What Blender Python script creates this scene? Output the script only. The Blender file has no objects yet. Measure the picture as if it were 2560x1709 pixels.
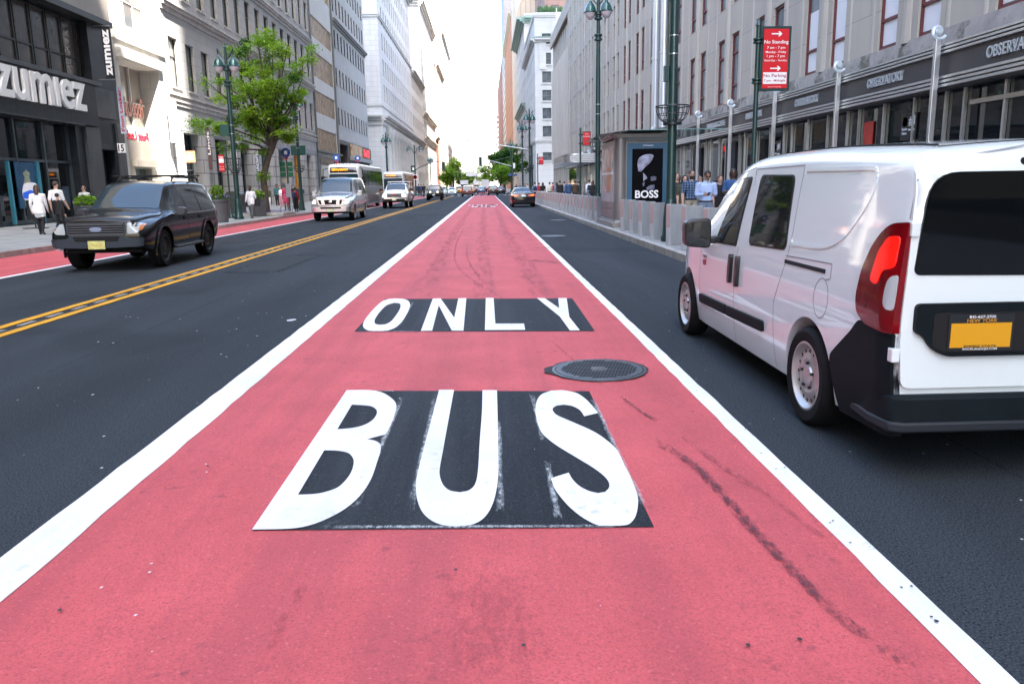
import bpy, bmesh, math, random
import numpy as np
from mathutils import Vector, Matrix
random.seed(7)
SC = bpy.context.scene
COL = SC.collection
R = math.radians
# ------------------------------------------------------------------ camera, sky, sun
CAM_H = 1.53
F_PX, VPX, NAD = 1960.0, (1213.0, 466.0), (1455.0, 10750.0)      # lens and tilt as read off the street's vanishing points
_fw = Vector((VPX[0]-1280, -(VPX[1]-854.5), -F_PX)).normalized()
_dn = Vector((NAD[0]-1280, -(NAD[1]-854.5), -F_PX)); _dn = (_dn-_fw*_dn.dot(_fw)).normalized()
_up = -_dn; _rt = _fw.cross(_up)
CAM_M = Matrix((_rt, _fw, _up))                                   # camera axes -> world axes
cd = bpy.data.cameras.new('camera'); cam = bpy.data.objects.new('camera', cd); COL.objects.link(cam)
cam.matrix_world = Matrix.Translation((0, 0, CAM_H)) @ CAM_M.to_4x4()
cd.sensor_width = 36; cd.lens = 36*F_PX/2560; cd.clip_end = 6000; cd.clip_start = 0.05
SC.camera = cam
SUN_AZ, SUN_EL = 150, 50
w = bpy.data.worlds.new('World'); SC.world = w; w.use_nodes = True
nt = w.node_tree; sky = nt.nodes.new('ShaderNodeTexSky'); sky.sky_type = 'NISHITA'; sky.sun_disc = False
sky.sun_elevation = R(SUN_EL); sky.sun_rotation = R(SUN_AZ); sky.dust_density = 3.0; sky.air_density = 1.0; sky.ozone_density = 0.3
bg = nt.nodes['Background']; bg.inputs[1].default_value = 0.15; nt.links.new(sky.outputs[0], bg.inputs[0])
sd = Vector((math.sin(R(SUN_AZ))*math.cos(R(SUN_EL)), math.cos(R(SUN_AZ))*math.cos(R(SUN_EL)), math.sin(R(SUN_EL))))
ld = bpy.data.lights.new('sun', 'SUN'); ld.energy = 5.0; ld.angle = R(0.5); ld.color = (1.0, 0.93, 0.82)
lo = bpy.data.objects.new('sun', ld); COL.objects.link(lo); lo.rotation_euler = sd.to_track_quat('Z', 'Y').to_euler(); lo.location = (0, 0, 90)
SC.view_settings.view_transform = 'Standard'; SC.view_settings.look = 'None'; SC.view_settings.gamma = 1; SC.view_settings.exposure = 2.92
SC.cycles.max_bounces = 7; SC.cycles.diffuse_bounces = 3; SC.cycles.glossy_bounces = 3; SC.cycles.transmission_bounces = 4
SC.cycles.caustics_reflective = False; SC.cycles.caustics_refractive = False; SC.cycles.sample_clamp_indirect = 6
# ------------------------------------------------------------------ measuring: photo pixel -> point in the street
def ray(px, py): return CAM_M @ Vector(((px-1280)/F_PX, -(py-854.5)/F_PX, -1.0))
CC = Vector((0, 0, CAM_H))
def gnd(px, py, z=0.0): d = ray(px, py); return CC+d*((z-CAM_H)/d.z)
def onX(px, py, x): d = ray(px, py); return CC+d*(x/d.x)
def onY(px, py, y): d = ray(px, py); return CC+d*(y/d.y)
# ------------------------------------------------------------------ materials
MATS = {}
def mat(name, col, rough=.6, metal=0., var=0., scale=3., bump=0., bscale=40., spec=.5, emit=None, coat=0., stretch=None, dirt=None):
    if name in MATS: return MATS[name]
    m = bpy.data.materials.new(name); m.use_nodes = True; n = m.node_tree; b = n.nodes['Principled BSDF']; L = n.links.new
    c4 = (*col, 1) if len(col) == 3 else col
    b.inputs['Base Color'].default_value = c4; b.inputs['Roughness'].default_value = rough; b.inputs['Metallic'].default_value = metal
    b.inputs['Specular IOR Level'].default_value = spec
    if coat: b.inputs['Coat Weight'].default_value = coat; b.inputs['Coat Roughness'].default_value = .04
    if emit: b.inputs['Emission Color'].default_value = (*emit[0], 1); b.inputs['Emission Strength'].default_value = emit[1]
    tc = None
    if var or bump or dirt:
        tc = n.nodes.new('ShaderNodeTexCoord'); src = tc.outputs['Object']
        if stretch:
            mp = n.nodes.new('ShaderNodeMapping'); mp.inputs['Scale'].default_value = stretch; L(src, mp.inputs[0]); src = mp.outputs[0]
    if var:
        t = n.nodes.new('ShaderNodeTexNoise'); t.inputs['Scale'].default_value = scale; t.inputs['Detail'].default_value = 5; L(src, t.inputs['Vector'])
        mx = n.nodes.new('ShaderNodeMix'); mx.data_type = 'RGBA'
        rp = n.nodes.new('ShaderNodeMapRange'); rp.inputs[1].default_value = .3; rp.inputs[2].default_value = .7; L(t.outputs[0], rp.inputs[0]); L(rp.outputs[0], mx.inputs[0])
        mx.inputs[6].default_value = (*[x*(1-var) for x in c4[:3]], 1); mx.inputs[7].default_value = (*[min(1, x*(1+var)) for x in c4[:3]], 1)
        out = mx.outputs[2]
        if dirt:
            t2 = n.nodes.new('ShaderNodeTexNoise'); t2.inputs['Scale'].default_value = dirt[1]; t2.inputs['Detail'].default_value = 6; t2.inputs['Roughness'].default_value = .7; L(src, t2.inputs['Vector'])
            r2 = n.nodes.new('ShaderNodeMapRange'); r2.inputs[1].default_value = dirt[2]; r2.inputs[2].default_value = dirt[2]+.12; r2.inputs[4].default_value = dirt[3]; L(t2.outputs[0], r2.inputs[0])
            m2 = n.nodes.new('ShaderNodeMix'); m2.data_type = 'RGBA'; L(r2.outputs[0], m2.inputs[0]); L(out, m2.inputs[6]); m2.inputs[7].default_value = (*dirt[0], 1); out = m2.outputs[2]
        L(out, b.inputs['Base Color'])
    if bump:
        t = n.nodes.new('ShaderNodeTexNoise'); t.inputs['Scale'].default_value = bscale; t.inputs['Detail'].default_value = 3; L(src, t.inputs['Vector'])
        bp = n.nodes.new('ShaderNodeBump'); bp.inputs['Strength'].default_value = bump; bp.inputs['Distance'].default_value = .02; L(t.outputs[0], bp.inputs['Height']); L(bp.outputs[0], b.inputs['Normal'])
    MATS[name] = m; return m
def glassy(name, col=(.012, .016, .018), rough=.04, spec=.9):
    return mat(name, col, rough, 0, spec=spec)
def vary(m, cols):                                                   # each window differs: blinds up or down, glass tone picked at random
    n = m.node_tree; b = n.nodes['Principled BSDF']; oi = n.nodes.new('ShaderNodeObjectInfo'); cr = n.nodes.new('ShaderNodeValToRGB'); cr.color_ramp.interpolation = 'CONSTANT'
    el = cr.color_ramp.elements
    for i, c in enumerate(cols):
        e = el[i] if i < 2 else el.new(i/len(cols)); e.position = i/len(cols); e.color = (*c, 1)
    n.links.new(oi.outputs['Random'], cr.inputs[0]); n.links.new(cr.outputs[0], b.inputs['Base Color']); return m
# ------------------------------------------------------------------ mesh building
class MB:
    def __init__(s): s.v = []; s.f = []; s.m = []; s.M = None
    def add(s, vs, fs, m=0):
        o = len(s.v)
        if s.M is not None: vs = [s.M @ Vector(p) for p in vs]
        s.v += [tuple(p) for p in vs]; s.f += [tuple(i+o for i in f) for f in fs]; s.m += [m]*len(fs); return s
    def box(s, x0, x1, y0, y1, z0, z1, m=0):
        if x0 > x1: x0, x1 = x1, x0
        if y0 > y1: y0, y1 = y1, y0
        if z0 > z1: z0, z1 = z1, z0
        return s.add([(x0,y0,z0),(x1,y0,z0),(x1,y1,z0),(x0,y1,z0),(x0,y0,z1),(x1,y0,z1),(x1,y1,z1),(x0,y1,z1)],
              [(0,3,2,1),(4,5,6,7),(0,1,5,4),(1,2,6,5),(2,3,7,6),(3,0,4,7)], m)
    def quad(s, a, b, c, d, m=0): return s.add([a,b,c,d], [(0,1,2,3)], m)
    def prism(s, poly, fn, a, b, m=0):                             # fn(u, v, t) -> point; poly in (u, v)
        n = len(poly); vs = [fn(u, v, a) for u, v in poly]+[fn(u, v, b) for u, v in poly]
        return s.add(vs, [tuple(range(n))[::-1], tuple(range(n, 2*n))]+[(i, (i+1) % n, n+(i+1) % n, n+i) for i in range(n)], m)
    def tube(s, pts, rad, n=10, m=0, cap=True):
        pts = [Vector(p) for p in pts]; k = len(pts)
        if not hasattr(rad, '__len__'): rad = [rad]*k
        vs = []; side = None
        for i, p in enumerate(pts):
            t = (pts[min(i+1, k-1)]-pts[max(i-1, 0)]).normalized()
            if side is None:
                side = t.orthogonal().normalized()
            side = (side-t*side.dot(t)).normalized(); up = t.cross(side)
            vs += [p+(side*math.cos(2*math.pi*j/n)+up*math.sin(2*math.pi*j/n))*rad[i] for j in range(n)]
        fs = [(i*n+j, i*n+(j+1) % n, (i+1)*n+(j+1) % n, (i+1)*n+j) for i in range(k-1) for j in range(n)]
        if cap: fs += [tuple(range(n))[::-1], tuple(range((k-1)*n, k*n))]
        return s.add(vs, fs, m)
    def lathe(s, prof, c=(0,0,0), axis='z', n=24, m=0, cap=True):            # prof: (r, h)
        vs = []; c = Vector(c)
        for r, h in prof:
            for j in range(n):
                a = 2*math.pi*j/n; p, q = r*math.cos(a), r*math.sin(a)
                vs.append(c+Vector((p, q, h) if axis == 'z' else ((h, p, q) if axis == 'x' else (p, h, q))))
        fs = [(i*n+j, i*n+(j+1) % n, (i+1)*n+(j+1) % n, (i+1)*n+j) for i in range(len(prof)-1) for j in range(n)]
        if cap and prof[0][0] > 1e-4: fs.append(tuple(range(n))[::-1])
        if cap and prof[-1][0] > 1e-4: fs.append(tuple(range((len(prof)-1)*n, len(prof)*n)))
        return s.add(vs, fs, m)
    def build(s, name, mats, parent=None, smooth=False, bevel=0, sub=0, angle=35):
        me = bpy.data.meshes.new(name); me.from_pydata(s.v, [], s.f)
        if not isinstance(mats, (list, tuple)): mats = [mats]
        for x in mats: me.materials.append(x)
        me.polygons.foreach_set('material_index', s.m); me.update()
        bm = bmesh.new(); bm.from_mesh(me); bmesh.ops.remove_doubles(bm, verts=bm.verts, dist=1e-5) if smooth else None
        bmesh.ops.recalc_face_normals(bm, faces=bm.faces)
        if smooth:
            for f in bm.faces: f.smooth = True
            for e in bm.edges:
                if len(e.link_faces) == 2 and e.calc_face_angle(0) > R(angle): e.smooth = False
        bm.to_mesh(me); bm.free()
        o = bpy.data.objects.new(name, me); COL.objects.link(o)
        if parent: o.parent = parent
        if bevel:
            b = o.modifiers.new('bevel', 'BEVEL'); b.width = bevel; b.segments = 2; b.limit_method = 'ANGLE'; b.angle_limit = R(40)
        return o
def tag(o, label=None, cat=None, group=None, kind=None):
    if label: o['label'] = label
    if cat: o['category'] = cat
    if group: o['group'] = group
    if kind: o['kind'] = kind
    return o
def thing(name, label, cat, loc=(0,0,0), rz=0, group=None):
    o = bpy.data.objects.new(name, None); COL.objects.link(o); o.location = loc; o.rotation_euler = (0, 0, rz); o.empty_display_size = .3
    return tag(o, label, cat, group)
KIDS = {}
def copy_tree(o, loc=None, rz=None, label=None, parent=None, group=None):
    c = o.copy(); COL.objects.link(c)
    if parent: c.parent = parent; 
    if loc is not None: c.location = loc
    if rz is not None: c.rotation_euler = (0, 0, rz)
    if label: c['label'] = label
    if group: c['group'] = group
    for ch in list(o.children): copy_tree(ch, parent=c)
    return c
_dg = None
def text_mesh(txt, size, depth=.01, off=0., align='CENTER', sx=1.0):
    cu = bpy.data.curves.new('t', 'FONT'); cu.body = txt; cu.size = size; cu.extrude = depth/2; cu.offset = off; cu.align_x = align; cu.align_y = 'CENTER'; cu.resolution_u = 3
    o = bpy.data.objects.new('t', cu); COL.objects.link(o)
    bpy.context.view_layer.update()
    me = bpy.data.meshes.new_from_object(o.evaluated_get(bpy.context.evaluated_depsgraph_get()))
    bpy.data.objects.remove(o); bpy.data.curves.remove(cu)
    if sx != 1.0:
        for v in me.vertices: v.co.x *= sx
    return me
def text_into(mb, txt, size, fn, m=0, depth=.01, off=0., align='CENTER', sx=1.0):   # fn(x, y, t) -> point
    me = text_mesh(txt, size, depth, off, align, sx)
    mb.add([fn(*v.co) for v in me.vertices], [tuple(p.vertices) for p in me.polygons], m); bpy.data.meshes.remove(me); return mb
def pchip(xs, ys, x):
    xs = np.array(xs, float); ys = np.array(ys, float); h = np.diff(xs); d = np.diff(ys)/h; n = len(xs); mm = np.zeros(n)
    if n == 2: return np.interp(x, xs, ys)
    for i in range(1, n-1):
        if d[i-1]*d[i] > 0:
            w1 = 2*h[i]+h[i-1]; w2 = h[i]+2*h[i-1]; mm[i] = (w1+w2)/(w1/d[i-1]+w2/d[i])
    mm[0] = d[0]; mm[-1] = d[-1]
    x = np.clip(np.asarray(x, float), xs[0], xs[-1]); i = np.clip(np.searchsorted(xs, x)-1, 0, n-2); t = (x-xs[i])/h[i]
    return ys[i]*(1+2*t)*(1-t)**2+h[i]*mm[i]*t*(1-t)**2+ys[i+1]*t*t*(3-2*t)+h[i]*mm[i+1]*t*t*(t-1)
def rounded(pts, r, n=4):
    out = []; k = len(pts)
    for i in range(k):
        p = Vector(pts[i]); a = Vector(pts[i-1])-p; b = Vector(pts[(i+1) % k])-p
        rr = r[i] if hasattr(r, '__len__') else r
        rr = min(rr, a.length*.48, b.length*.48); A = p+a.normalized()*rr; B = p+b.normalized()*rr
        for j in range(n+1):
            t = j/n; out.append(tuple(A*(1-t)**2+p*2*t*(1-t)+B*t*t))
    return out
# ------------------------------------------------------------------ ground materials
def asphalt_mat():
    m = bpy.data.materials.new('asphalt'); m.use_nodes = True; n = m.node_tree; L = n.links.new; b = n.nodes['Principled BSDF']
    tc = n.nodes.new('ShaderNodeTexCoord')
    def noise(s, d=4, st=None):
        t = n.nodes.new('ShaderNodeTexNoise'); t.inputs['Scale'].default_value = s; t.inputs['Detail'].default_value = d
        src = tc.outputs['Object']
        if st: mp = n.nodes.new('ShaderNodeMapping'); mp.inputs['Scale'].default_value = st; L(src, mp.inputs[0]); src = mp.outputs[0]
        L(src, t.inputs['Vector']); return t.outputs[0]
    def rng(a, lo, hi, o0=0, o1=1):
        r = n.nodes.new('ShaderNodeMapRange'); L(a, r.inputs[0]); r.inputs[1].default_value = lo; r.inputs[2].default_value = hi; r.inputs[3].default_value = o0; r.inputs[4].default_value = o1; return r.outputs[0]
    def mix(f, a, c):
        x = n.nodes.new('ShaderNodeMix'); x.data_type = 'RGBA'; L(f, x.inputs[0])
        for k, q in ((6, a), (7, c)):
            if isinstance(q, tuple): x.inputs[k].default_value = (*q, 1)
            else: L(q, x.inputs[k])
        return x.outputs[2]
    big = mix(rng(noise(.55, 5, (1.6, .18, 1)), .35, .68), (.019, .025, .031), (.037, .046, .056))
    fine = mix(rng(noise(130, 2), .46, .70, 0, .8), big, (.085, .095, .105))
    fine = mix(rng(noise(95, 2), .30, .48, 1, 0), fine, (.006, .007, .009))
    v = n.nodes.new('ShaderNodeTexVoronoi'); v.inputs['Scale'].default_value = 7; L(tc.outputs['Object'], v.inputs['Vector'])
    speck = mix(rng(v.outputs['Distance'], .030, .042, .75, 0), fine, (.42, .44, .46))
    wn = noise(1.1, 2); gate = n.nodes.new('ShaderNodeMath'); gate.operation = 'MULTIPLY'
    L(rng(v.outputs['Distance'], .035, .07, .8, 0), gate.inputs[0]); L(rng(wn, .5, .62), gate.inputs[1]); speck = mix(gate.outputs[0], fine, (.40, .42, .44))
    patch = mix(rng(noise(.30, 3), .58, .63, 0, .35), speck, (.014, .016, .020))
    L(patch, b.inputs['Base Color']); b.inputs['Roughness'].default_value = .85; b.inputs['Specular IOR Level'].default_value = .12
    bp = n.nodes.new('ShaderNodeBump'); bp.inputs['Strength'].default_value = .5; bp.inputs['Distance'].default_value = .008; L(noise(110, 3), bp.inputs['Height']); L(bp.outputs[0], b.inputs['Normal'])
    return m
def paint_mat(name, col, worn, speck=.12, wearlo=.62, rough=.7, streak=True, grain=.55):
    m = bpy.data.materials.new(name); m.use_nodes = True; n = m.node_tree; L = n.links.new; b = n.nodes['Principled BSDF']
    tc = n.nodes.new('ShaderNodeTexCoord')
    def noise(s, d=4, st=None):
        t = n.nodes.new('ShaderNodeTexNoise'); t.inputs['Scale'].default_value = s; t.inputs['Detail'].default_value = d; t.inputs['Roughness'].default_value = .62
        src = tc.outputs['Object']
        if st: mp = n.nodes.new('ShaderNodeMapping'); mp.inputs['Scale'].default_value = st; L(src, mp.inputs[0]); src = mp.outputs[0]
        L(src, t.inputs['Vector']); return t.outputs[0]
    def rng(a, lo, hi, o0=0, o1=1):
        r = n.nodes.new('ShaderNodeMapRange'); L(a, r.inputs[0]); r.inputs[1].default_value = lo; r.inputs[2].default_value = hi; r.inputs[3].default_value = o0; r.inputs[4].default_value = o1; return r.outputs[0]
    def mix(f, a, c):
        x = n.nodes.new('ShaderNodeMix'); x.data_type = 'RGBA'; L(f, x.inputs[0])
        for k, q in ((6, a), (7, c)):
            if isinstance(q, tuple): x.inputs[k].default_value = (*q, 1)
            else: L(q, x.inputs[k])
        return x.outputs[2]
    dk = tuple(c*.86 for c in col); lt = tuple(min(.9, c*1.10) for c in col)
    o = mix(rng(noise(1.3, 4), .3, .7), dk, lt)
    if streak: o = mix(rng(noise(1.0, 5, (2.6, .12, 1)), .46, .74, 0, .50), o, worn)
    o = mix(rng(noise(105, 2), .52, .66, 0, grain), o, worn)
    o = mix(rng(noise(75, 2), .30, .46, grain, 0), o, tuple(c*.62 for c in col))
    o = mix(rng(noise(48, 2), .60, .72, 0, grain), o, tuple(min(.9, c*1.06+.05) for c in col))
    gate = n.nodes.new('ShaderNodeMath'); gate.operation = 'MULTIPLY'
    L(rng(noise(14, 6), wearlo, wearlo+.08), gate.inputs[0]); L(rng(noise(1.6, 3), .50, .68), gate.inputs[1]); o = mix(gate.outputs[0], o, worn)
    L(o, b.inputs['Base Color']); b.inputs['Roughness'].default_value = rough; b.inputs['Specular IOR Level'].default_value = .14
    bp = n.nodes.new('ShaderNodeBump'); bp.inputs['Strength'].default_value = .45; bp.inputs['Distance'].default_value = .006; L(noise(110, 3), bp.inputs['Height']); L(bp.outputs[0], b.inputs['Normal'])
    return m
def decal_mat(name, col, dens, scale=30, st=None, lo=.5, hi=.62, top=1.0):                 # a stain or smear: broken up by noise
    m = bpy.data.materials.new(name); m.use_nodes = True; n = m.node_tree; L = n.links.new; b = n.nodes['Principled BSDF']
    tc = n.nodes.new('ShaderNodeTexCoord'); uv = tc.outputs['UV']
    t = n.nodes.new('ShaderNodeTexNoise'); t.inputs['Scale'].default_value = scale; t.inputs['Detail'].default_value = 6; t.inputs['Roughness'].default_value = .7
    src = tc.outputs['Object']
    if st: mp = n.nodes.new('ShaderNodeMapping'); mp.inputs['Scale'].default_value = st; L(src, mp.inputs[0]); src = mp.outputs[0]
    L(src, t.inputs['Vector'])
    sx = n.nodes.new('ShaderNodeSeparateXYZ'); L(uv, sx.inputs[0])
    def math_(op, a, c):
        k = n.nodes.new('ShaderNodeMath'); k.operation = op
        for i, q in ((0, a), (1, c)):
            if isinstance(q, (int, float)): k.inputs[i].default_value = q
            else: L(q, k.inputs[i])
        return k.outputs[0]
    e = math_('ABSOLUTE', math_('SUBTRACT', sx.outputs[0], .5), 0); e = math_('MULTIPLY', e, 2)          # 0 centre .. 1 edge
    e2 = math_('MULTIPLY', math_('ABSOLUTE', math_('SUBTRACT', sx.outputs[1], .5), 0), 2); e2 = math_('POWER', e2, 4)
    e = math_('MAXIMUM', math_('MULTIPLY', e, e), e2)
    a = math_('SUBTRACT', math_('ADD', t.outputs[0], dens), math_('MULTIPLY', e, .45))
    r = n.nodes.new('ShaderNodeMapRange'); L(a, r.inputs[0]); r.inputs[1].default_value = lo; r.inputs[2].default_value = hi; r.inputs[4].default_value = top
    L(r.outputs[0], b.inputs['Alpha']); b.inputs['Base Color'].default_value = (*col, 1); b.inputs['Roughness'].default_value = .8
    return m
ASPH = asphalt_mat()
REDP = paint_mat('red_lane_paint', (.575, .112, .122), (.25, .062, .082), wearlo=.57)
WHT = paint_mat('white_road_paint', (.80, .81, .82), (.50, .52, .54), wearlo=.56, streak=True, grain=.25)
YEL = paint_mat('yellow_road_paint', (.72, .36, .025), (.35, .2, .05), wearlo=.6)
BLKP = paint_mat('black_road_paint', (.012, .0145, .019), (.065, .075, .085), wearlo=.60)
CONC = mat('sidewalk_concrete', (.29, .305, .30), .85, var=.14, scale=1.4, bump=.25, bscale=60, dirt=((.16, .16, .16), 2.2, .55, .5))
KERB = mat('kerb_stone', (.36, .35, .33), .8, var=.25, scale=5, bump=.2, bscale=40)
STEELK = mat('kerb_steel_edge', (.50, .47, .42), .45, .6, var=.25, scale=4)
# ------------------------------------------------------------------ road, lanes, sidewalks
def sheet(name, pts, z, m, kind='structure', label=None):
    mb = MB(); mb.add([(x, y, z) for x, y in pts], [tuple(range(len(pts)))]); return tag(mb.build(name, m), label, None, None, kind)
YX0, YX1 = 138.5, 170.0                                             # the avenue that crosses the street
sheet('road', [(-3000, -3000), (3000, -3000), (3000, 3000), (-3000, 3000)], 0, ASPH)
def strip(mb, x0, x1, y0, y1, z, wob=.005, step=.22):
    ys = [y0]
    while ys[-1] < y1: ys.append(min(y1, ys[-1]+step*(1 if ys[-1] < 14 else 6)))
    vs = []
    for y in ys: vs += [(x0+random.uniform(-wob, wob), y, z), (x1+random.uniform(-wob, wob), y, z)]
    mb.add(vs, [(2*i, 2*i+1, 2*i+3, 2*i+2) for i in range(len(ys)-1)])
YE = 137.0
lane = MB(); strip(lane, -2.0, 1.55, -12, YE, .004); tag(lane.build('bus_lane', REDP), kind='structure')
lane2 = MB(); strip(lane2, -11.95, -9.1, -12, 30, .004); strip(lane2, -10.95, -9.1, 30, YE, .004); strip(lane2, -10.95, -9.1, 176, 330, .004); tag(lane2.build('far_bus_lane', REDP), kind='structure')
far = MB(); strip(far, -2.0, 1.55, 176, 420, .004); tag(far.build('bus_lane_beyond', REDP), kind='structure')
mb = MB()
for a, b_ in ((-12, YE), (176, 420)):
    strip(mb, -2.11, -1.885, a, b_, .008); strip(mb, 1.49, 1.605, a, b_, .008); strip(mb, -9.17, -9.02, a, b_, .008)
tag(mb.build('lane_lines', WHT), kind='structure')
mb = MB()
for a, b_ in ((-12, YE-2), (178, 420)):
    strip(mb, -5.79, -5.66, a, b_, .008, .006); strip(mb, -5.47, -5.34, a, b_, .008, .006)
tag(mb.build('yellow_centre_lines', YEL), kind='structure')
mb = MB(); y = -8
while y < 60:
    mb.box(-5.60, -5.53, y, y+.32, .004, .010); y += .62
tag(mb.build('centre_line_dashes', mat('worn_grey_dash', (.26, .26, .25), .8, var=.3, scale=9)), kind='structure')
mb = MB()                                                            # zebra bars on both sides of the avenue
for y0 in (YX0+.3, 171.2):
    x = -10.6
    while x < 3.6: mb.add([(x, y0, .012), (x+.45, y0, .012), (x+.45, y0+3.0, .012), (x, y0+3.0, .012)], [(0, 1, 2, 3)]); x += 1.15
tag(mb.build('crosswalk_bars', WHT), kind='structure')
# sidewalks (0.15 m) with kerbs; the left one bulges out past y = 30
def slab(name, poly, z, m): mb = MB(); mb.prism(poly, lambda u, v, t: (u, v, t), -.2, z); return tag(mb.build(name, m), kind='structure')
SWL = [(-60, -60), (-12.13, -60), (-12.13, 27), (-11.11, 33), (-11.11, 137.5), (-60, 137.5)]
KBL = [(-12.13, -60), (-11.98, -60), (-11.98, 27), (-10.96, 33), (-10.96, 137.5), (-11.11, 137.5), (-11.11, 33), (-12.13, 27)]
slab('sidewalk_left', SWL, .15, CONC); slab('kerb_left', KBL, .145, KERB)
slab('sidewalk_right', [(4.06, -60), (60, -60), (60, 137.5), (4.06, 137.5)], .15, CONC)
slab('kerb_right', [(3.92, -60), (4.058, -60), (4.058, 137.5), (3.92, 137.5)], .146, KERB)
mb = MB(); mb.box(3.86, 3.918, -60, 137.5, -.1, .150); tag(mb.build('kerb_steel_edging', STEELK), kind='structure')
slab('sidewalk_left_beyond', [(-80, 175), (-11.0, 175), (-11.0, 1200), (-80, 1200)], .15, CONC); slab('sidewalk_right_beyond', [(3.9, 175), (80, 175), (80, 1200), (3.9, 1200)], .15, CONC)
JNT = mat('pavement_joint', (.13, .13, .13), .9)
mb = MB()
for y in np.arange(-5, 100, 1.52): mb.box(4.07, 11.1, y-.007, y+.007, .149, .1515); mb.box(-20.8, -12.2, y-.007, y+.007, .149, .1515)
for x in (5.6, 7.1, 8.6, 10.1, -13.7, -15.2, -16.7, -18.2, -19.7): mb.box(x-.007, x+.007, -5, 100, .149, .1513)
tag(mb.build('pavement_joints', JNT), kind='structure')
# ------------------------------------------------------------------ lettering painted on the lane
def fill2d(polys, z, name, m, kind='structure', ok=True):
    cu = bpy.data.curves.new('c', 'CURVE'); cu.dimensions = '2D'; cu.fill_mode = 'BOTH'
    for pl in polys:
        sp = cu.splines.new('POLY'); sp.points.add(len(pl)-1); sp.use_cyclic_u = True
        for i, (x, y) in enumerate(pl): sp.points[i].co = (x, y, 0, 1)
    o = bpy.data.objects.new('c', cu); COL.objects.link(o); bpy.context.view_layer.update()
    me = bpy.data.meshes.new_from_object(o.evaluated_get(bpy.context.evaluated_depsgraph_get())); bpy.data.objects.remove(o); bpy.data.curves.remove(cu)
    mb = MB(); mb.add([(v.co.x, v.co.y, z) for v in me.vertices], [tuple(p.vertices) for p in me.polygons]); bpy.data.meshes.remove(me)
    return tag(mb.build(name, m), kind=kind)
def spline(pl, k=4):                                                # closed smoothing that keeps sharp corners
    out = []; n = len(pl)
    P = [Vector(p) for p in pl]; sharp = []
    for i in range(n):
        a = (P[i]-P[i-1]).normalized(); b_ = (P[(i+1) % n]-P[i]).normalized(); sharp.append(a.dot(b_) < .72)
    for i in range(n):
        p0, p1, p2, p3 = P[i-1], P[i], P[(i+1) % n], P[(i+2) % n]
        m1 = Vector((0, 0)) if False else (p2-p0)*.5; m2 = (p3-p1)*.5
        if sharp[i]: m1 = p2-p1
        if sharp[(i+1) % n]: m2 = p2-p1
        for j in range(k):
            t = j/k; h = (2*t**3-3*t*t+1, t**3-2*t*t+t, -2*t**3+3*t*t, t**3-t*t); out.append(tuple(p1*h[0]+m1*h[1]+p2*h[2]+m2*h[3]))
    return out
def zb(pl, k=2.1355, ox=600, oy=940): return [tuple(gnd(ox+x/k, oy+y/k)[:2]) for x, y in pl]
def zo(pl): return zb(pl, 3.3557, 860, 440)
BUSP = [(570,82),(1865,85),(2210,812),(65,830)]
LB = [[(570,82),(690,82),(760,95),(815,130),(835,165),(825,215),(800,280),(775,320),(680,345),(725,355),(750,375),(750,410),(735,460),(700,560),(640,650),(560,720),(470,770),(380,805),(270,825),(65,830)],
      [(598,160),(660,163),(705,170),(730,190),(728,215),(705,245),(660,270),(600,285),(520,292)],
      [(450,405),(520,407),(575,418),(600,440),(608,470),(595,520),(565,565),(520,605),(450,630),(390,640),(310,643)]]
LU = [[(1063,80),(1143,80),(1110,260),(1085,400),(1067,500),(1068,545),(1085,590),(1120,620),(1175,630),(1225,618),(1258,580),(1272,500),(1280,360),(1292,200),(1295,82),(1372,82),(1375,200),(1378,350),(1380,500),(1372,600),(1350,690),(1310,760),(1250,800),(1170,812),(1090,808),(1020,780),(970,730),(945,660),(940,590),(950,520),(990,360),(1030,210)]]
LS = [[(1912,205),(1880,165),(1840,125),(1790,95),(1720,82),(1660,85),(1610,105),(1585,140),(1577,190),(1585,240),(1605,300),(1640,340),(1700,385),(1790,440),(1880,495),(1940,540),(1968,575),(1970,605),(1950,628),(1910,635),(1860,622),(1810,595),(1775,560),(1755,525),(1660,555),(1680,610),(1715,660),(1760,710),(1820,760),(1880,795),(1920,810),(2050,808),(2090,790),(2115,750),(2125,690),(2120,640),(2090,560),(2050,480),(2010,400),(1950,345),(1880,300),(1780,255),(1700,220),(1675,200),(1670,180),(1690,165),(1730,160),(1775,168),(1815,190),(1838,222)]]
ONLYP = [(345,1035),(1915,1030),(2105,1305),(85,1310)]
LO = [[(430,1033),(500,1037),(540,1055),(553,1085),(545,1125),(520,1175),(480,1235),(430,1280),(370,1303),(290,1308),(205,1305),(170,1285),(160,1255),(175,1215),(215,1160),(270,1100),(320,1058),(370,1038)],
      [(420,1070),(465,1075),(475,1095),(465,1130),(430,1185),(390,1230),(345,1252),(295,1255),(262,1245),(258,1215),(280,1175),(315,1130),(360,1090)]]
LN = [[(745,1035),(810,1032),(925,1195),(960,1032),(1027,1030),(1002,1305),(905,1305),(795,1090),(740,1305),(645,1307)]]
LL = [[(1190,1028),(1255,1028),(1270,1245),(1510,1245),(1520,1298),(1182,1300)]]
LY = [[(1618,1030),(1683,1030),(1805,1115),(1797,1030),(1868,1030),(1890,1190),(1980,1303),(1895,1303),(1810,1185)]]
sheet('lettering_ground', zb(BUSP), .008, BLKP); sheet('lettering_ground', zo(ONLYP), .008, BLKP)
letters = []
for g_, f_, sm in ((LB, zb, 1), (LU, zb, 1), (LS, zb, 1), (LO, zo, 1), (LN, zo, 0), (LL, zo, 0), (LY, zo, 0)):
    letters.append(fill2d([spline(f_(p)) if sm else f_(p) for p in g_], .012, 'painted_letter', WHT))
for o in letters:
    c = o.copy(); COL.objects.link(c); c.location = (0.03, 56.5, 0)
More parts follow.
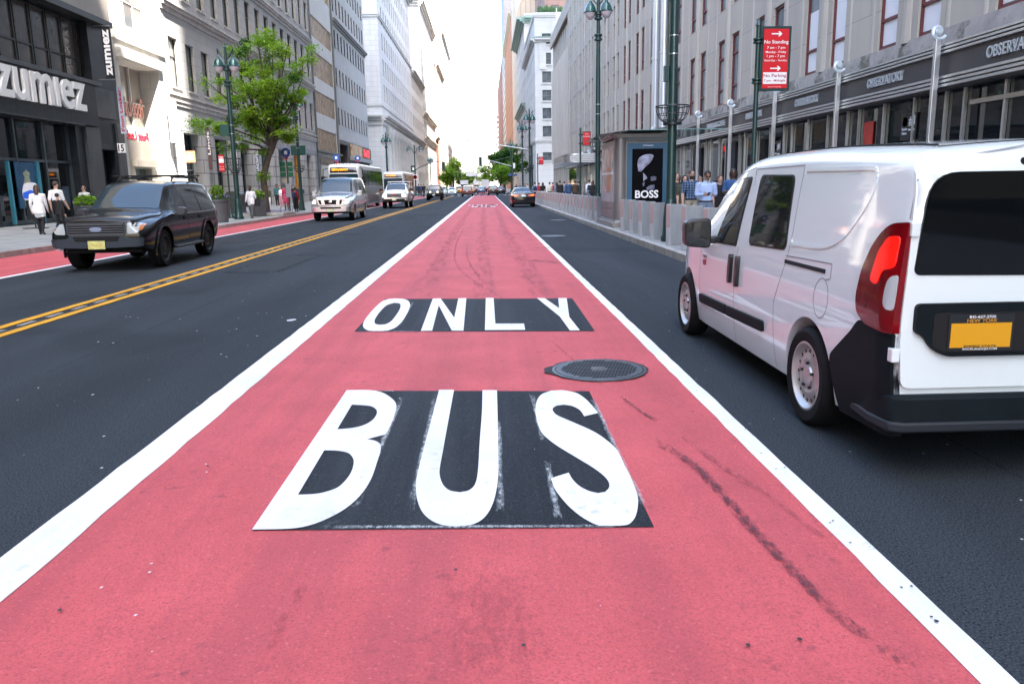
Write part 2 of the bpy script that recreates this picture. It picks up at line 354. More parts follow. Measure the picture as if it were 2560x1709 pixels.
sheet('lettering_ground', [(x+.03, y+56.5) for x, y in zb(BUSP)], .008, BLKP); sheet('lettering_ground', [(x+.03, y+56.5) for x, y in zo(ONLYP)], .008, BLKP)
# stains and tyre marks
def ribbon(name, pts, wid, z, m, n=40):
    P = [Vector(p) for p in pts]; d = [0]
    for i in range(1, len(P)): d.append(d[-1]+(P[i]-P[i-1]).length)
    xs = pchip(d, [p.x for p in P], np.linspace(0, d[-1], n)); ys = pchip(d, [p.y for p in P], np.linspace(0, d[-1], n))
    mbx = MB(); vs = []
    for i in range(n):
        t = Vector((xs[min(i+1, n-1)]-xs[max(i-1, 0)], ys[min(i+1, n-1)]-ys[max(i-1, 0)])).normalized(); w_ = wid/2
        vs += [(xs[i]-t.y*w_, ys[i]+t.x*w_, z), (xs[i]+t.y*w_, ys[i]-t.x*w_, z)]
    mbx.add(vs, [(2*i, 2*i+1, 2*i+3, 2*i+2) for i in range(n-1)]); o = mbx.build(name, m)
    uv = o.data.uv_layers.new(); 
    for p in o.data.polygons:
        for li in p.loop_indices:
            vi = o.data.loops[li].vertex_index; uv.data[li].uv = (vi % 2, (vi//2)/(n-1))
    return tag(o, kind='structure')
DK = decal_mat('tyre_mark_rubber', (.10, .034, .05), .085, 30, (1.6, .7, 1), .44, .68, .82); DK2 = decal_mat('faint_tyre_mark', (.16, .045, .065), .04, 26, (1.6, .4, 1), .42, .80, .6); SMR = decal_mat('grime_smear', (.12, .05, .07), .04, 9, (.7, 1.6, 1), .40, .75, .7); OVS = decal_mat('white_overspray', (.55, .60, .62), .12, 42, (1, .3, 1), .42, .85, .85)
def px(*pts): return [tuple(gnd(*p)[:2]) for p in pts]
WSM = decal_mat('wide_rubber_smudge', (.20, .04, .06), .02, 34, (1, .5, 1), .42, .85, .45)
ribbon('tyre_mark', px((1260,1760),(1250,1709),(1230,1560),(1220,1400)), .75, .0142, WSM)
ribbon('tyre_mark', px((640,1709),(740,1500),(800,1400)), .10, .0142, WSM)
ribbon('tyre_mark', px((1560,1070),(1680,1130),(1750,1180),(1850,1290),(1950,1400),(2080,1530),(2320,1709),(2480,1840)), .11, .014, DK)
ribbon('tyre_mark', px((1540,985),(1600,1030),(1640,1052),(1690,1058)), .055, .014, DK)
ribbon('tyre_mark', px((1660,1060),(1780,1150),(1900,1230),(2020,1320),(2120,1400),(2230,1490)), .06, .014, DK2)
ribbon('tyre_mark', px((1680,1075),(1760,1140),(1850,1205),(1960,1275)), .035, .014, DK2)
ribbon('tyre_mark', px((1290,860),(1270,810),(1250,745),(1200,715),(1150,675),(1137,645),(1145,600),(1165,560)), .10, .014, DK2)
ribbon('tyre_mark', px((1330,740),(1280,722),(1230,716),(1195,690),(1168,640),(1168,600)), .09, .014, DK2)
ribbon('tyre_mark', px((1360,840),(1420,890),(1520,975),(1560,1000)), .04, .014, DK2)
for a, b_, w_ in (((1310,650),(1420,660),.55),((1330,620),(1390,622),.5),((1310,600),(1350,600),.4),((1060,632),(1110,632),.25),((1090,610),(1125,609),.22),((1270,585),(1320,588),.5),((1390,480+50),(1420,531),.3)):
    ribbon('grime', px(a, b_), w_, .014, SMR, 8)
ribbon('grime', px((1330,1709),(1300,1600),(1280,1500),(1260,1400)), .35, .014, decal_mat('lane_grime', (.22, .06, .085), -.06, 7, (1, .6, 1)), 16)
for a, b_ in (((880,85),(580,790)),((1050,90),(890,800)),((1378,200),(1395,805)),((1555,85),(1625,380)),((1635,440),(1705,800))): ribbon('paint_overspray', zb([a, b_]), .055, .010, OVS, 12)
for a, b_ in (((300,815),(2200,808)),((620,84),(850,84)),((1865,90),(2205,805))): ribbon('paint_overspray', zb([a, b_]), .05, .0105, OVS, 12)
for a, b_ in (((590,1040),(440,1300)),((90,1308),(640,1306))): ribbon('paint_overspray', zo([a, b_]), .06, .010, OVS, 12)
PATHM = decal_mat('polished_wheel_path', (.062, .072, .084), .06, 3.0, (1.5, .16, 1), .45, .9, .45)
for x_ in (-4.6, -3.0, -8.4, -6.7, 2.0, 3.3): ribbon('wheel_path', [(x_, 2), (x_+.05, 20), (x_, 60)], .75, .0022, PATHM, 30)
LNP = decal_mat('lane_wheel_grime', (.27, .062, .08), .05, 5.0, (1.6, .22, 1), .42, .95, .55)
for x_ in (-1.05, .72, -.1): ribbon('lane_grime', [(x_, 1.2), (x_+.04, 12), (x_-.03, 30), (x_, 70)], .62, .0062, LNP, 40)
CRK = decal_mat('tar_seam', (.009, .011, .014), .16, 60, (1, .3, 1), .45, .6, .85)
ribbon('tar_seam', [(-3.9, 3), (-3.86, 9), (-3.95, 20), (-3.9, 45)], .025, .0026, CRK); ribbon('tar_seam', [(2.75, 2), (2.72, 9), (2.78, 24)], .02, .0026, CRK); ribbon('tar_seam', [(-2.2, 13.2), (-3.6, 13.3), (-5.3, 13.1)], .03, .0026, CRK)
UTL = decal_mat('utility_patch', (.011, .014, .018), .3, 12, None, .3, .5, .8); ribbon('utility_patch', [(-4.5, 15), (-4.45, 19)], 1.1, .0024, UTL, 8); ribbon('utility_patch', [(-7.6, 24), (-7.6, 31)], .9, .0024, UTL, 8)
GUM = mat('dried_gum', (.03, .028, .032), .7); GUMW = mat('paint_drop', (.6, .58, .6), .7)
mb = MB(); mbw = MB()
def blob(mbx, x, y, r, z=.0145):
    n = 9; mbx.add([(x+math.cos(6.283*i/n)*r*random.uniform(.6, 1.15), y+math.sin(6.283*i/n)*r*random.uniform(.6, 1.15)*1.2, z) for i in range(n)], [tuple(range(n))])
for p in ((150,1532),(520,1170),(2000,1605),(1140,1430),(1870,1620),(2340,1560),(1310,1620)): blob(mb, *px(p)[0], .009)
for p in ((255,1475),(515,1165),(380,1415),(375,1437),(517,1185),(340,1545)): blob(mbw, *px(p)[0], .007)
for i in range(110): blob(mb, random.uniform(-1.8, 1.45), random.uniform(1.6, 9), random.uniform(.0015, .004))
for i in range(30): blob(mbw, random.uniform(-1.8, 1.45), random.uniform(2.0, 12), random.uniform(.0015, .004))
for i in range(60): blob(mbw, random.uniform(-5, -2.2), random.uniform(4, 16), random.uniform(.003, .012), .003); blob(mbw, random.uniform(1.8, 3.7), random.uniform(2, 30), random.uniform(.003, .010), .003)
for i in range(12): blob(mb, random.uniform(1.72, 1.8)-.2, random.uniform(2, 7), .006)
blob(mbw, *px((730,800))[0], .07, .003)
tag(mb.build('road_specks', GUM), kind='stuff'); tag(mbw.build('road_drops', GUMW), kind='stuff')
# manhole covers
IRON = mat('cast_iron', (.085, .088, .095), .45, .5, var=.3, scale=12, bump=.1, bscale=60); HOLE = mat('deep_black', (.004, .004, .005), .9)
def manhole(name, c, r, label, slots=True):
    t = thing(name, label, 'manhole cover', (*c, 0))
    mb = MB(); mb.lathe([(0, .004), (r*1.06, .004), (r*1.06, .016), (r*1.0, .018), (r*.995, .012)], n=48); mb.build('cover_ring', IRON, t, True)
    mb = MB(); mb.lathe([(r*.985, .010), (r*.975, .020), (0, .021)], n=48); mb.build('cover_plate', IRON, t, True)
    if slots:
        mb = MB()
        for j in range(-6, 7):
            yy = j*r*.135; half = math.sqrt(max(0, (r*.86)**2-yy*yy)); k = int(half/(r*.075))
            for i in range(-k, k+1):
                xx = i*r*.075+(j % 2)*r*.03
                if math.hypot(xx, yy) < r*.2 or abs(xx) > half: continue
                if (j in (3, -3) and abs(i) > 9): continue
                s = .35*r*.1; mb.add([(xx-.009-s, yy-r*.048, .0222), (xx+.009-s, yy-r*.048, .0222), (xx+.009+s, yy+r*.048, .0222), (xx-.009+s, yy+r*.048, .0222)], [(0, 1, 2, 3)])
        tag(mb.build('drain_slots', HOLE, t))
        mb = MB(); mb.lathe([(r*.17, .022), (r*.15, .026), (0, .027)], n=24); mb.build('cover_boss', mat('rusty_boss', (.10, .10, .085), .6, .3, var=.4, scale=40), t, True)
    tag(fill2d([[(c[0]+math.cos(6.283*i/40)*r*(1.10+random.uniform(-.02, .05)+(.13 if 17 < i < 22 else 0)), c[1]+math.sin(6.283*i/40)*r*(1.08+random.uniform(-.02, .05))) for i in range(40)]], .0155 if slots else .003, 'manhole_surround', mat('tar_ring', (.028, .03, .034), .9, var=.3, scale=30)), kind='structure')
    return t
manhole('manhole_cover', (.915, 6.36), .37, 'grey slotted iron manhole cover set in the red lane beyond the word BUS')
manhole('manhole_cover', (2.05, 24.0), .36, 'round manhole cover in the asphalt lane ahead of the white van', False)
manhole('manhole_cover', (3.2, 35.0), .33, 'small far manhole cover in the asphalt beside the steel bollards', False)
# ------------------------------------------------------------------ buildings: facades are built in a frame (u along, z up, w outwards)
class Fr:
    def __init__(s, kind, c): s.k = kind; s.c = c
    def P(s, u, z, w=0):
        return (s.c+w, u, z) if s.k == 'L' else ((s.c-w, u, z) if s.k == 'R' else (u, s.c-w, z))
LX = -21.0; RX = 11.3
FL, FRR = Fr('L', LX), Fr('R', RX)
def fbox(mb, fr, u0, u1, z0, z1, w0, w1, m=0):
    a = fr.P(u0, z0, w0); b = fr.P(u1, z1, w1); return mb.box(a[0], b[0], a[1], b[1], a[2], b[2], m)
def wp(o, p):
    o.parent = p; o.matrix_parent_inverse = Matrix.Translation(-Vector(p.location)); return o
def part(mb, name, mats, p, smooth=False, bevel=0): return wp(mb.build(name, mats, None, smooth, bevel), p)
def wall(mb, fr, u0, u1, z0, z1, holes=(), dep=.3, w=0., m=0):
    us = sorted({u0, u1, *[h[0] for h in holes], *[h[1] for h in holes]}); zs = sorted({z0, z1, *[h[2] for h in holes], *[h[3] for h in holes]})
    us = [u for u in us if u0 <= u <= u1]; zs = [z for z in zs if z0 <= z <= z1]
    for j in range(len(zs)-1):
        zc = (zs[j]+zs[j+1])/2; run = None
        for i in range(len(us)-1):
            uc = (us[i]+us[i+1])/2; hole = any(h[0] < uc < h[1] and h[2] < zc < h[3] for h in holes)
            if not hole and run is None: run = us[i]
            if run is not None and (hole or i == len(us)-2):
                e = us[i] if hole else us[i+1]
                mb.quad(fr.P(run, zs[j], w), fr.P(e, zs[j], w), fr.P(e, zs[j+1], w), fr.P(run, zs[j+1], w), m); run = None
    for a, b, c, d in holes:
        for p, q in (((a, c), (b, c)), ((b, c), (b, d)), ((b, d), (a, d)), ((a, d), (a, c))):
            mb.quad(fr.P(*p, w), fr.P(*q, w), fr.P(*q, w-dep), fr.P(*p, w-dep), m)
    return mb
def stone(name, col, bw=1.2, bh=.6, mortar=.012, var=.12, rough=.85, mcol=None, dirt=None):
    if name in MATS: return MATS[name]
    m = bpy.data.materials.new(name); m.use_nodes = True; n = m.node_tree; L = n.links.new; b = n.nodes['Principled BSDF']
    tc = n.nodes.new('ShaderNodeTexCoord'); sx = n.nodes.new('ShaderNodeSeparateXYZ'); L(tc.outputs['Object'], sx.inputs[0])
    ad = n.nodes.new('ShaderNodeMath'); ad.operation = 'ADD'; L(sx.outputs[0], ad.inputs[0]); L(sx.outputs[1], ad.inputs[1])
    cb = n.nodes.new('ShaderNodeCombineXYZ'); L(ad.outputs[0], cb.inputs[0]); L(sx.outputs[2], cb.inputs[1])
    br = n.nodes.new('ShaderNodeTexBrick'); L(cb.outputs[0], br.inputs['Vector']); br.inputs['Scale'].default_value = 1; br.inputs['Brick Width'].default_value = bw; br.inputs['Row Height'].default_value = bh
    br.inputs['Mortar Size'].default_value = mortar; br.inputs['Color1'].default_value = (*[c*(1-var*.5) for c in col], 1); br.inputs['Color2'].default_value = (*[min(.9, c*(1+var*.5)) for c in col], 1)
    br.inputs['Mortar'].default_value = (*(mcol or [c*.55 for c in col]), 1)
    t = n.nodes.new('ShaderNodeTexNoise'); t.inputs['Scale'].default_value = .6; t.inputs['Detail'].default_value = 6
    mp = n.nodes.new('ShaderNodeMapping'); mp.inputs['Scale'].default_value = (1.5, 1.5, .35); L(tc.outputs['Object'], mp.inputs[0]); L(mp.outputs[0], t.inputs['Vector'])
    r = n.nodes.new('ShaderNodeMapRange'); L(t.outputs[0], r.inputs[0]); r.inputs[1].default_value = .35; r.inputs[2].default_value = .75; r.inputs[4].default_value = .45
    mx = n.nodes.new('ShaderNodeMix'); mx.data_type = 'RGBA'; L(r.outputs[0], mx.inputs[0]); L(br.outputs[0], mx.inputs[6]); mx.inputs[7].default_value = (*(dirt or [c*.72 for c in col]), 1)
    L(mx.outputs[2], b.inputs['Base Color']); b.inputs['Roughness'].default_value = rough
    MATS[name] = m; return m
GLASS = glassy('window_glass', (.020, .026, .030), .05, .5); GLASSB = glassy('bright_window_glass', (.05, .065, .075), .03, 1.0)
vary(GLASS, [(.02, .027, .03), (.035, .045, .05), (.02, .026, .03), (.10, .11, .11), (.05, .06, .065), (.16, .16, .15)]); SHOPGL = glassy('shop_glass', (.010, .012, .014), .03, .6); DKMET = mat('dark_bronze_metal', (.035, .034, .034), .4, .5); ALU = mat('brushed_aluminium', (.62, .63, .64), .34, .85, var=.06, scale=8)
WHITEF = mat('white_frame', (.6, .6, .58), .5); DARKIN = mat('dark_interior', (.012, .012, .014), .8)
BLIND = mat('white_blind', (.78, .79, .80), .6, var=.03, scale=2)
def window_mesh(fr, wd, ht, nx=1, ny=(.5,), gl=None, fm=None, bar=.06, blind=0):
    mb = MB(); o = fr.P(0, 0, 0)
    class F2: pass
    f = Fr(fr.k, 0.0)
    f0 = lambda a, b, c, d, w0, w1, m: fbox(mb, f, a, b, c, d, w0, w1, m)
    p = [f.P(0, 0, 0), f.P(wd, 0, 0), f.P(wd, ht, 0), f.P(0, ht, 0)]; mb.quad(*p, 0)
    f0(0, bar, 0, ht, .004, .07, 1); f0(wd-bar, wd, 0, ht, .004, .07, 1); f0(bar, wd-bar, 0, bar, .004, .07, 1); f0(bar, wd-bar, ht-bar, ht, .004, .07, 1)
    for i in range(1, nx): f0(wd*i/nx-bar*.4, wd*i/nx+bar*.4, bar, ht-bar, .004, .06, 1)
    for t in ny: f0(bar, wd-bar, ht*t-bar*.5, ht*t+bar*.5, .004, .064, 1)
    if blind:
        cuts = [bar]+[ht*t for t in ny if ht*t < ht*blind]+[ht*blind]
        for a, b in zip(cuts[:-1], cuts[1:]):
            q = [f.P(bar, a+bar*.55, .012), f.P(wd-bar, a+bar*.55, .012), f.P(wd-bar, b-bar*.55, .012), f.P(bar, b-bar*.55, .012)]; mb.quad(*q, 2)
    return mb.build('window', [gl or GLASS, fm or DKMET, BLIND])
def windows(root, fr, rects, dep=.3, sill=None, **kw):
    proto = {}; n = 0; rest = MB()
    for a, b, c, d in rects:
        k = (round(b-a, 2), round(d-c, 2)); n += 1
        if n > 100:
            p0 = [fr.P(a, c, -dep), fr.P(b, c, -dep), fr.P(b, d, -dep), fr.P(a, d, -dep)]; rest.quad(*p0); fbox(rest, fr, a, b, (c+d)/2-.04, (c+d)/2+.04, -dep+.004, -dep+.06, 1); fbox(rest, fr, (a+b)/2-.04, (a+b)/2+.04, c, (c+d)/2-.041, -dep+.004, -dep+.055, 1); continue
        if k not in proto: o = window_mesh(fr, b-a, d-c, **kw); proto[k] = o
        else: o = proto[k].copy(); COL.objects.link(o)
        o.location = fr.P(a, c, -dep); wp(o, root)
    if n > 100: tag(part(rest, 'window', [kw.get('gl') or GLASS, kw.get('fm') or DKMET], root), kind='stuff')
def sills(mb, fr, rects, m=0, proj=.09, h=.14):
    for a, b, c, d in rects: fbox(mb, fr, a-.1, b+.1, c-h, c-.004, .002, proj, m)
def core(mb, fr, u0, u1, z0, z1, dep=.35, back=24, m=0): fbox(mb, fr, u0, u1, z0, z1, -back, -dep-.03, m)
def cornice(mb, fr, u0, u1, z, steps, m=0):                         # steps: (height, projection) from the bottom up
    for h, p in steps: fbox(mb, fr, u0, u1, z, z+h-.003, .003, p, m); z += h
def grid(u0, u1, n, wd, z0s): 
    pit = (u1-u0)/n; return [(u0+pit*(i+.5)-wd/2, u0+pit*(i+.5)+wd/2, a, b) for (a, b) in z0s for i in range(n)]
def fit_text(mb, txt, fr_fn, u0, u1, z0, z1, depth=.06, off=.0, m=0, yfit=True):
    me = text_mesh(txt, 1.0, depth, off); xs = [v.co.x for v in me.vertices]; ys = [v.co.y for v in me.vertices]
    ax, bx, ay, by = min(xs), max(xs), min(ys), max(ys)
    mb.add([fr_fn(u0+(v.co.x-ax)/(bx-ax)*(u1-u0), z0+(v.co.y-ay)/(by-ay)*(z1-z0), v.co.z) for v in me.vertices], [tuple(p.vertices) for p in me.polygons], m); bpy.data.meshes.remove(me)
def bld(name, label, fr, u0, u1, group=None):
    p = fr.P((u0+u1)/2, 0, -8); return thing(name, label, 'building', p, 0, group)
# ================================================================= LEFT SIDE
GRAN = mat('dark_granite', (.016, .020, .025), .38, 0, var=.35, scale=2.5, spec=.35); GRAN2 = mat('grey_granite', (.045, .052, .058), .38, 0, var=.25, scale=3, stretch=(1, 1, .3))
BRONZ = mat('bronze_panel', (.26, .235, .21), .5, .1, var=.12, scale=1.2, stretch=(1, 1, .25))
LET = mat('white_letter', (.86, .87, .88), .4); LETD = mat('letter_side', (.5, .6, .62), .5)
b = bld('shop_building', 'dark granite shop building with big white lower-case letters over its door', FL, 10, 47.7)
H1 = [(12, 18.5, .15, 4.95), (18.9, 27.6, .15, 4.95), (28.0, 34.8, .15, 4.95), (35.2, 42.4, .15, 4.95), (44.9, 46.7, .15, 3.9), (12, 44.9, 7.45, 10.45)]
mb = MB(); wall(mb, FL, 10, 47.7, 0, 10.7, H1, .7); part(mb, 'wall', GRAN, b)
mb = MB(); fbox(mb, FL, 10, 44.6, 5.05, 7.2, .003, .22, 0); fbox(mb, FL, 10, 45.2, 7.2, 7.4, .003, .34, 1); fbox(mb, FL, 44.7, 47.0, 5.6, 7.15, .003, .10, 1); fbox(mb, FL, 10, 42.9, 4.99, 5.05, .003, .30, 1)
fbox(mb, FL, 43.2, 44.7, .15, 4.95, .003, .16, 1); fbox(mb, FL, 46.9, 47.68, .15, 5.4, .003, .14, 1); fbox(mb, FL, 10, 46.9, 10.48, 10.78, .003, .5, 0); part(mb, 'fascia', [GRAN, GRAN2], b)
mb = MB(); wall(mb, FL, 10, 47.7, 10.8, 27, [(a, a+2.2, 12.2, 15.4) for a in (20, 25, 30, 35, 40)], .3); part(mb, 'upper_wall', BRONZ, b)
windows(b, FL, [(a, a+2.2, 12.2, 15.4) for a in (20, 25, 30, 35, 40)], .3, nx=2)
mb = MB(); core(mb, FL, 10.02, 47.68, 0, 26.9, 2.4, 24); part(mb, 'roof_block', DARKIN, b)
mb = MB()
for a, bb, c, d in H1[:4]:
    mb.quad(FL.P(a, c, -.55), FL.P(bb, c, -.55), FL.P(bb, d, -.55), FL.P(a, d, -.55))
part(mb, 'shop_window', SHOPGL, b)
mb = MB()
for a, bb, c, d in H1[:4]:
    n = max(2, round((bb-a)/2.3))
    for i in range(n+1): u = a+(bb-a)*i/n; fbox(mb, FL, max(a, u-.06), min(bb, u+.06), c, d, -.54, -.38)
    fbox(mb, FL, a, bb, 3.05, 3.17, -.54, -.40); fbox(mb, FL, a, bb, .15, .35, -.54, -.40)
part(mb, 'shopfront_frame', mat('shopfront_frame', (.10, .13, .15), .35, .6), b)
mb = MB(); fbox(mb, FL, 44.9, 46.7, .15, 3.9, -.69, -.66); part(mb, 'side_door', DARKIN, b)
hw = []; u = 12.2
while u < 44.6: hw.append((u, min(u+1.32, 44.8), 7.5, 10.4)); u += 1.4
windows(b, FL, hw, .45, nx=1, ny=(.34,), bar=.09, gl=mat('tinted_window_glass', (.085, .075, .066), .12, spec=.8, var=.4, scale=.8))
mb = MB(); fit_text(mb, 'zum\u0131ez', lambda u, z, t: FL.P(u, z, .30+t), 35.55, 43.2, 5.68, 7.10, .15, .018)
part(mb, 'shop_letters', [LET], b)
POSTB = mat('blue_poster', (.012, .09, .20), .35, var=.5, scale=1.5)
mb = MB(); fbox(mb, FL, 37.2, 38.9, .9, 3.0, -.37, -.33, 0); fbox(mb, FL, 36.5, 36.62, .2, 3.0, -.36, -.2, 1); fbox(mb, FL, 38.92, 39.1, .2, 3.05, -.36, -.25, 1)
mb.add([FL.P(38.05+.42*math.cos(t)*(1 if z < 2.2 else .5), 1.0+z, -.325) for t, z in [(3.14, 0), (0, 0), (0, .6), (.3, .95), (.9, 1.15), (1.1, 1.3), (.8, 1.5), (1.57, 1.65), (2.3, 1.5), (2.0, 1.3), (2.2, 1.15), (2.8, .95), (3.14, .6)]], [tuple(range(13))], 2)
part(mb, 'window_poster', [POSTB, mat('teal_frame', (.05, .25, .36), .35), mat('poster_figure', (.38, .42, .30), .5, var=.3, scale=4)], b)
DM = [mat('display_a', (.10, .11, .13), .6, var=.6, scale=4), mat('display_b', (.12, .05, .04), .6, var=.7, scale=5), mat('display_c', (.05, .08, .12), .6, var=.7, scale=4)]
for i, (u, z, s, h, m) in enumerate([(14.5, .9, 1.2, 1.5, 0), (20.2, 1, .8, 1.3, 1), (22.5, .8, 1.6, 1.1, 2), (25, 1.2, .8, 1.4, 0), (29.5, .7, 1.3, 1.5, 1), (32, 1, 1.2, 1.2, 2), (35.5, .6, .8, .9, 0), (40.4, .5, .7, 1.2, 1), (41.4, .9, .6, 1, 2)]): mb = MB(); fbox(mb, FL, u, u+s, z, z+h, -.535, -.50); part(mb, 'window_display', DM[m], b)
# blade signs hang from the wall: things of their own
def blade(name, label, x0, x1, y, z0, z1, mats, txt=None, tcol=None, vert=True, th=.08, tin=(.12, .88), tz=(.05, .95), bracket=True, cat='sign', off=.02):
    t = thing(name, label, cat, ((x0+x1)/2, y, z0)); mb = MB(); mb.box(x0, x1, y-th/2, y+th/2, z0, z1); part(mb, 'sign_panel', mats, t)
    if txt:
        mb = MB(); wd = x1-x0; ht = z1-z0
        if vert: fit_text(mb, txt, lambda u, v, q: (x0+wd*(1-v), y-th/2-.012+q, z0+ht*u), tz[0], tz[1], 1-tin[1], 1-tin[0], .016, off)
        else: fit_text(mb, txt, lambda u, v, q: (x0+wd*u, y-th/2-.012+q, z0+ht*v), tin[0], tin[1], tz[0], tz[1], .016, off)
        part(mb, 'lettering', tcol, t)
    if bracket:
        for z in (z0-.06, z1+.06): mb = MB(); mb.tube([(min(x0, LX if x0 < 0 else x0), y, z), (x1, y, z)], .025, 6); part(mb, 'bracket', ALU, t)
    return t
def blade_px(name, label, pxl, pxr, yt, yb, xl, *a, **k):
    p = onX((pxl), (yt+yb)/2, xl); y = p.y; A = onY(pxl, yt, y); B = onY(pxr, yb, y); return blade(name, label, A.x, B.x, y, B.z, A.z, *a, **k)
REDT = mat('red_lettering', (.55, .01, .04), .5); BLKS = mat('black_sign', (.015, .017, .02), .35)
blade_px('blade_sign', 'black blade sign with white letters running upwards at the corner of the dark shop', 252, 288, 68, 196, -20.75, BLKS, 'zum\u0131ez', LET, tin=(.14, .86), off=.035)
blade_px('banner', 'pale blue banner with red letters hanging beside the dark granite shop', 291, 317, 217, 334, -20.8, mat('pale_blue_banner', (.42, .50, .62), .6), 'Foot Locker', REDT, bracket=False, tin=(.18, .80))
blade_px('banner', 'white sunlit banner with red letters between the white shopfront and the grey stone building', 418, 449, 250, 356, -20.8, mat('white_banner', (.82, .82, .80), .6), 'Foot Locker', mat('lighter_red', (.62, .25, .2), .6), bracket=False, tin=(.3, .75))  # a lighter red than the other banner's letters
blade_px('number_plate_sign', 'small white plaque with the number 15', 293, 315, 359, 382, -20.75, LET, '15', mat('black_text', (.02, .02, .02), .5), vert=False, tin=(.12, .85), tz=(.12, .88), bracket=False)
# --- white stone shopfront with the deep portal
WST = stone('white_stone', (.60, .58, .54), 1.8, .9, .01)
b = bld('shop_building', 'pale stone shop with a tall deep portal and red letters over its door', FL, 47.7, 55.2)
PH = [(48.3, 54.0, .15, 9.2), (49.4, 53.4, 11.2, 15.2)]
mb = MB(); wall(mb, FL, 47.72, 55.2, 0, 27, PH, 1.3); part(mb, 'wall', WST, b)
windows(b, FL, PH[1:], .5, nx=3, ny=(.4, .7), fm=WHITEF)
mb = MB(); fbox(mb, FL, 48.0, 54.3, 9.22, 9.75, .003, .25); fbox(mb, FL, 47.72, 55.2, 10.2, 10.4, .003, .12); part(mb, 'portal_lintel', WST, b)
mb = MB(); p = [FL.P(48.3, 4.7, -1.25), FL.P(54, 4.7, -1.25), FL.P(54, 9.2, -1.25), FL.P(48.3, 9.2, -1.25)]; mb.quad(*p, 0)
for u in (50.1, 52.1): fbox(mb, FL, u-.05, u+.05, 4.7, 9.2, -1.24, -1.1, 1)
fbox(mb, FL, 48.3, 54, 7.0, 7.1, -1.24, -1.12, 1); part(mb, 'portal_glazing', [mat('pale_glass', (.34, .31, .27), .2, spec=.8), WHITEF], b)
mb = MB(); wall(mb, FL, 48.3, 54, .15, 4.68, [(50.2, 52.6, .15, 3.0)], .5, -.5); fbox(mb, FL, 49.9, 52.9, 3.1, 3.5, -.497, -.2); part(mb, 'portal_frame', BRONZ, b)
mb = MB(); mb.quad(FL.P(50.2, .15, -.9), FL.P(52.6, .15, -.9), FL.P(52.6, 3, -.9), FL.P(50.2, 3, -.9)); part(mb, 'door', GLASSB, b)
mb = MB(); fbox(mb, FL, 49.0, 53.6, 4.72, 5.35, -.9, -.86, 0); fit_text(mb, 'Foot Locker', lambda u, z, t: FL.P(u, z, -.82+t), 53.4, 49.3, 4.75, 5.3, .05, .02, 1)
fit_text(mb, 'Foot Locker', lambda u, z, t: FL.P(u, z, -1.1+t), 53.6, 49.5, 6.2, 7.4, .05, .03, 2); part(mb, 'shop_letters', [LET, REDT, mat('pale_red', (.55, .22, .18), .6)], b)
mb = MB(); core(mb, FL, 47.74, 55.18, 0, 26.9, 1.4, 24); part(mb, 'roof_block', WST, b)
# --- grey limestone building
LIME = stone('limestone', (.43, .42, .41), 1.5, .62, .012); LIMT = mat('limestone_trim', (.46, .44, .42), .8, var=.18, scale=2, stretch=(1, 1, .4)); LIMG = stone('rusticated_stone', (.34, .345, .36), 1.2, .95, .035, mcol=(.09, .09, .1))
b = bld('stone_office_building', 'long grey limestone building with tall narrow windows, cornices and shop bays behind the street tree', FL, 55.2, 101.8)
W2 = [(56.15+3.1*k, 57.75+3.1*k, 8.57, 11.8) for k in range(15)]; W3 = [(56.15+3.1*k, 57.75+3.1*k, 14.75, 18.1) for k in range(15)]; W4 = [(56.15+3.1*k, 57.75+3.1*k, 20.2, 23.4) for k in range(15)]; W5 = [(56.15+3.1*k, 57.75+3.1*k, 25.4, 28.4) for k in range(15)]
SH = [(56.6+6.3*k, 60.4+6.3*k, .15, 5.6) for k in range(7)]
mb = MB(); wall(mb, FL, 55.22, 101.8, 6.2, 31, W2+W3+W4+W5, .28); part(mb, 'wall', LIME, b)
mb = MB(); wall(mb, FL, 55.22, 101.8, 0, 6.2, SH, .8); part(mb, 'ground_floor_wall', LIMG, b)
mb = MB(); cornice(mb, FL, 55.22, 101.8, 7.3, [(.28, .10), (.12, .18), (.25, .08), (.15, .22)]); cornice(mb, FL, 55.22, 101.8, 13.35, [(.3, .12), (.2, .3), (.18, .42)]); cornice(mb, FL, 55.22, 101.8, 18.6, [(.3, .12), (.2, .28), (.15, .38)]); sills(mb, FL, W2+W3+W4, 0); part(mb, 'cornice', LIMT, b)
mb = MB()
for i, (a, bb, c, d) in enumerate(SH):                               # round half-columns on the piers
    for u in (a-.45, bb+.45):
        if u > 55.6: mb = MB(); mb.lathe([(.42, .15), (.42, 5.6)], FL.P(u, 0, 0), 'z', 16); part(mb, 'half_column', LIMG, b, True)
windows(b, FL, W2+W3+W4+W5, .28, nx=1, ny=(.62,), bar=.07, gl=vary(mat('grey_green_glass', (.12, .15, .15), .06, spec=.9), [(.10, .13, .13), (.14, .17, .17), (.06, .08, .08), (.12, .15, .14), (.22, .23, .21), (.09, .11, .11)]))
YELW = mat('orange_hoarding', (.55, .27, .035), .7, var=.12, scale=1); 
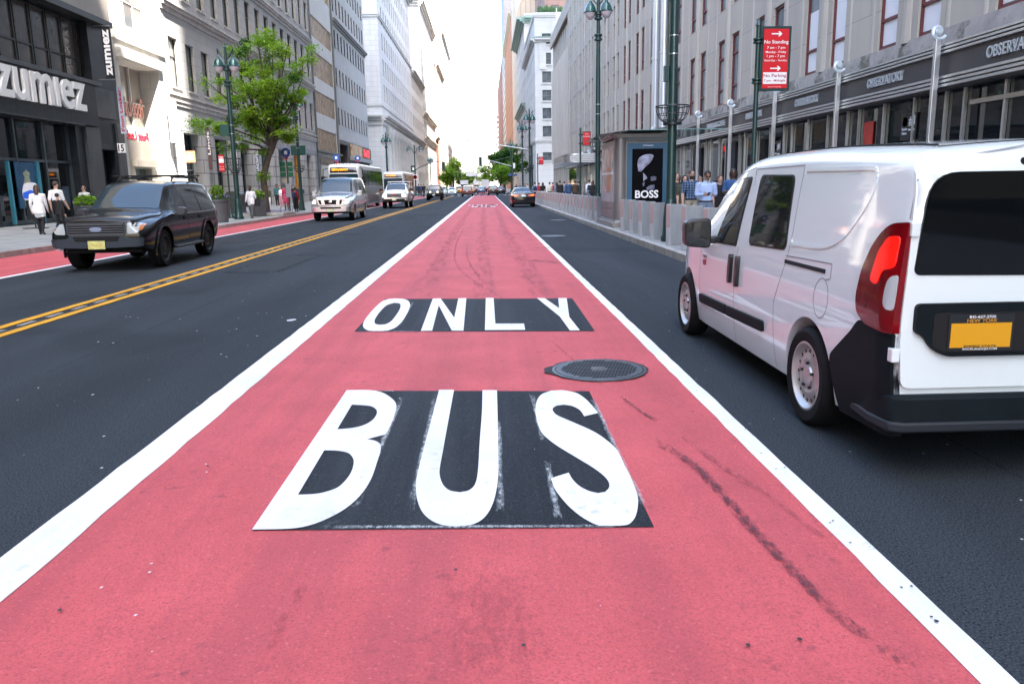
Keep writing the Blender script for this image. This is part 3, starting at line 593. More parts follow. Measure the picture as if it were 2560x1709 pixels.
for i, (a, bb, c, d) in enumerate(SH):
    mb = MB()
    if i == 5: mb.quad(FL.P(a, c, -.6), FL.P(bb, c, -.6), FL.P(bb, d-.3, -.6), FL.P(a, d-.3, -.6), 1); fbox(mb, FL, bb-.4, bb-.004, c, d-.3, -.58, .06, 1); fbox(mb, FL, a+.004, a+.5, c, d-.3, -.58, .02, 1)
    else:
        mb.quad(FL.P(a, c, -.7), FL.P(bb, c, -.7), FL.P(bb, d, -.7), FL.P(a, d, -.7), 0)
        for u in (a+.05, (a+bb)/2, bb-.05): fbox(mb, FL, u-.05, u+.05, c, d, -.69, -.6, 2)
        fbox(mb, FL, a, bb, 3.0, 3.12, -.69, -.6, 2)
        if i == 4: fbox(mb, FL, a+.3, a+.9, c, d-.6, -.58, -.3, 1)
        if i in (0, 1): fbox(mb, FL, a+.2, bb-.2, .7, 2.0, -.67, -.64, 3)
    part(mb, 'shop_bay', [SHOPGL, YELW, mat('shopfront_frame', (.1, .13, .15)), mat('shop_display', (.30, .28, .24), .6, var=.6, scale=3)], b)
mb = MB(); core(mb, FL, 55.24, 101.78, 0, 30.9, .9, 24); part(mb, 'roof_block', LIMT, b)
BRN = mat('brown_banner', (.10, .055, .05), .6); NAVY = mat('navy_sign', (.02, .06, .13), .4)
blade_px('banner', 'dark brown chocolate-shop banner with white script hanging on the grey stone building', 514, 532, 318, 424, -20.6, BRN, 'Lindt', LET, bracket=False, tz=(.35, .9))
blade_px('blade_sign', 'narrow black shop sign with white capitals behind the left street lamp', 586, 598, 372, 428, -20.4, BLKS, 'NATURALIZER', LET)
blade_px('blade_sign', 'narrow navy optician sign with white capitals to the left of the tree trunk', 637, 650, 374, 430, -20.4, NAVY, 'LENSCRAFTERS', LET)
p = onX(468, 392, -20.6); t = blade('shop_sign', 'orange chocolate-shop sign with white lettering over a sunlit shop bay', p.x-.5, p.x+.55, p.y, p.z-.38, p.z+.38, mat('orange_sign', (.62, .24, .10), .5), 'Lindt', LET, vert=False, tin=(.12, .88), tz=(.2, .8), bracket=False)
# --- ribbed white building with bronze window bands
RIB = stone('ribbed_panel', (.62, .61, .59), .75, 40, .03, var=.03, mcol=(.38, .37, .36)); BRW = mat('bronze_window', (.42, .30, .185), .25, .1, var=.85, scale=4.5, stretch=(1, 1.6, .22)); DKW = mat('dark_window_bar', (.06, .045, .035), .4, .4)
b = bld('ribbed_panel_building', 'narrow white ribbed building with bands of bronze windows', FL, 101.8, 116.8)
bz = [onX(783, y, LX).z for y in (371, 316, 276, 222, 188, 126, 92, 42)]
bands = [(bz[0], bz[1]), (bz[2], bz[3]), (bz[4], bz[5]), (bz[6], bz[7]), (bz[7]+3.4, bz[7]+6.4)]
mb = MB(); wall(mb, FL, 101.82, 116.8, 0, 31, [(102.1, 116.2, a, c) for a, c in bands]+[(102.1, 116.2, .15, bz[0]-.8)], .25); part(mb, 'wall', RIB, b)
mb = MB()
for a, c in bands:
    mb.quad(FL.P(102.1, a, -.12), FL.P(116.2, a, -.12), FL.P(116.2, c, -.12), FL.P(102.1, c, -.12), 0)
    for i in range(17): u = 102.1+i*14.1/16; fbox(mb, FL, max(102.1, u-.05), min(116.2, u+.05), a, c, -.115, -.095, 1)
part(mb, 'window_band', [BRW, DKW], b)
mb = MB(); fbox(mb, FL, 101.82, 116.8, bz[0]-.35, bz[0]-.1, .003, .6, 1); mb.quad(FL.P(102.1, .15, -.2), FL.P(116.2, .15, -.2), FL.P(116.2, bz[0]-.8, -.2), FL.P(102.1, bz[0]-.8, -.2), 0); fbox(mb, FL, 104, 109.5, 3.2, 4.6, -.19, .1, 2); fbox(mb, FL, 102.2, 103.2, .2, 4.8, -.19, .12, 1); fbox(mb, FL, 110.5, 111, .2, 4.8, -.19, .12, 1)
fbox(mb, FL, 101.82, 102.08, .15, 31, .003, .2, 1); fbox(mb, FL, 116.3, 116.78, .15, 31, .003, .25, 1)
part(mb, 'shopfront', [SHOPGL, mat('grey_shop_metal', (.10, .11, .12), .4, .4), mat('lit_shop_sign', (.7, .68, .6), .5)], b)
mb = MB(); core(mb, FL, 101.84, 116.78, 0, 30.9, .3, 24); part(mb, 'roof_block', RIB, b)
# --- grey office block with small paired windows
GREY = stone('grey_office_stone', (.44, .435, .425), 1.6, .8, .006, var=.06)
b = bld('office_building', 'grey office block with rows of small windows and a red sign over its ground floor', FL, 116.8, 147.8)
rows = [(onX(844, yb, LX).z, onX(844, yt, LX).z) for yt, yb in ((268, 308), (172, 212), (84, 124))]+[(26.2, 28.6), (30.2, 32.6), (34.2, 36.6)]
GW = grid(117.6, 147.2, 11, 1.15, rows)
mb = MB(); wall(mb, FL, 116.82, 147.8, 8.6, 39, GW, .13); mb.quad(FL.P(116.82, 8.6, -1.2), FL.P(147.8, 8.6, -1.2), FL.P(147.8, 8.6, 0), FL.P(116.82, 8.6, 0)); part(mb, 'wall', GREY, b)
windows(b, FL, GW, .13, ny=(.5,))
mb = MB(); cornice(mb, FL, 116.82, 147.8, 24.3, [(.3, .2), (.25, .45), (.15, .6)]); sills(mb, FL, GW[:33], 0); part(mb, 'cornice', mat('grey_trim', (.22, .22, .22), .7, var=.1), b)
mb = MB(); fbox(mb, FL, 127, 137.5, 6.6, 8.4, .003, .3, 1); fbox(mb, FL, 137.5, 147.8, 6.6, 8.4, .003, .3, 0); fbox(mb, FL, 126.5, 147.8, 5.9, 6.55, .003, .5, 3); fit_text(mb, 'TDeal', lambda u, z, t: FL.P(u, z, .34+t), 145.5, 139.5, 6.9, 8.1, .08, .04, 2); part(mb, 'shop_sign', [BLKS, BRW, mat('red_lit_letters', (.8, .02, .03), .5, emit=((.9, .02, .03), .6)), mat('grey_fascia', (.3, .3, .3), .6)], b)
mb = MB(); wall(mb, FL, 116.82, 147.8, 0, 8.58, [(118, 125, .15, 8), (127, 133.5, .15, 5.6), (134.2, 140, .15, 5.6), (140.6, 147, .15, 5.6)], 1.2, -.01); part(mb, 'ground_floor_wall', mat('dark_ground_floor', (.06, .055, .055), .5), b)
mb = MB(); fbox(mb, FL, 128.3, 133, 1.6, 5.6, -.6, -.5, 0); fbox(mb, FL, 128.3, 133, 4.9, 5.3, -.498, -.47, 1); mb.quad(FL.P(118, .15, -1.15), FL.P(147, .15, -1.15), FL.P(147, 8, -1.15), FL.P(118, 8, -1.15), 2); part(mb, 'shop_window', [mat('poster_grey', (.45, .45, .46), .5, var=.25, scale=1), REDT, SHOPGL], b)
mb = MB(); core(mb, FL, 116.84, 147.78, 0, 38.9, 1.3, 24); part(mb, 'roof_block', GREY, b)
# --- white bank building across the avenue
BANK = stone('bank_stone', (.60, .60, .60), 2.2, 1.0, .02, var=.06); BTR = mat('bank_trim', (.52, .52, .51), .8, var=.1, scale=.6)
BY = 169.0; FB = Fr('F', BY)
b = bld('bank_building', 'large white stone bank with a row of tall columns across the avenue', FL, BY, 242)
BW = grid(BY+4, 240, 16, 1.6, [(19.5+5.2*k, 23+5.2*k) for k in range(7)]); BG = [(BY+8+6.2*k, BY+11.4+6.2*k, 2.2, 11.6) for k in range(11)]
mb = MB(); wall(mb, FL, BY, 242, 0, 56, BW, .28); BGH = BG
FWN = [(LX-3.2-5.2*j-1.7, LX-3.2-5.2*j, 19.5+5.2*k+(0), 23.4+5.2*k) for k in range(7) for j in range(1, 4)]
wall(mb, FB, -60, LX, 0, 56, FWN+[(LX-16, LX-10, 2, 12)], .6); part(mb, 'wall', BANK, b)
mb = MB()
for fr, a, bb in ((FL, BY, 242), (FB, -60, LX)):
    cornice(mb, fr, a, bb, 14.4, [(.9, .25), (.5, .7), (.3, 1.2), (.25, 1.4)]); cornice(mb, fr, a, bb, 18.2, [(.5, .2)]); cornice(mb, fr, a, bb, 35.5, [(.4, .25), (.3, .4)]); cornice(mb, fr, a, bb, 53, [(.8, .4), (.6, 1.2), (.4, 1.9)])
    cornice(mb, fr, a, bb, 1.2, [(.5, .3)])
part(mb, 'cornice', BTR, b)
for k in range(12):
    mb = MB(); c = FL.P(BY+6.6+6.2*k, 0, .15); mb.lathe([(1.05, 1.7), (1.05, 2.2), (.85, 2.5), (.82, 5), (.72, 12.2), (.95, 12.8), (1.1, 13.3), (1.1, 14.35)], c, 'z', 18); part(mb, 'column', BTR, b, True)
windows(b, FL, BW, .28); windows(b, FB, FWN, .5, nx=2, ny=(.33, .66), gl=GLASSB)
mb = MB(); 
for a, bb, c, d in BG: mb.quad(FL.P(a, c, .012), FL.P(bb, c, .012), FL.P(bb, d, .012), FL.P(a, d, .012))
mb.quad(FB.P(LX-16, 2, -.58), FB.P(LX-10, 2, -.58), FB.P(LX-10, 12, -.58), FB.P(LX-16, 12, -.58))
part(mb, 'tall_window', GLASS, b)
mb = MB(); mb.box(-59.9, LX-.7, BY+.7, 241.9, 0, 55.9); part(mb, 'roof_block', BANK, b)
# --- generic street walls farther off
def simple(name, label, fr, u0, u1, h, m, ncol, wd, z0, zs, wh, trim=None, corn=(), dep=.16, gl=None, end=None, base=None, nx=1, back=22):
    b = bld(name, label, fr, u0, u1); rows = []; z = z0
    while z+wh < h-1: rows.append((z, z+wh)); z += zs
    Wn = grid(u0+.6, u1-.6, ncol, wd, rows); mb = MB(); wall(mb, fr, u0+.02, u1, 0, h, Wn, dep)
    sx_ = {'L': 1, 'R': -1}[fr.k]; x0, x1 = fr.c, fr.c-sx_*back
    fe = Fr('F', u0+.02); nw = max(1, int((back-3)//4.2)); ew = [(min(x0, x1)+2+4.2*i, min(x0, x1)+2+4.2*i+1.7, a, c) for a, c in rows for i in range(nw)] if end else []
    wall(mb, fe, min(x0, x1), max(x0, x1), 0, h, ew, dep)
    if trim and corn:
        m2 = MB()
        for z_, st in corn: cornice(m2, fr, u0+.02, u1, z_, st); cornice(m2, fe, min(x0, x1), max(x0, x1), z_, st)
        part(m2, 'cornice', trim, b)
    part(mb, 'wall', m, b); windows(b, fr, Wn, dep, gl=gl, nx=nx)
    if ew: windows(b, fe, ew, dep, gl=gl, nx=2)
    mb = MB(); mb.box(min(x0, x1)+.5, max(x0, x1)-.5, u0+.5, u1-.05, 0, h-.05); part(mb, 'roof_block', m, b); return b
CREAM = stone('cream_stone', (.62, .59, .54), 2, .9, .01, var=.06); ORBR = stone('orange_brick', (.34, .155, .085), .6, .22, .01, var=.2); TAN = stone('tan_brick', (.50, .41, .32), .6, .22, .01, var=.15); PALE = stone('pale_stone', (.58, .57, .55), 2, 1, .01, var=.05); RBR = stone('red_brick', (.20, .07, .055), .6, .22, .012, var=.25); GSTN = stone('grey_stone_far', (.50, .50, .49), 2, 1, .01, var=.08)
TRM = mat('far_trim', (.46, .44, .40), .8)
C1 = [(.6, .3), (.5, .8), (.3, 1.2)]
simple('store_building', 'broad cream building with plain upper wall just beyond the columned bank', FL, 242, 284, 36, CREAM, 9, 2.0, 3, 5.5, 3.4, TRM, [(15, C1), (34, C1)])
simple('tower_building', 'tall grey stone building with dark ledges beyond the cream store', FL, 284, 352, 66, GSTN, 14, 1.8, 4, 4.6, 2.6, TRM, [(18, C1), (26, C1), (62, [(.8, .5), (.8, 1.1), (.6, 1.7)])])
simple('shop_building', 'low building with a red pier beyond the tall grey tower', FL, 352, 372, 24, RBR, 5, 2, 3, 4.2, 2.4, TRM, [(22, C1)])
simple('brick_tower', 'orange-tan brick tower on the sunlit side of the street', FL, 372, 430, 58, TAN, 12, 1.8, 4, 3.9, 2.0, TRM, [(55, C1)], end=1)
simple('pale_tower', 'pale tower fading into the bright sky beyond the tan brick tower', FL, 430, 520, 82, PALE, 16, 2.0, 4, 4.2, 2.2, TRM, [(79, C1)], end=1)
simple('far_block', 'far pale block on the left end of the street', FL, 520, 680, 60, PALE, 20, 2.2, 4, 4.4, 2.2, end=1)
simple('far_block', 'farthest hazy block closing the left side of the street', FL, 680, 900, 90, CREAM, 24, 2.2, 4, 4.4, 2.2, end=1)
# ================================================================= RIGHT SIDE
ESB = stone('warm_limestone', (.475, .43, .35), 2.6, 1.55, .010, var=.10, dirt=(.33, .30, .285)); FLUT = mat('fluted_stone', (.505, .46, .39), .75, var=.10, scale=1.5, stretch=(1, 1, .2))
DIRTY = mat('mossy_stone_band', (.40, .37, .34), .85, var=.2, scale=2, dirt=((.10, .10, .065), 1.3, .48, .85)); REDF = mat('oxblood_window_frame', (.135, .03, .032), .45); CURT = vary(glassy('curtained_glass', (.20, .25, .26), .08, .9), [(.20, .25, .26), (.10, .13, .14), (.28, .31, .31), (.16, .20, .21)])
b = bld('limestone_skyscraper', 'warm limestone skyscraper base with paired red-framed windows and a silver shopfront along the right pavement', FRR, -16.5, 137)
ZR = [(5.12, 8.05), (9.35, 12.25), (13.5, 16.3), (17.5, 20.2), (21.4, 23.6)]
cu = [20.65+5.3*k for k in range(-4, 17)]; EW = []
for c in cu:
    for q in (c, c+2.1):
        for a, d in ZR: EW.append((q-.52, q+.52, a, d))
mb = MB(); wall(mb, FRR, -16.5, 108, 4.98, 26.5, EW, .17)
far_c = [110.2+2.9*k for k in range(9)]; FW = [(q-.5, q+.5, 6, 22.6) for q in []]; topw = [(q-.55, q+.55, 20.6, 23.4) for q in far_c]
wall(mb, FRR, 108, 137, 4.98, 25.4, topw, .3, -.5); FE = Fr('F', -16.5); mb.quad((RX, -16.5, 0), (40, -16.5, 0), (40, -16.5, 26.5), (RX, -16.5, 26.5)); part(mb, 'wall', ESB, b)
mb = MB()
for c in cu:                                                        # fluted half-round shafts between the windows of a pair, slimmer ribs outside
    for u, r in ((c+1.05, .36), (c-.86, .20), (c+2.96, .20)):
        p = FRR.P(u, 0, -.28 if r > .3 else -.175); mb.lathe([(r, 5.06), (r, 26.3)], p, 'z', 18)
        if r > .3:
            for s in (-.19, -.07, .07, .19): p = FRR.P(u+s, 0, .065-abs(s)*.3); mb.lathe([(.03, 5.06), (.03, 26.3)], p, 'z', 6)
for k in range(20): p = FRR.P(108.5+1.5*k, 0, -.52); mb.lathe([(.3, 5.0), (.3, 20.0)], p, 'z', 8)
part(mb, 'fluted_shafts', FLUT, b, True)
mb = MB(); wall(mb, FRR, 108, 137, 0, 4.97, [(110+3.4*k, 112.6+3.4*k, .5, 4.2) for k in range(8)], .4, -.45); part(mb, 'ground_floor_wall', ESB, b)
mb = MB(); mb.quad(FRR.P(108, .1, -.8), FRR.P(137, .1, -.8), FRR.P(137, 4.9, -.8), FRR.P(108, 4.9, -.8)); part(mb, 'shop_window', SHOPGL, b)
mb = MB(); fbox(mb, FRR, -16.5, 108, 4.64, 4.98, -.2, .06, 0); fbox(mb, FRR, -16.5, 108, 4.98, 5.11, .003, .03, 0); part(mb, 'sill_band', DIRTY, b)
mb = MB(); cornice(mb, FRR, -16.5, 108, 25.0, [(.3, .1), (.25, .3), (.9, .12)]); cornice(mb, FRR, 108, 137, 23.6, [(.3, -.3), (.3, 0), (1.2, -.35)]); part(mb, 'cornice', ESB, b)
near = [r for r in EW if r[2] < 6 and r[0] < 30]; rest = [r for r in EW if not (r[2] < 6 and r[0] < 30)]
windows(b, FRR, near, .13, ny=(.27,), fm=REDF, gl=CURT, bar=.075, blind=.72)
rest.sort(key=lambda r: r[0] if r[0] > 8 else 999)
windows(b, FRR, rest, .13, ny=(.24, .72), fm=REDF, gl=CURT, bar=.09)
windows(b, FRR, topw, .7, fm=REDF)
mb = MB(); fbox(mb, FRR, -16.48, 107.98, 0, 26.4, -40, -.5); fbox(mb, FRR, 108, 136.98, 0, 25.3, -40, -1.1); part(mb, 'roof_block', ESB, b)
mb = MB(); mb.box(22, 75, -16, 136, 26.42, 260); part(mb, 'tower', ESB, b)  # unseen tower, setback and length shaped so its shade bounds the sun patch
for u in (49.6, 51.9): 
    mb = MB()
    mb.lathe([(.26, 4.9), (.26, 26)], FRR.P(u, 0, .3), 'z', 14)
    for z in (9.2, 14.6, 20): mb.lathe([(.3, z), (.3, z+.15)], FRR.P(u, 0, .3), 'z', 14)
    part(mb, 'silver_shaft', mat('pale_metal_shaft', (.62, .66, .70), .3, .5), b, True)
# shopfront
mb = MB(); fbox(mb, FRR, -16.5, 108, 3.93, 4.42, -.1, .30, 0); part(mb, 'sign_band', mat('sign_band_grey', (.035, .035, .038), .25, .2, var=.2, scale=3, spec=.7), b)
mb = MB()
for z in (3.66, 3.755, 3.85): fbox(mb, FRR, -16.5, 108, z, z+.06, .0, .40)
for z in (4.425, 4.51, 4.59): fbox(mb, FRR, -16.5, 108, z, z+.05, .0, .40)
part(mb, 'silver_rails', ALU, b)
mb = MB(); fbox(mb, FRR, -16.5, 108, 3.62, 4.62, -.05, .33); part(mb, 'rail_backing', mat('dark_backing', (.05, .045, .045), .5), b)
BEIG = mat('beige_metal', (.42, .39, .34), .4, .3); PY = [19.25+5.32*k for k in range(-4, 15)]
doors = [(35.9, 37.3), (41.6, 43.2)]
mb = MB(); mb.quad(FRR.P(-16.5, .7, -.1), FRR.P(108, .7, -.1), FRR.P(108, 3.62, -.1), FRR.P(-16.5, 3.62, -.1)); part(mb, 'shop_window', SHOPGL, b)
mb = MB(); fbox(mb, FRR, -16.5, 108, .15, .7, -.1, .12); part(mb, 'shopfront_base', mat('dark_base', (.05, .05, .055), .3), b)
mb = MB()
for i, y in enumerate(PY):
    for s in (.35, 1.8, 3.4, 4.9): mb = MB(); fbox(mb, FRR, y+s, y+s+.08, .7, 3.62, -.09, -.02, 0); part(mb, 'mullion', ALU, b)
mb = MB()
for q_ in (35.3, 37.4, 41.0, 43.3): mb = MB(); fbox(mb, FRR, q_, q_+.12, .16, 3.5, -.09, .0); part(mb, 'door_frame', BEIG, b)
mb = MB()
for i in (3,): fbox(mb, FRR, 13.9, 18.6, 3.2, 3.3, -.09, .0, 1); fbox(mb, FRR, 13.9, 18.6, 2.0, 2.15, -.09, .02, 1); fbox(mb, FRR, 13.9, 18.6, .72, 2.0, -.09, -.0, 2); fbox(mb, FRR, 16.1, 16.2, 2.15, 3.2, -.09, -.01, 1)
part(mb, 'shopfront_frame', [ALU, BEIG, BEIG], b)
mb = MB()
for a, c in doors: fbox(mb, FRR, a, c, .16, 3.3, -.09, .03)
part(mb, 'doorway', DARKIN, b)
TXT = mat('silver_letters', (.62, .66, .68), .3, .5)
for k in range(4):
    c = PY[4+k]+2.7; mb = MB()
    fit_text(mb, 'STARBUCKS COFFEE' if k == 3 else 'OBSERVATORY', lambda u, z, t: FRR.P(u, z, .35+t), c+(1.5 if k == 3 else 1.0), c-(1.4 if k == 3 else .95), 4.06, 4.31, .07, .012); part(mb, 'shop_letters', TXT, b)
mb = MB(); fit_text(mb, 'OBSERVATORY', lambda u, z, t: FRR.P(u, z, .35+t), PY[3]+3.6, PY[3]+1.6, 4.06, 4.31, .07, .012); part(mb, 'shop_letters', TXT, b)
for u, z0, z1 in ((20.95, 2.55, 3.25), (30.0+.55, 2.3, 3.05)):
    mb = MB(); fbox(mb, FRR, u, u+.75, z0, z1, -.08, -.05, 0); fit_text(mb, '#1', lambda q, z, t: FRR.P(q, z, -.045+t), u+.36, u+.06, z1-.34, z1-.08, .01, .02, 1); fit_text(mb, 'Travelers', lambda q, z, t: FRR.P(q, z, -.045+t), u+.70, u+.42, z0+.26, z0+.33, .01, .0, 1); fit_text(mb, 'Choice', lambda q, z, t: FRR.P(q, z, -.045+t), u+.68, u+.44, z0+.15, z0+.22, .01, .0, 1)
    mb.lathe([(.13, 0), (.13, .012), (.09, .012), (.09, 0)], FRR.P(u+.56, z1-.22, -.05), 'x', 16, 1); fit_text(mb, 'Attractions', lambda q, z, t: FRR.P(q, z, -.045+t), u+.36, u+.06, z0+.24, z0+.30, .01, .0, 1)
    part(mb, 'window_poster', [BLKS, LET], b)
mb = MB(); fbox(mb, FRR, 23.3, 23.85, 2.55, 3.2, -.08, -.05, 0); fbox(mb, FRR, 31.9, 32.2, 1.75, 2.1, -.08, -.05, 1); part(mb, 'window_sign', [mat('red_window_sign', (.45, .03, .02), .5, var=.3), mat('blue_letter_card', (.5, .55, .7), .5)], b)
for y in PY:                                                        # silver posts with a scroll on top
    mb = MB(); fbox(mb, FRR, y-.055, y+.055, .15, 4.75, .44, .57, 0); x0 = RX-.51
    sc = [(x0+(.06+.205*math.exp(-.22*a))*0-math.cos(a)*.125*math.exp(-.20*a)-.0, y, 4.93+math.sin(a)*.125*math.exp(-.20*a)) for a in np.arange(-2.6, 7.5, .3)]
    m2 = MB(); m2.tube(sc, [.05]*len(sc), 8); m2.lathe([(.06, -.06), (.06, .06)], (x0, y, 4.93), 'y', 12)
    part(mb, 'silver_post', ALU, b, False, .01); part(m2, 'post_scroll', mat('scroll_metal', (.62, .70, .74), .3, .3), b, True)
def marquee(u0, u1, z, out):
    mb = MB(); pl = rounded([(u0, 0), (u1, 0), (u1, out), (u0, out)], [0.01, .01, 1.2, 1.2], 6)
    for i, (dz, h, g_) in enumerate([(0, .10, .0), (.14, .14, .06), (.32, .14, .06), (.50, .14, .06), (.68, .16, 0.0)]):
        q = [(min(max(u, u0+g_), u1-g_), min(v, out-g_)) for u, v in pl]; mb.prism(q, lambda u, v, t: FRR.P(u, t, v+.42), z+dz, z+dz+h)
    mb.prism(rounded([(u0+.15, 0), (u1-.15, 0), (u1-.15, out-.15), (u0+.15, out-.15)], [.01, .01, 1.1, 1.1], 6), lambda u, v, t: FRR.P(u, t, v+.42), z+.02, z+.8, 1)
    part(mb, 'marquee', [ALU, mat('dark_backing', (.05, .05, .05))], b)
marquee(46.5, 55, 3.75, 3.2); marquee(79, 93, 3.7, 3.0)
# added unseen buildings behind the photographer; right pair shaped to block the sun
simple('office_building', 'tall shallow stone block added unseen behind the photographer to shade the left shops', FRR, -90, -17, 100, ESB, 12, 1.6, 6, 4, 2.4, back=6.7)
bx = thing('office_building', 'plain unseen brick block added behind the photographer to keep sun off the road', 'building', (45, -50, 0)); mb = MB(); mb.box(26, 60, -90, -17.2, 0, 108); part(mb, 'wall', TAN, bx)
simple('office_building', 'stone building on the left pavement behind the photographer', FL, -70, 9.9, 34, LIME, 16, 1.8, 6, 4, 2.4, back=24)
# corner building beyond the avenue
PAN = stone('cream_panel', (.60, .59, .57), 2.4, 1.2, .012, var=.05); CU = mat('green_copper', (.20, .30, .26), .6, var=.3)
b = bld('corner_building', 'cream stone corner building with big square windows and a roof garden across the avenue', FRR, 177, 219)
FC = Fr('F', 177.0); zc = [(onY(1370, yb, 177).z, onY(1370, yt, 177).z) for yt, yb in ((84, 111), (132, 161), (179, 207), (225, 252), (270, 297), (315, 342), (381, 401))]
x0 = onY(1356, 250, 177).x; CWN = [(x0+4.4*i, x0+4.4*i+1.95, a, c) for a, c in zc for i in range(4)]
CSN = grid(178, 218.5, 9, 2.0, zc)
mb = MB(); wall(mb, FC, RX, RX+24, 0, 37.6, CWN, .35); wall(mb, FRR, 177, 219, 0, 37.6, CSN, .35); part(mb, 'wall', PAN, b)
mb = MB()
for fr, a, c in ((FC, RX, RX+24), (FRR, 177, 219)):
    cornice(mb, fr, a, c, 31.6, [(.4, .3), (.4, .9)]); cornice(mb, fr, a, c, 10.7, [(.4, .15), (.3, .3)]); cornice(mb, fr, a, c, 36.6, [(.3, .15), (.7, .25)])
fbox(mb, FC, RX+1, RX+2.4, 26, 31.5, .003, .25); fbox(mb, FC, RX+5.2, RX+6.6, 26, 31.5, .003, .25); sills(mb, FC, CWN, 0, .2, .3); part(mb, 'cornice', PAN, b)
mb = MB()
for fr, a, c in ((FC, RX, RX+24), (FRR, 177, 219)): fbox(mb, fr, a, c, 32.41, 32.6, .003, 1.0)
part(mb, 'copper_edge', CU, b)
windows(b, FC, CWN, .35, nx=2, ny=(.5,), gl=mat('grey_window_glass', (.10, .115, .125), .08, spec=.8, var=.5, scale=.7), fm=mat('grey_window_bar', (.2, .2, .2), .5)); windows(b, FRR, CSN, .35, nx=2)
mb = MB(); mb.box(RX+.6, RX+23.9, 177.6, 218.9, 0, 37.4); part(mb, 'roof_block', PAN, b)
mb = MB(); rr = random.Random(3)
for i in range(60):
    x = RX+.8+rr.random()*12; z = 37.6+rr.random()*.2; mb.lathe([(.02, 0), (.3+rr.random()*.2, .4), (.02, 1.2+rr.random()*.6)], (x, 177.9+rr.random(), z), 'z', 5)
part(mb, 'roof_plants', mat('roof_foliage', (.05, .12, .035), .8, var=.4, scale=4), b)
bt = simple('brick_tower', 'big red-brown brick tower rising behind the cream corner building', Fr('R', 17.0), 222, 262, 70, stone('brown_brick', (.26, .17, .15), .6, .22, .012, var=.25), 6, 1.6, 40, 6, 2.6, end=1, back=34)
simple('ornate_building', 'carved grey building with a green copper cornice beside the cream corner block', FRR, 219, 268, 46, stone('carved_stone', (.55, .53, .50), 1.4, .7, .03, var=.2), 10, 1.7, 4, 4.6, 3, CU, [(43.5, [(.5, .5), (.5, 1.2), (.6, 2.0)]), (22, C1)])
simple('tall_tower', 'tall tan tower with vertical ribs reaching out of the picture', FRR, 268, 312, 68, stone('tan_ribbed', (.56, .47, .37), 1.6, 60, .12, var=.1, mcol=(.36, .29, .22)), 8, 1.3, 4, 4.2, 2.2, end=0)
simple('brick_tower', 'orange brick tower left of the tall tan tower', FRR, 312, 412, 67, ORBR, 14, 1.4, 4, 4.2, 1.8, TRM, [(64, C1)])
simple('glass_tower', 'dark glass tower with grey panels on the right side of the street', FRR, 412, 470, 104, mat('dark_tower_panel', (.05, .053, .065), .4, var=.2, scale=.3), 12, 2.6, 4, 4, 2.6)
simple('brick_tower', 'red brick tower at the far right with a stepped top', FRR, 470, 640, 74, RBR, 18, 2, 4, 4.4, 2)
simple('far_block', 'pale far block stepping out beyond the red brick tower', Fr('R', 9.0), 700, 800, 62, PALE, 10, 2.2, 4, 4.2, 2.2, end=1)
simple('far_block', 'hazy pale block at the end of the right side', Fr('R', 2.0), 900, 960, 40, PALE, 8, 2.4, 4, 4.2, 2.2, end=1, back=34)
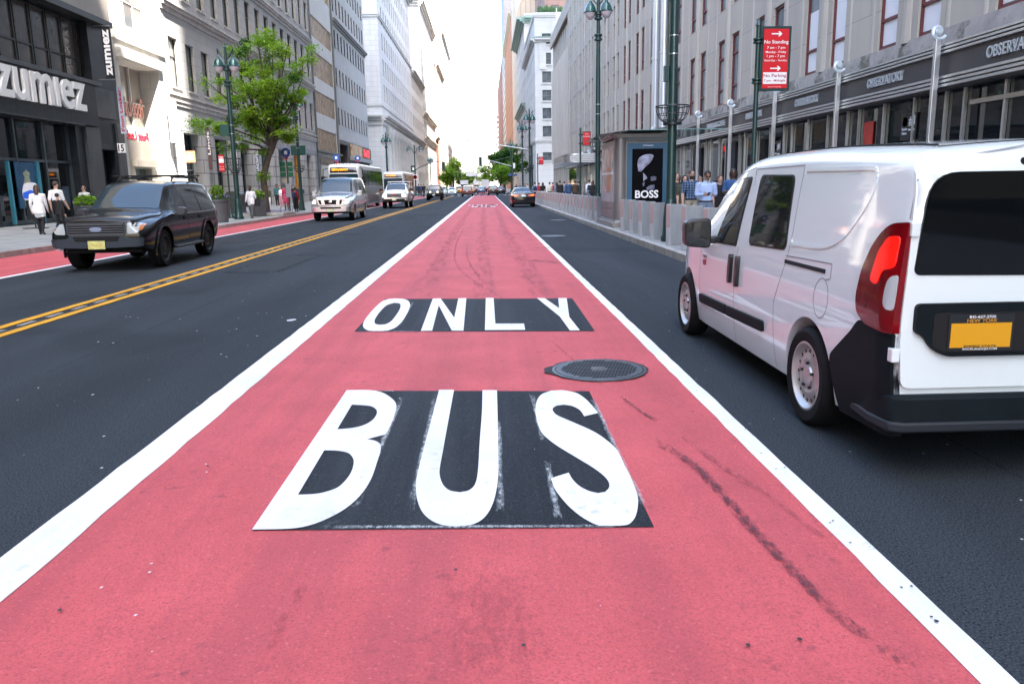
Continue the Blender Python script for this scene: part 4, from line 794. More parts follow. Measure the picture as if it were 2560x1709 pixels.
# ------------------------------------------------------------------ vehicles: bodies are lofted from side profile, plan and section
class Loft:
    def __init__(s, y0, y1, top, wid, belt, roofw, sill, wheels=(), rr=.12, crown=.03, tuck=.05, bulge=.55):
        s.y0, s.y1 = y0, y1; s.T, s.W, s.B, s.RW, s.S = [list(zip(*sorted(q))) for q in (top, wid, belt, roofw, sill)]
        s.wh = wheels; s.rr, s.crown, s.tuck, s.bulge = rr, crown, tuck, bulge
    def sec(s, y, arch=True, n=(16, 10, 7, 7)):
        zt = float(pchip(*s.T, y)); w_ = float(pchip(*s.W, y)); zb = float(pchip(*s.B, y)); wr = min(float(pchip(*s.RW, y)), w_); zs = float(pchip(*s.S, y))
        rr = min(s.rr, (zt-zs)*.32); zb = min(zb, zt-rr-.02); zb = max(zb, zs+.05); rr = min(rr, zt-zb-.005)
        zl = zs
        if arch:
            for yw, zw, ra in s.wh:
                d = ra*ra-(y-yw)**2
                if d > 0: zl = max(zl, zw+math.sqrt(d))
        zl = min(zl, zb-.03)
        zlow = np.linspace(zl, zb, n[0]); t = np.clip((zlow-zs)/(zb-zs), 0, 1)
        xlow = w_*(1-s.tuck*(np.abs(t-s.bulge)/max(s.bulge, 1-s.bulge))**2.2*np.where(t < s.bulge, 1, .55))
        xb = xlow[-1]; wr = min(wr, xb)
        tg = np.linspace(0, 1, n[1]+1)[1:]; zg = zb+(zt-rr-zb)*tg; xg = xb+(wr-xb)*(tg**1.25)
        cr = s.crown*min(1, (wr)/.7); a = np.linspace(0, math.pi/2, n[2]+1)[1:]; ax = min(rr*1.15, wr*.6)
        xa = wr-ax+ax*np.cos(a); za = zt-rr+(rr-cr)*np.sin(a)
        tr = np.linspace(0, 1, n[3]+1)[1:]; xr = (wr-ax)*(1-tr); zr = zt-cr+cr*(1-(1-tr)**2)
        return np.concatenate([xlow, xg, xa, xr]), np.concatenate([zlow, zg, za, zr])
    def stations(s, dense=64):
        ys = set(np.round(np.linspace(s.y0, s.y1, dense), 4)) | {s.y0, s.y1}
        for yw, zw, ra in s.wh: ys |= set(np.round(yw+ra*np.sin(np.linspace(-math.pi/2, math.pi/2, 22))*1.0, 4)) | {round(yw-ra-.004, 4), round(yw+ra+.004, 4)}
        for e, d in ((s.y0, 1), (s.y1, -1)): ys |= {round(e+d*k, 4) for k in (.012, .03, .06, .1, .15)}
        return sorted(y for y in ys if s.y0 <= y <= s.y1)
    def body(s, mats=None, matfn=None):
        ys = s.stations(); secs = [s.sec(y) for y in ys]; N = len(secs[0][0]); mb = MB(); vs = []
        for y, (x, z) in zip(ys, secs):
            vs += [(a, y, c) for a, c in zip(x, z)]+[(-a, y, c) for a, c in zip(x[:-1], z[:-1])]
        M = 2*N-1; fs = []
        def R_(i, k): return i*M+k
        def L_(i, k): return i*M+(N+k if k < N-1 else k)
        for i in range(len(ys)-1):
            for k in range(N-1):
                fs += [(R_(i, k), R_(i+1, k), R_(i+1, k+1), R_(i, k+1)), (L_(i, k), L_(i, k+1), L_(i+1, k+1), L_(i+1, k))]
            fs.append((R_(i, 0), L_(i, 0), L_(i+1, 0), R_(i+1, 0)))
        for i in (0, len(ys)-1):
            for k in range(N-2): fs.append((R_(i, k), R_(i, k+1), L_(i, k+1), L_(i, k)))
            fs.append((R_(i, N-2), R_(i, N-1), L_(i, N-2)))
        mb.add(vs, fs); return mb
    def side_x(s, y, z):
        x, zz = s.sec(min(max(y, s.y0), s.y1), False); return float(np.interp(z, zz, x))
    def top_z(s, x, y):
        xx, zz = s.sec(min(max(y, s.y0), s.y1), False); k = 14; return float(np.interp(abs(x), xx[k:][::-1], zz[k:][::-1]))
    def end_y(s, x, z, front=True):
        if not hasattr(s, '_tab'):
            ysx = np.concatenate([np.linspace(s.y0, s.y0+.5, 60), np.linspace(s.y0+.5, s.y1-1.6, 50)[1:], np.linspace(s.y1-1.6, s.y1, 120)[1:]])
            s._tab = [(y, *s.sec(y, False)) for y in ysx]
        it = s._tab[::-1] if front else s._tab; prev = None
        for y, xx, zz in it:
            sx = float(np.interp(z, zz, xx)) if zz[0]-.3 <= z <= zz[-1] else -1
            v = sx-abs(x)
            if v >= 0:
                if prev is None or prev[1] < -.9: return y
                t = prev[1]/(prev[1]-v); return prev[0]+(y-prev[0])*t
            prev = (y, v)
        return 0
    def patch(s, poly, proj, eps=.006, deep=.02, step=.08, mb=None, m=0):
        """poly: side (y,z) / front, rear (x,z) / top (x,y), laid on the body and given thickness"""
        bm = bmesh.new(); f = bm.faces.new([bm.verts.new((a, b_, 0)) for a, b_ in poly])
        xs = [p[0] for p in poly]; ys = [p[1] for p in poly]
        for ax, lo_, hi in ((0, min(xs), max(xs)), (1, min(ys), max(ys))):
            k = int((hi-lo_)/step)
            for i in range(1, k+1):
                v = lo_+(hi-lo_)*i/(k+1); co = (v, 0, 0) if ax == 0 else (0, v, 0); no = (1, 0, 0) if ax == 0 else (0, 1, 0)
                bmesh.ops.bisect_plane(bm, geom=list(bm.verts)+list(bm.edges)+list(bm.faces), plane_co=co, plane_no=no)
        bm.verts.ensure_lookup_table(); bm.verts.index_update()
        def mp(a, b_, e):
            if proj == 'right': return (s.side_x(a, b_)+e, a, b_)
            if proj == 'left': return (-s.side_x(a, b_)-e, a, b_)
            if proj == 'front': return (a, s.end_y(a, b_, True)+e, b_)
            if proj == 'rear': return (a, s.end_y(a, b_, False)-e, b_)
            return (a, b_, s.top_z(a, b_)+e)
        o = [mp(v.co.x, v.co.y, eps) for v in bm.verts]; nv = len(o); ed = [e for e in bm.edges if len(e.link_faces) == 1]
        low = {}; 
        for e in ed:
            for v in e.verts:
                if v.index not in low: low[v.index] = nv+len(low); o.append(mp(v.co.x, v.co.y, -deep))
        fs = [tuple(v.index for v in f.verts) for f in bm.faces]+[(e.verts[0].index, e.verts[1].index, low[e.verts[1].index], low[e.verts[0].index]) for e in ed]
        bm.free(); mb = mb or MB(); return mb.add(o, fs, m)
TYRE = mat('tyre_rubber', (.007, .007, .008), .8, spec=.2, var=.2, scale=20); CHROME = mat('chrome', (.75, .76, .78), .12, 1.0); RIMS = mat('silver_steel_wheel', (.50, .49, .48), .35, .6, var=.08, scale=6); BLKW = mat('black_wheel', (.02, .02, .022), .4, .3); PLAST = mat('dark_bumper_plastic', (.006, .010, .013), .6, spec=.12, var=.15, scale=8, bump=.05, bscale=200)
CARGL = glassy('car_glass', (.010, .013, .015), .03, .85); UNDER = mat('underbody_black', (.006, .006, .007), .9); LAMP = mat('headlamp_glass', (.42, .46, .47), .15, .0, coat=.8); REDL = mat('tail_lamp_red', (.16, .002, .005), .12, spec=.3, var=.35, scale=7, coat=.4); REDON = mat('tail_lamp_lit', (.6, .012, .008), .15, emit=((1, .012, .004), .09), coat=.6); AMB = mat('amber_lamp', (.55, .16, .02), .15, coat=.6); SEAM = mat('panel_gap', (.26, .26, .27), .8)
def wheel(parent, x, y, z, r, wd, side, rim=RIMS, style='holes', name='wheel'):
    mb = MB(); s = side
    prof = [(r*.70, -wd/2), (r*.90, -wd/2), (r*.97, -wd*.42), (r, -wd*.3), (r, wd*.3), (r*.97, wd*.42), (r*.90, wd/2), (r*.72, wd*.47), (r*.68, wd*.44), (r*.66, -.02)]
    mb.lathe([(a, s*b_) for a, b_ in prof], (0, 0, 0), 'x', 36, cap=False)
    for k in (-.14, .14): mb.lathe([(r*1.002, wd*k-.004), (r*1.002, wd*k+.004)], (0, 0, 0), 'x', 36, cap=False)
    t = mb.build(name, TYRE, parent, True); t.location = (x, y, z)
    mb = MB(); mb.lathe([(a*r, s*b_*wd) for a, b_ in [(.70, .46), (.66, .47), (.64, .42), (.60, .30), (.56, .26), (.50, .32), (.42, .36), (.34, .38), (.30, .34), (.22, .34), (.20, .40), (.10, .42), (0, .42)]], (0, 0, 0), 'x', 36, cap=False)
    rm = mb.build('rim', rim, t, True)
    mb = MB(); n = {'holes': 16, 'spokes': 5, 'slots': 8}[style]
    for i in range(n):
        a = 6.2832*i/n; c = Vector((0, math.cos(a), math.sin(a))); tg = Vector((0, -math.sin(a), math.cos(a)))
        if style == 'holes': pts = [c*(r*.50)+tg*(math.cos(q)*r*.038)+c*(math.sin(q)*r*.055) for q in np.linspace(0, 6.283, 9)[:-1]]; hx = s*wd*.335
        elif style == 'spokes': pts = [c*r*.24+tg*r*.03, c*r*.58+tg*r*.19, c*r*.58-tg*r*.19, c*r*.24-tg*r*.03]; hx = s*wd*.40
        else: pts = [c*r*.36+tg*r*.05, c*r*.58+tg*r*.10, c*r*.58-tg*r*.10, c*r*.36-tg*r*.05]; hx = s*wd*.40
        mb.add([(hx, p.y, p.z) for p in pts], [tuple(range(len(pts)))])
    if style == 'holes':
        for i in range(5): a = 6.2832*i/5+.3; mb.lathe([(r*.035, s*wd*.36), (r*.03, s*wd*.44), (0, s*wd*.44)], (0, math.cos(a)*r*.26, math.sin(a)*r*.26), 'x', 6)
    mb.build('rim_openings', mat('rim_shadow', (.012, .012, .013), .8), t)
    return t
def strip_patch(L, pts, wdt, proj, eps=.004, mb=None, deep=.004):                       # thin line along a path on the body
    mb = mb or MB()
    for a, c in zip(pts[:-1], pts[1:]):
        d = Vector((c[0]-a[0], c[1]-a[1])); n_ = Vector((-d.y, d.x)).normalized()*wdt/2
        L.patch([(a[0]-n_.x, a[1]-n_.y), (c[0]-n_.x, c[1]-n_.y), (c[0]+n_.x, c[1]+n_.y), (a[0]+n_.x, a[1]+n_.y)], proj, eps, deep, .12, mb)
    return mb
def mirror(parent, x, y, z, m, w_=.20, h=.17, d=.14, side=1, gl=True):
    mb = MB(); p = rounded([(0, -h/2), (w_, -h*.42), (w_*1.02, h*.42), (0, h/2)], .05, 4)
    mb.prism(p, lambda u, v, t: (x+side*(u+.05), y+t, z+v), -d/2, d/2); mb.box(x-side*.04, x+side*.07, y-.03, y+.05, z-h*.35, z-h*.1)
    o = mb.build('mirror', m, parent, True, .015)
    if gl: mb = MB(); q = rounded([(.02, -h*.4), (w_*.94, -h*.34), (w_*.96, h*.34), (.02, h*.4)], .04, 3); mb.prism(q, lambda u, v, t: (x+side*(u+.05), y-d/2-t, z+v), .001, .006); mb.build('mirror_glass', mat('mirror_face', (.05, .055, .06), .04, .6), o)
def add_part(L, parent, name, m, polys, proj, eps=.006, deep=.02, step=.08, smooth=True):
    mb = MB()
    for p in polys: L.patch(p, proj, eps, deep, step, mb)
    return mb.build(name, m, parent, smooth)
def refl(p): return [(-a, b_) for a, b_ in p][::-1]
# ================================================================= the white cargo van
WHITEP = mat('white_van_paint', (.755, .83, .83), .25, spec=.35, var=.02, scale=.8, coat=1.0)
def cargo_van():
    # local: y forward, rear axle at y = 0, left side is x < 0
    L = Loft(-1.02, 4.0, [(-1.02,1.60),(-.97,1.67),(-.85,1.71),(-.4,1.74),(.5,1.765),(1.3,1.76),(1.9,1.715),(2.25,1.63),(2.7,1.44),(3.05,1.20),(3.2,1.12),(3.5,1.03),(3.8,.90),(3.95,.72),(4.0,.6)],
             [(-1.02,.895),(-1.0,.915),(-.96,.922),(-.7,.924),(.5,.92),(2.4,.92),(3.0,.90),(3.4,.86),(3.75,.75),(3.95,.55),(4.0,.42)],
             [(-1.02,.98),(2.4,.99),(3.2,.97),(4.0,.7)], [(-1.02,.835),(-.8,.835),(.3,.82),(1.6,.80),(2.2,.74),(3.0,.72),(4.0,.5)], [(-1.02,.34),(-.7,.25),(0,.22),(3,.22),(3.6,.22),(4.0,.30)],
             [(0,.315,.375),(3.13,.315,.375)], rr=.15, crown=.03, tuck=.045)
    v = thing('cargo_van', 'white cargo van with black bumper and yellow plate stopped in the right lane', 'van', (2.925, 4.78, 0), R(-.4))
    body = L.body().build('body', WHITEP, v, True, angle=50)
    mb = MB(); mb.box(-.70, .70, -.9, 3.7, .23, .9); mb.box(-.86, .86, .4, 2.7, .20, .3); mb.build('underbody', UNDER, v)
    def y2(poly): return poly
    S = [rounded([(2.16,1.02),(1.57,1.03),(1.50,1.56),(1.83,1.55),(1.98,1.47)], [.03,.03,.05,.07,.1], 4), rounded([(1.25,1.06),(.50,1.08),(.58,1.56),(1.27,1.57)], .06, 4)]
    S2 = [(2.55,1.02),(2.19,1.03),(2.10,1.38),(2.14,1.36)]
    for side in ('left', 'right'):
        add_part(L, v, 'side_window', CARGL, [S[0]], side, .008); add_part(L, v, 'side_window', CARGL, [S[1]], side, .008)
        mb = MB()
        for P_ in S: 
            c = Vector((sum(p[0] for p in P_)/len(P_), sum(p[1] for p in P_)/len(P_))); big = [tuple(c+(Vector(p)-c)*1.045) for p in P_]; L.patch(big, side, .004, .01, .1, mb)
        mb.build('window_seal', mat('rubber_seal', (.015, .015, .016), .7), v, True)
        add_part(L, v, 'side_moulding', PLAST, [rounded([(2.56,.42),(1.72,.43),(1.72,.51),(2.56,.50)], .02, 2), rounded([(1.70,.43),(.80,.45),(.80,.53),(1.70,.51)], .02, 2)], side, .022)
        add_part(L, v, 'door_handle', mat('black_handle', (.012, .012, .013), .3), [rounded([(1.655,.71),(1.60,.71),(1.60,.95),(1.655,.95)], .026, 4)], side, .03); add_part(L, v, 'door_handle', mat('black_handle', (.012, .012, .013), .3), [rounded([(1.475,.70),(1.42,.70),(1.42,.95),(1.475,.95)], .026, 4)], side, .03)
        add_part(L, v, 'door_rail', UNDER, [[(.48,.985),(-.18,.985),(-.18,1.01),(.48,1.01)]], side, .004, .01)
        mb = MB()
        for pth in ([(2.58,.36),(2.62,.7),(2.60,1.0)], [(1.54,.24),(1.54,.9),(1.50,1.02)], [(.60,.24),(.62,.7),(.45,1.02),(.42,1.2),(.44,1.62)], [(1.42,1.58),(1.44,1.625),(.44,1.63)], [(.48,1.035),(-.26,1.05)], [(-.26,1.05),(-.26,.96),(-.20,.95)], [(-.94,1.73),(-.985,1.62),(-1.0,1.34)], [(2.08,1.57),(1.46,1.64),(1.40,1.5)]): strip_patch(L, pth, .008, side, .0015, mb, .006)
        th = np.linspace(0, 6.283, 25); strip_patch(L, [(-.16+.105*math.cos(t), .835+.12*math.sin(t)) for t in th], .006, side, .0015, mb, .006)
        mb.build('panel_gaps', SEAM, v)
        # pressed outline of the blank rear panel and the ribs over the arches
        mb = MB(); out = rounded([(.40,1.60),(-.62,1.59),(-.58,1.42),(-.36,1.20),(-.10,1.13),(.42,1.12)], [.03,.10,.2,.25,.2,.03], 5); strip_patch(L, out, .022, side, .006, mb, .02)
        mb.build('panel_ridge', WHITEP, v, True)
        q = rounded([(-1.03,1.325),(-.88,1.315),(-.76,1.22),(-.675,1.06),(-.655,.92),(-.68,.84),(-.78,.79),(-1.03,.775)], [.01,.12,.12,.1,.1,.08,.06,.01], 4)
        add_part(L, v, 'tail_light', REDL, [q], side, .026, .02, .06)
        add_part(L, v, 'brake_lamp', REDON, [rounded([(-1.0,1.26),(-.90,1.25),(-.83,1.17),(-.79,1.02),(-.87,1.0),(-.90,1.08),(-1.0,1.10)], .03, 3)], side, .031, .02, .05)
        add_part(L, v, 'reversing_lamp', LAMP, [rounded([(-1.025,1.075),(-.975,1.05),(-.955,.99),(-.96,.91),(-1.025,.885)], .03, 3)], side, .031, .02, .05)
        c = rounded([(-1.02,.775),(-.70,.80),(-.62,.72),(-.36,.53),(-.39,.42),(-.43,.30),(-.46,.22),(-1.02,.24)], [.01,.04,.03,.05,.05,.05,.02,.01], 3)
        add_part(L, v, 'bumper_corner', PLAST, [c], side, .016, .03, .07)
        for zc in (1.29, .67): mb = MB(); sx = -1 if side == 'left' else 1; xx = L.side_x(-1.0, zc); mb.box(sx*(xx-.035), sx*(xx+.006), -1.05, -1.0, zc-.035, zc+.035); mb.build('hinge', WHITEP, v, False, .006)
    # rear face
    doors = rounded([(-.862,.50),(.862,.50),(.886,.8),(.86,1.32),(.82,1.645),(-.82,1.645),(-.86,1.32),(-.886,.8)], [.05,.05,.1,.1,.08,.08,.1,.1], 4)
    add_part(L, v, 'rear_doors', WHITEP, [doors], 'rear', .022, .02, .1)
    mb = MB(); L.patch(rounded([(-.845,1.07),(-.015,1.055),(-.015,1.56),(-.79,1.56)], [.04,.02,.02,.13], 6), 'rear', .027, .01, .1, mb); L.patch(refl(rounded([(-.845,1.07),(-.015,1.055),(-.015,1.56),(-.79,1.56)], [.04,.02,.02,.13], 6)), 'rear', .027, .01, .1, mb)
    mb.build('rear_window', glassy('rear_glass', (.003, .004, .005), .04, .35), v, True)
    mb = MB(); strip_patch(L, [(0, .5), (0, 1.69)], .010, 'rear', .0235, mb, .01); mb.build('door_gap', SEAM, v)
    ph = rounded([(-.825,.93),(-.825,.79),(-.775,.765),(-.735,.705),(-.66,.665),(-.22,.665),(-.15,.705),(-.11,.765),(-.05,.79),(-.05,.93)], [.03,.02,.02,.04,.03,.03,.04,.02,.02,.03], 4)
    o = add_part(L, v, 'plate_holder', PLAST, [ph], 'rear', .050, .03, .1)
    mb = MB(); mb.prism(rounded([(-.74,.885),(-.74,.715),(-.67,.685),(-.24,.685),(-.16,.715),(-.16,.885)], .02, 2), lambda u, q, t: (u, -1.072-t, q), 0, .002); mb.build('plate_recess', UNDER, v)
    mb = MB(); X0, X1, Z0, Z1 = -.655, -.355, .70, .845; yb = -1.0745
    mb.box(X0-.012, X1+.012, yb-.006, yb+.001, Z0-.006, Z1+.030, 0); mb.box(X0, X1, yb-.009, yb-.006, Z0+.012, Z1-.012, 1)
    fz = lambda u, q, t: (u, yb-.011+t, q)
    fit_text(mb, 'NEW YORK', fz, X0+.075, X1-.075, Z1-.008, Z1+.010, .002, .0, 2); fit_text(mb, '845-627-3700', fz, X0+.085, X1-.085, Z1+.013, Z1+.027, .002, .0, 3); fit_text(mb, 'EMPIRE STATE', fz, X0+.07, X1-.07, Z0+.014, Z0+.024, .002, .0, 4); fit_text(mb, 'ROCKLANDCJD.COM', fz, X0+.065, X1-.065, Z0-.003, Z0+.010, .002, .002, 3)
    mb.build('number_plate', [BLKS, mat('yellow_plate', (.70, .33, .01), .4), mat('plate_orange_text', (.6, .3, .05), .5), LET, mat('plate_black_text', (.02, .02, .02), .5)], v)
    mb = MB(); mb.box(-.20, -.10, -1.13, -1.05, .80, .86); mb.build('door_pull', UNDER, v, False, .02)
    mb = MB(); pr = [(-.90,-.60),(-.925,-.85),(-.91,-1.03),(-.84,-1.068),(.84,-1.068),(.91,-1.03),(.925,-.85),(.90,-.60),(.8,-.6),(.8,-.95),(-.8,-.95),(-.8,-.6)]
    mb.prism(pr, lambda u, q, t: (u, q, t), .30, .465); mb.build('rear_bumper', PLAST, v, True, .02)
    mb = MB(); pr = [(a*1.01, c-.012) for a, c in pr]; mb.prism(pr, lambda u, q, t: (u, q, t), .275, .33); mb.build('bumper_lip', mat('worn_plastic', (.014, .018, .024), .55, spec=.3), v, True, .012)
    mb = MB(); mb.lathe([(.018, -.0), (.018, .025), (.0, .03)], (-.34, -1.03, 1.605), 'y', 10); mb.build('roof_lamp', UNDER, v, True)
    # roof ribs, front, mirrors
    mb = MB()
    for x in (-.62, .62): L.patch([(x-.012, -.75), (x+.012, -.75), (x+.012, 1.9), (x-.012, 1.9)], 'top', .008, .01, .3, mb)
    L.patch([(-.64, -.82), (.64, -.82), (.64, -.80), (-.64, -.80)], 'top', .003, .01, .3, mb); mb.build('roof_strips', UNDER, v)
    ws = [(-.66,3.02),(.66,3.02),(.60,2.16),(-.60,2.16)]; add_part(L, v, 'windscreen', CARGL, [rounded(ws, .08, 4)], 'top', .008, .01, .1)
    for sgn in (-1, 1): add_part(L, v, 'headlight', LAMP, [rounded([(sgn*.42,.72),(sgn*.74,.78),(sgn*.72,.93),(sgn*.45,.86)] if sgn > 0 else [(sgn*.45,.86),(sgn*.72,.93),(sgn*.74,.78),(sgn*.42,.72)], .03, 3)], 'front', .008, .02, .06)
    add_part(L, v, 'grille', UNDER, [rounded([(-.38,.60),(.38,.60),(.42,.74),(-.42,.74)], .03, 3)], 'front', .008, .02, .08); add_part(L, v, 'front_bumper', PLAST, [rounded([(-.78,.3),(.78,.3),(.80,.52),(-.80,.52)], .04, 3)], 'front', .012, .02, .08)
    mirror(v, -.90, 2.20, 1.09, mat('black_mirror', (.02, .021, .024), .35), .23, .27, .13, -1); mirror(v, .90, 2.20, 1.09, mat('black_mirror', (.02, .021, .024), .35), .23, .27, .13, 1)
    mb = MB(); f = lambda u, q, t: (-L.side_x(2.48, .85)-.004-t, u, q)
    fit_text(mb, 'CITY', f, 2.52, 2.38, .845, .875, .004, .003, 0); mb.prism([(2.51,.78),(2.40,.78),(2.40,.83),(2.51,.83)], lambda u, q, t: (-L.side_x(2.48, .85)-t, u, q), .001, .004, 1); mb.build('door_badge', [mat('grey_badge', (.2, .2, .21), .3, .5), mat('red_badge', (.35, .03, .03), .4)], v)
    for x, s in ((-.83, -1), (.83, 1)):
        for y in (0, 3.13): wheel(v, x, y, .315, .315, .20, s, RIMS, 'holes')
    return v
cargo_van()
# ================================================================= oncoming dark four-by-four
def suv():
    P = mat('black_car_paint', (.004, .005, .007), .16, spec=.25, var=.05, coat=.35)
    L = Loft(-1.0, 3.9, [(-1.0,1.1),(-.97,1.45),(-.90,1.68),(-.7,1.76),(.4,1.80),(1.3,1.79),(1.75,1.73),(2.1,1.52),(2.5,1.22),(2.62,1.17),(3.0,1.15),(3.5,1.11),(3.75,1.085),(3.86,1.05),(3.9,.99)],
             [(-1.0,.80),(-.93,.90),(-.7,.93),(1,.935),(3.3,.93),(3.65,.92),(3.80,.895),(3.87,.86),(3.9,.80)], [(-1.0,1.06),(2.4,1.06),(3.0,1.0),(3.9,.75)], [(-1.0,.66),(-.6,.70),(1.4,.70),(2.0,.67),(2.7,.80),(3.9,.7)], [(-1.0,.55),(-.7,.42),(0,.36),(3,.36),(3.5,.40),(3.9,.48)],
             [(0,.39,.45),(2.89,.39,.45)], rr=.12, crown=.03, tuck=.05)
    v = thing('oncoming_suv', 'dark four-by-four with roof bars and yellow plate driving towards the camera', 'car', (-7.72, 19.55, 0), R(180+2))
    L.body().build('body', P, v, True, angle=45); mb = MB(); mb.box(-.7, .7, -.9, 3.6, .36, .9); mb.build('underbody', UNDER, v)
    for side in ('left', 'right'):
        for q in ([(2.28,1.10),(1.42,1.09),(1.38,1.60),(1.68,1.60),(2.0,1.36)], [(1.32,1.09),(.45,1.09),(.42,1.62),(1.28,1.61)], [(.36,1.09),(-.72,1.12),(-.80,1.40),(-.66,1.58),(.33,1.62)]): add_part(L, v, 'side_window', CARGL, [rounded(q, .05, 3)], side, .006)
        mb = MB()
        for pth in ([(2.42,.5),(2.45,1.05),(1.72,1.70)], [(1.37,.45),(1.37,1.62)], [(.40,.50),(.40,1.62)]): strip_patch(L, pth, .010, side, .002, mb, .006)
        mb.build('panel_gaps', UNDER, v)
        strip_patch(L, [(2.3,1.07),(.4,1.065),(-.7,1.085)], .022, side, .012).build('window_trim', mat('grey_trim_strip', (.30, .30, .31), .4, .5), v)
        add_part(L, v, 'door_handle', UNDER, [rounded([(1.62,.93),(1.46,.93),(1.46,.99),(1.62,.99)], .02, 3)], side, .03); add_part(L, v, 'door_handle', UNDER, [rounded([(.62,.93),(.46,.93),(.46,.99),(.62,.99)], .02, 3)], side, .03)
        mb = MB(); sx = -1 if side == 'left' else 1; mb.box(sx*.72, sx*.98, .55, 2.3, .34, .40); mb.build('running_board', mat('grey_step', (.05, .05, .055), .5), v, False, .02)
        th = np.linspace(-.25, math.pi+.25, 15)
        for yw in (0, 2.89): strip_patch(L, [(yw+.49*math.cos(t), .39+.49*math.sin(t)) for t in th], .07, side, .025).build('wheel_arch', P, v, True)
        add_part(L, v, 'tail_light', REDL, [rounded([(-.98,.9),(-.85,.9),(-.87,1.15),(-.96,1.15)], .03, 2)], side, .01)
    add_part(L, v, 'windscreen', glassy('blue_windscreen', (.012, .030, .042), .04, .9), [rounded([(-.70,2.50),(.70,2.50),(.61,1.78),(-.61,1.78)], .07, 4)], 'top', .008, .01, .1)
    gp = rounded([(-.50,.72),(.50,.72),(.54,.76),(.54,.955),(-.54,.955),(-.54,.76)], .03, 3)
    add_part(L, v, 'grille', UNDER, [gp], 'front', .012); mb = MB()
    for z in (.74, .785, .83, .875, .92): L.patch([(-.51, z), (.51, z), (.51, z+.016), (-.51, z+.016)], 'front', .028, .01, .12, mb)
    mb.build('grille_bars', mat('grille_grey', (.12, .13, .15), .35, .4), v, True)
    mb = MB(); strip_patch(L, gp+[gp[0]], .035, 'front', .026, mb, .02); mb.build('grille_surround', mat('grille_surround_grey', (.06, .07, .08), .3, .4), v, True)
    add_part(L, v, 'emblem', mat('blue_oval_badge', (.25, .32, .45), .25, .3, coat=.6), [[(.115*math.cos(a), .84+.046*math.sin(a)) for a in np.linspace(0, 6.283, 17)[:-1]]], 'front', .036)
    for sgn in (-1, 1):
        q = [(.585,.74),(.76,.75),(.81,.80),(.80,.94),(.60,.96)]; q = q if sgn > 0 else refl(q); add_part(L, v, 'headlight', LAMP, [rounded(q, .03, 3)], 'front', .012, .02, .05)
        q = [(.80,.80),(.845,.82),(.84,.92),(.79,.94)]; q = q if sgn > 0 else refl(q); add_part(L, v, 'indicator', AMB, [q], 'front', .016, .02, .05)
    add_part(L, v, 'front_bumper', mat('grey_bumper', (.028, .037, .05), .5, spec=.3), [rounded([(-.86,.50),(-.30,.48),(.30,.48),(.86,.50),(.88,.66),(.60,.66),(.46,.72),(.40,.60),(-.40,.60),(-.46,.72),(-.60,.66),(-.88,.66)], .03, 3)], 'front', .045, .03)
    add_part(L, v, 'air_intake', UNDER, [rounded([(-.42,.56),(.42,.56),(.44,.70),(-.44,.70)], .03, 3)], 'front', .02)
    mb = MB(); yf = L.end_y(0, .5)+.06; mb.box(-.16, .16, yf, yf+.012, .46, .62, 0); mb.box(-.13, .13, yf+.012, yf+.014, .50, .57, 1); mb.build('number_plate', [mat('pale_yellow_plate', (.62, .60, .22), .5, var=.2, scale=12), mat('plate_dim', (.55, .50, .15), .5, var=.4, scale=40)], v, False, .004)
    mb = MB()
    for x in (-.58, .58): mb.tube([(x, 1.2, 1.78), (x, 1.1, 1.86), (x, -.5, 1.86), (x, -.6, 1.78)], .022, 8)
    mb.build('roof_rail', UNDER, v, True); mb = MB()
    for y in (.95, -.1): mb.box(-.80, .80, y-.035, y+.035, 1.885, 1.915); mb.box(.5, .66, y-.06, y+.06, 1.84, 1.90); mb.box(-.66, -.5, y-.06, y+.06, 1.84, 1.90)
    mb.build('roof_bar', UNDER, v, False, .01)
    for s in (-1, 1): mirror(v, s*.90, 2.12, 1.12, mat('dark_mirror', (.03, .035, .042), .3), .20, .19, .12, s)
    mb = MB(); mb.tube([(.2, 2.42, 1.26), (-.05, 2.40, 1.27), (-.35, 2.44, 1.24)], .008, 5); mb.build('wiper', UNDER, v)
    for x, s in ((-.80, -1), (.80, 1)):
        for y in (0, 2.89): wheel(v, x, y, .39, .39, .26, s, BLKW, 'slots')
suv()
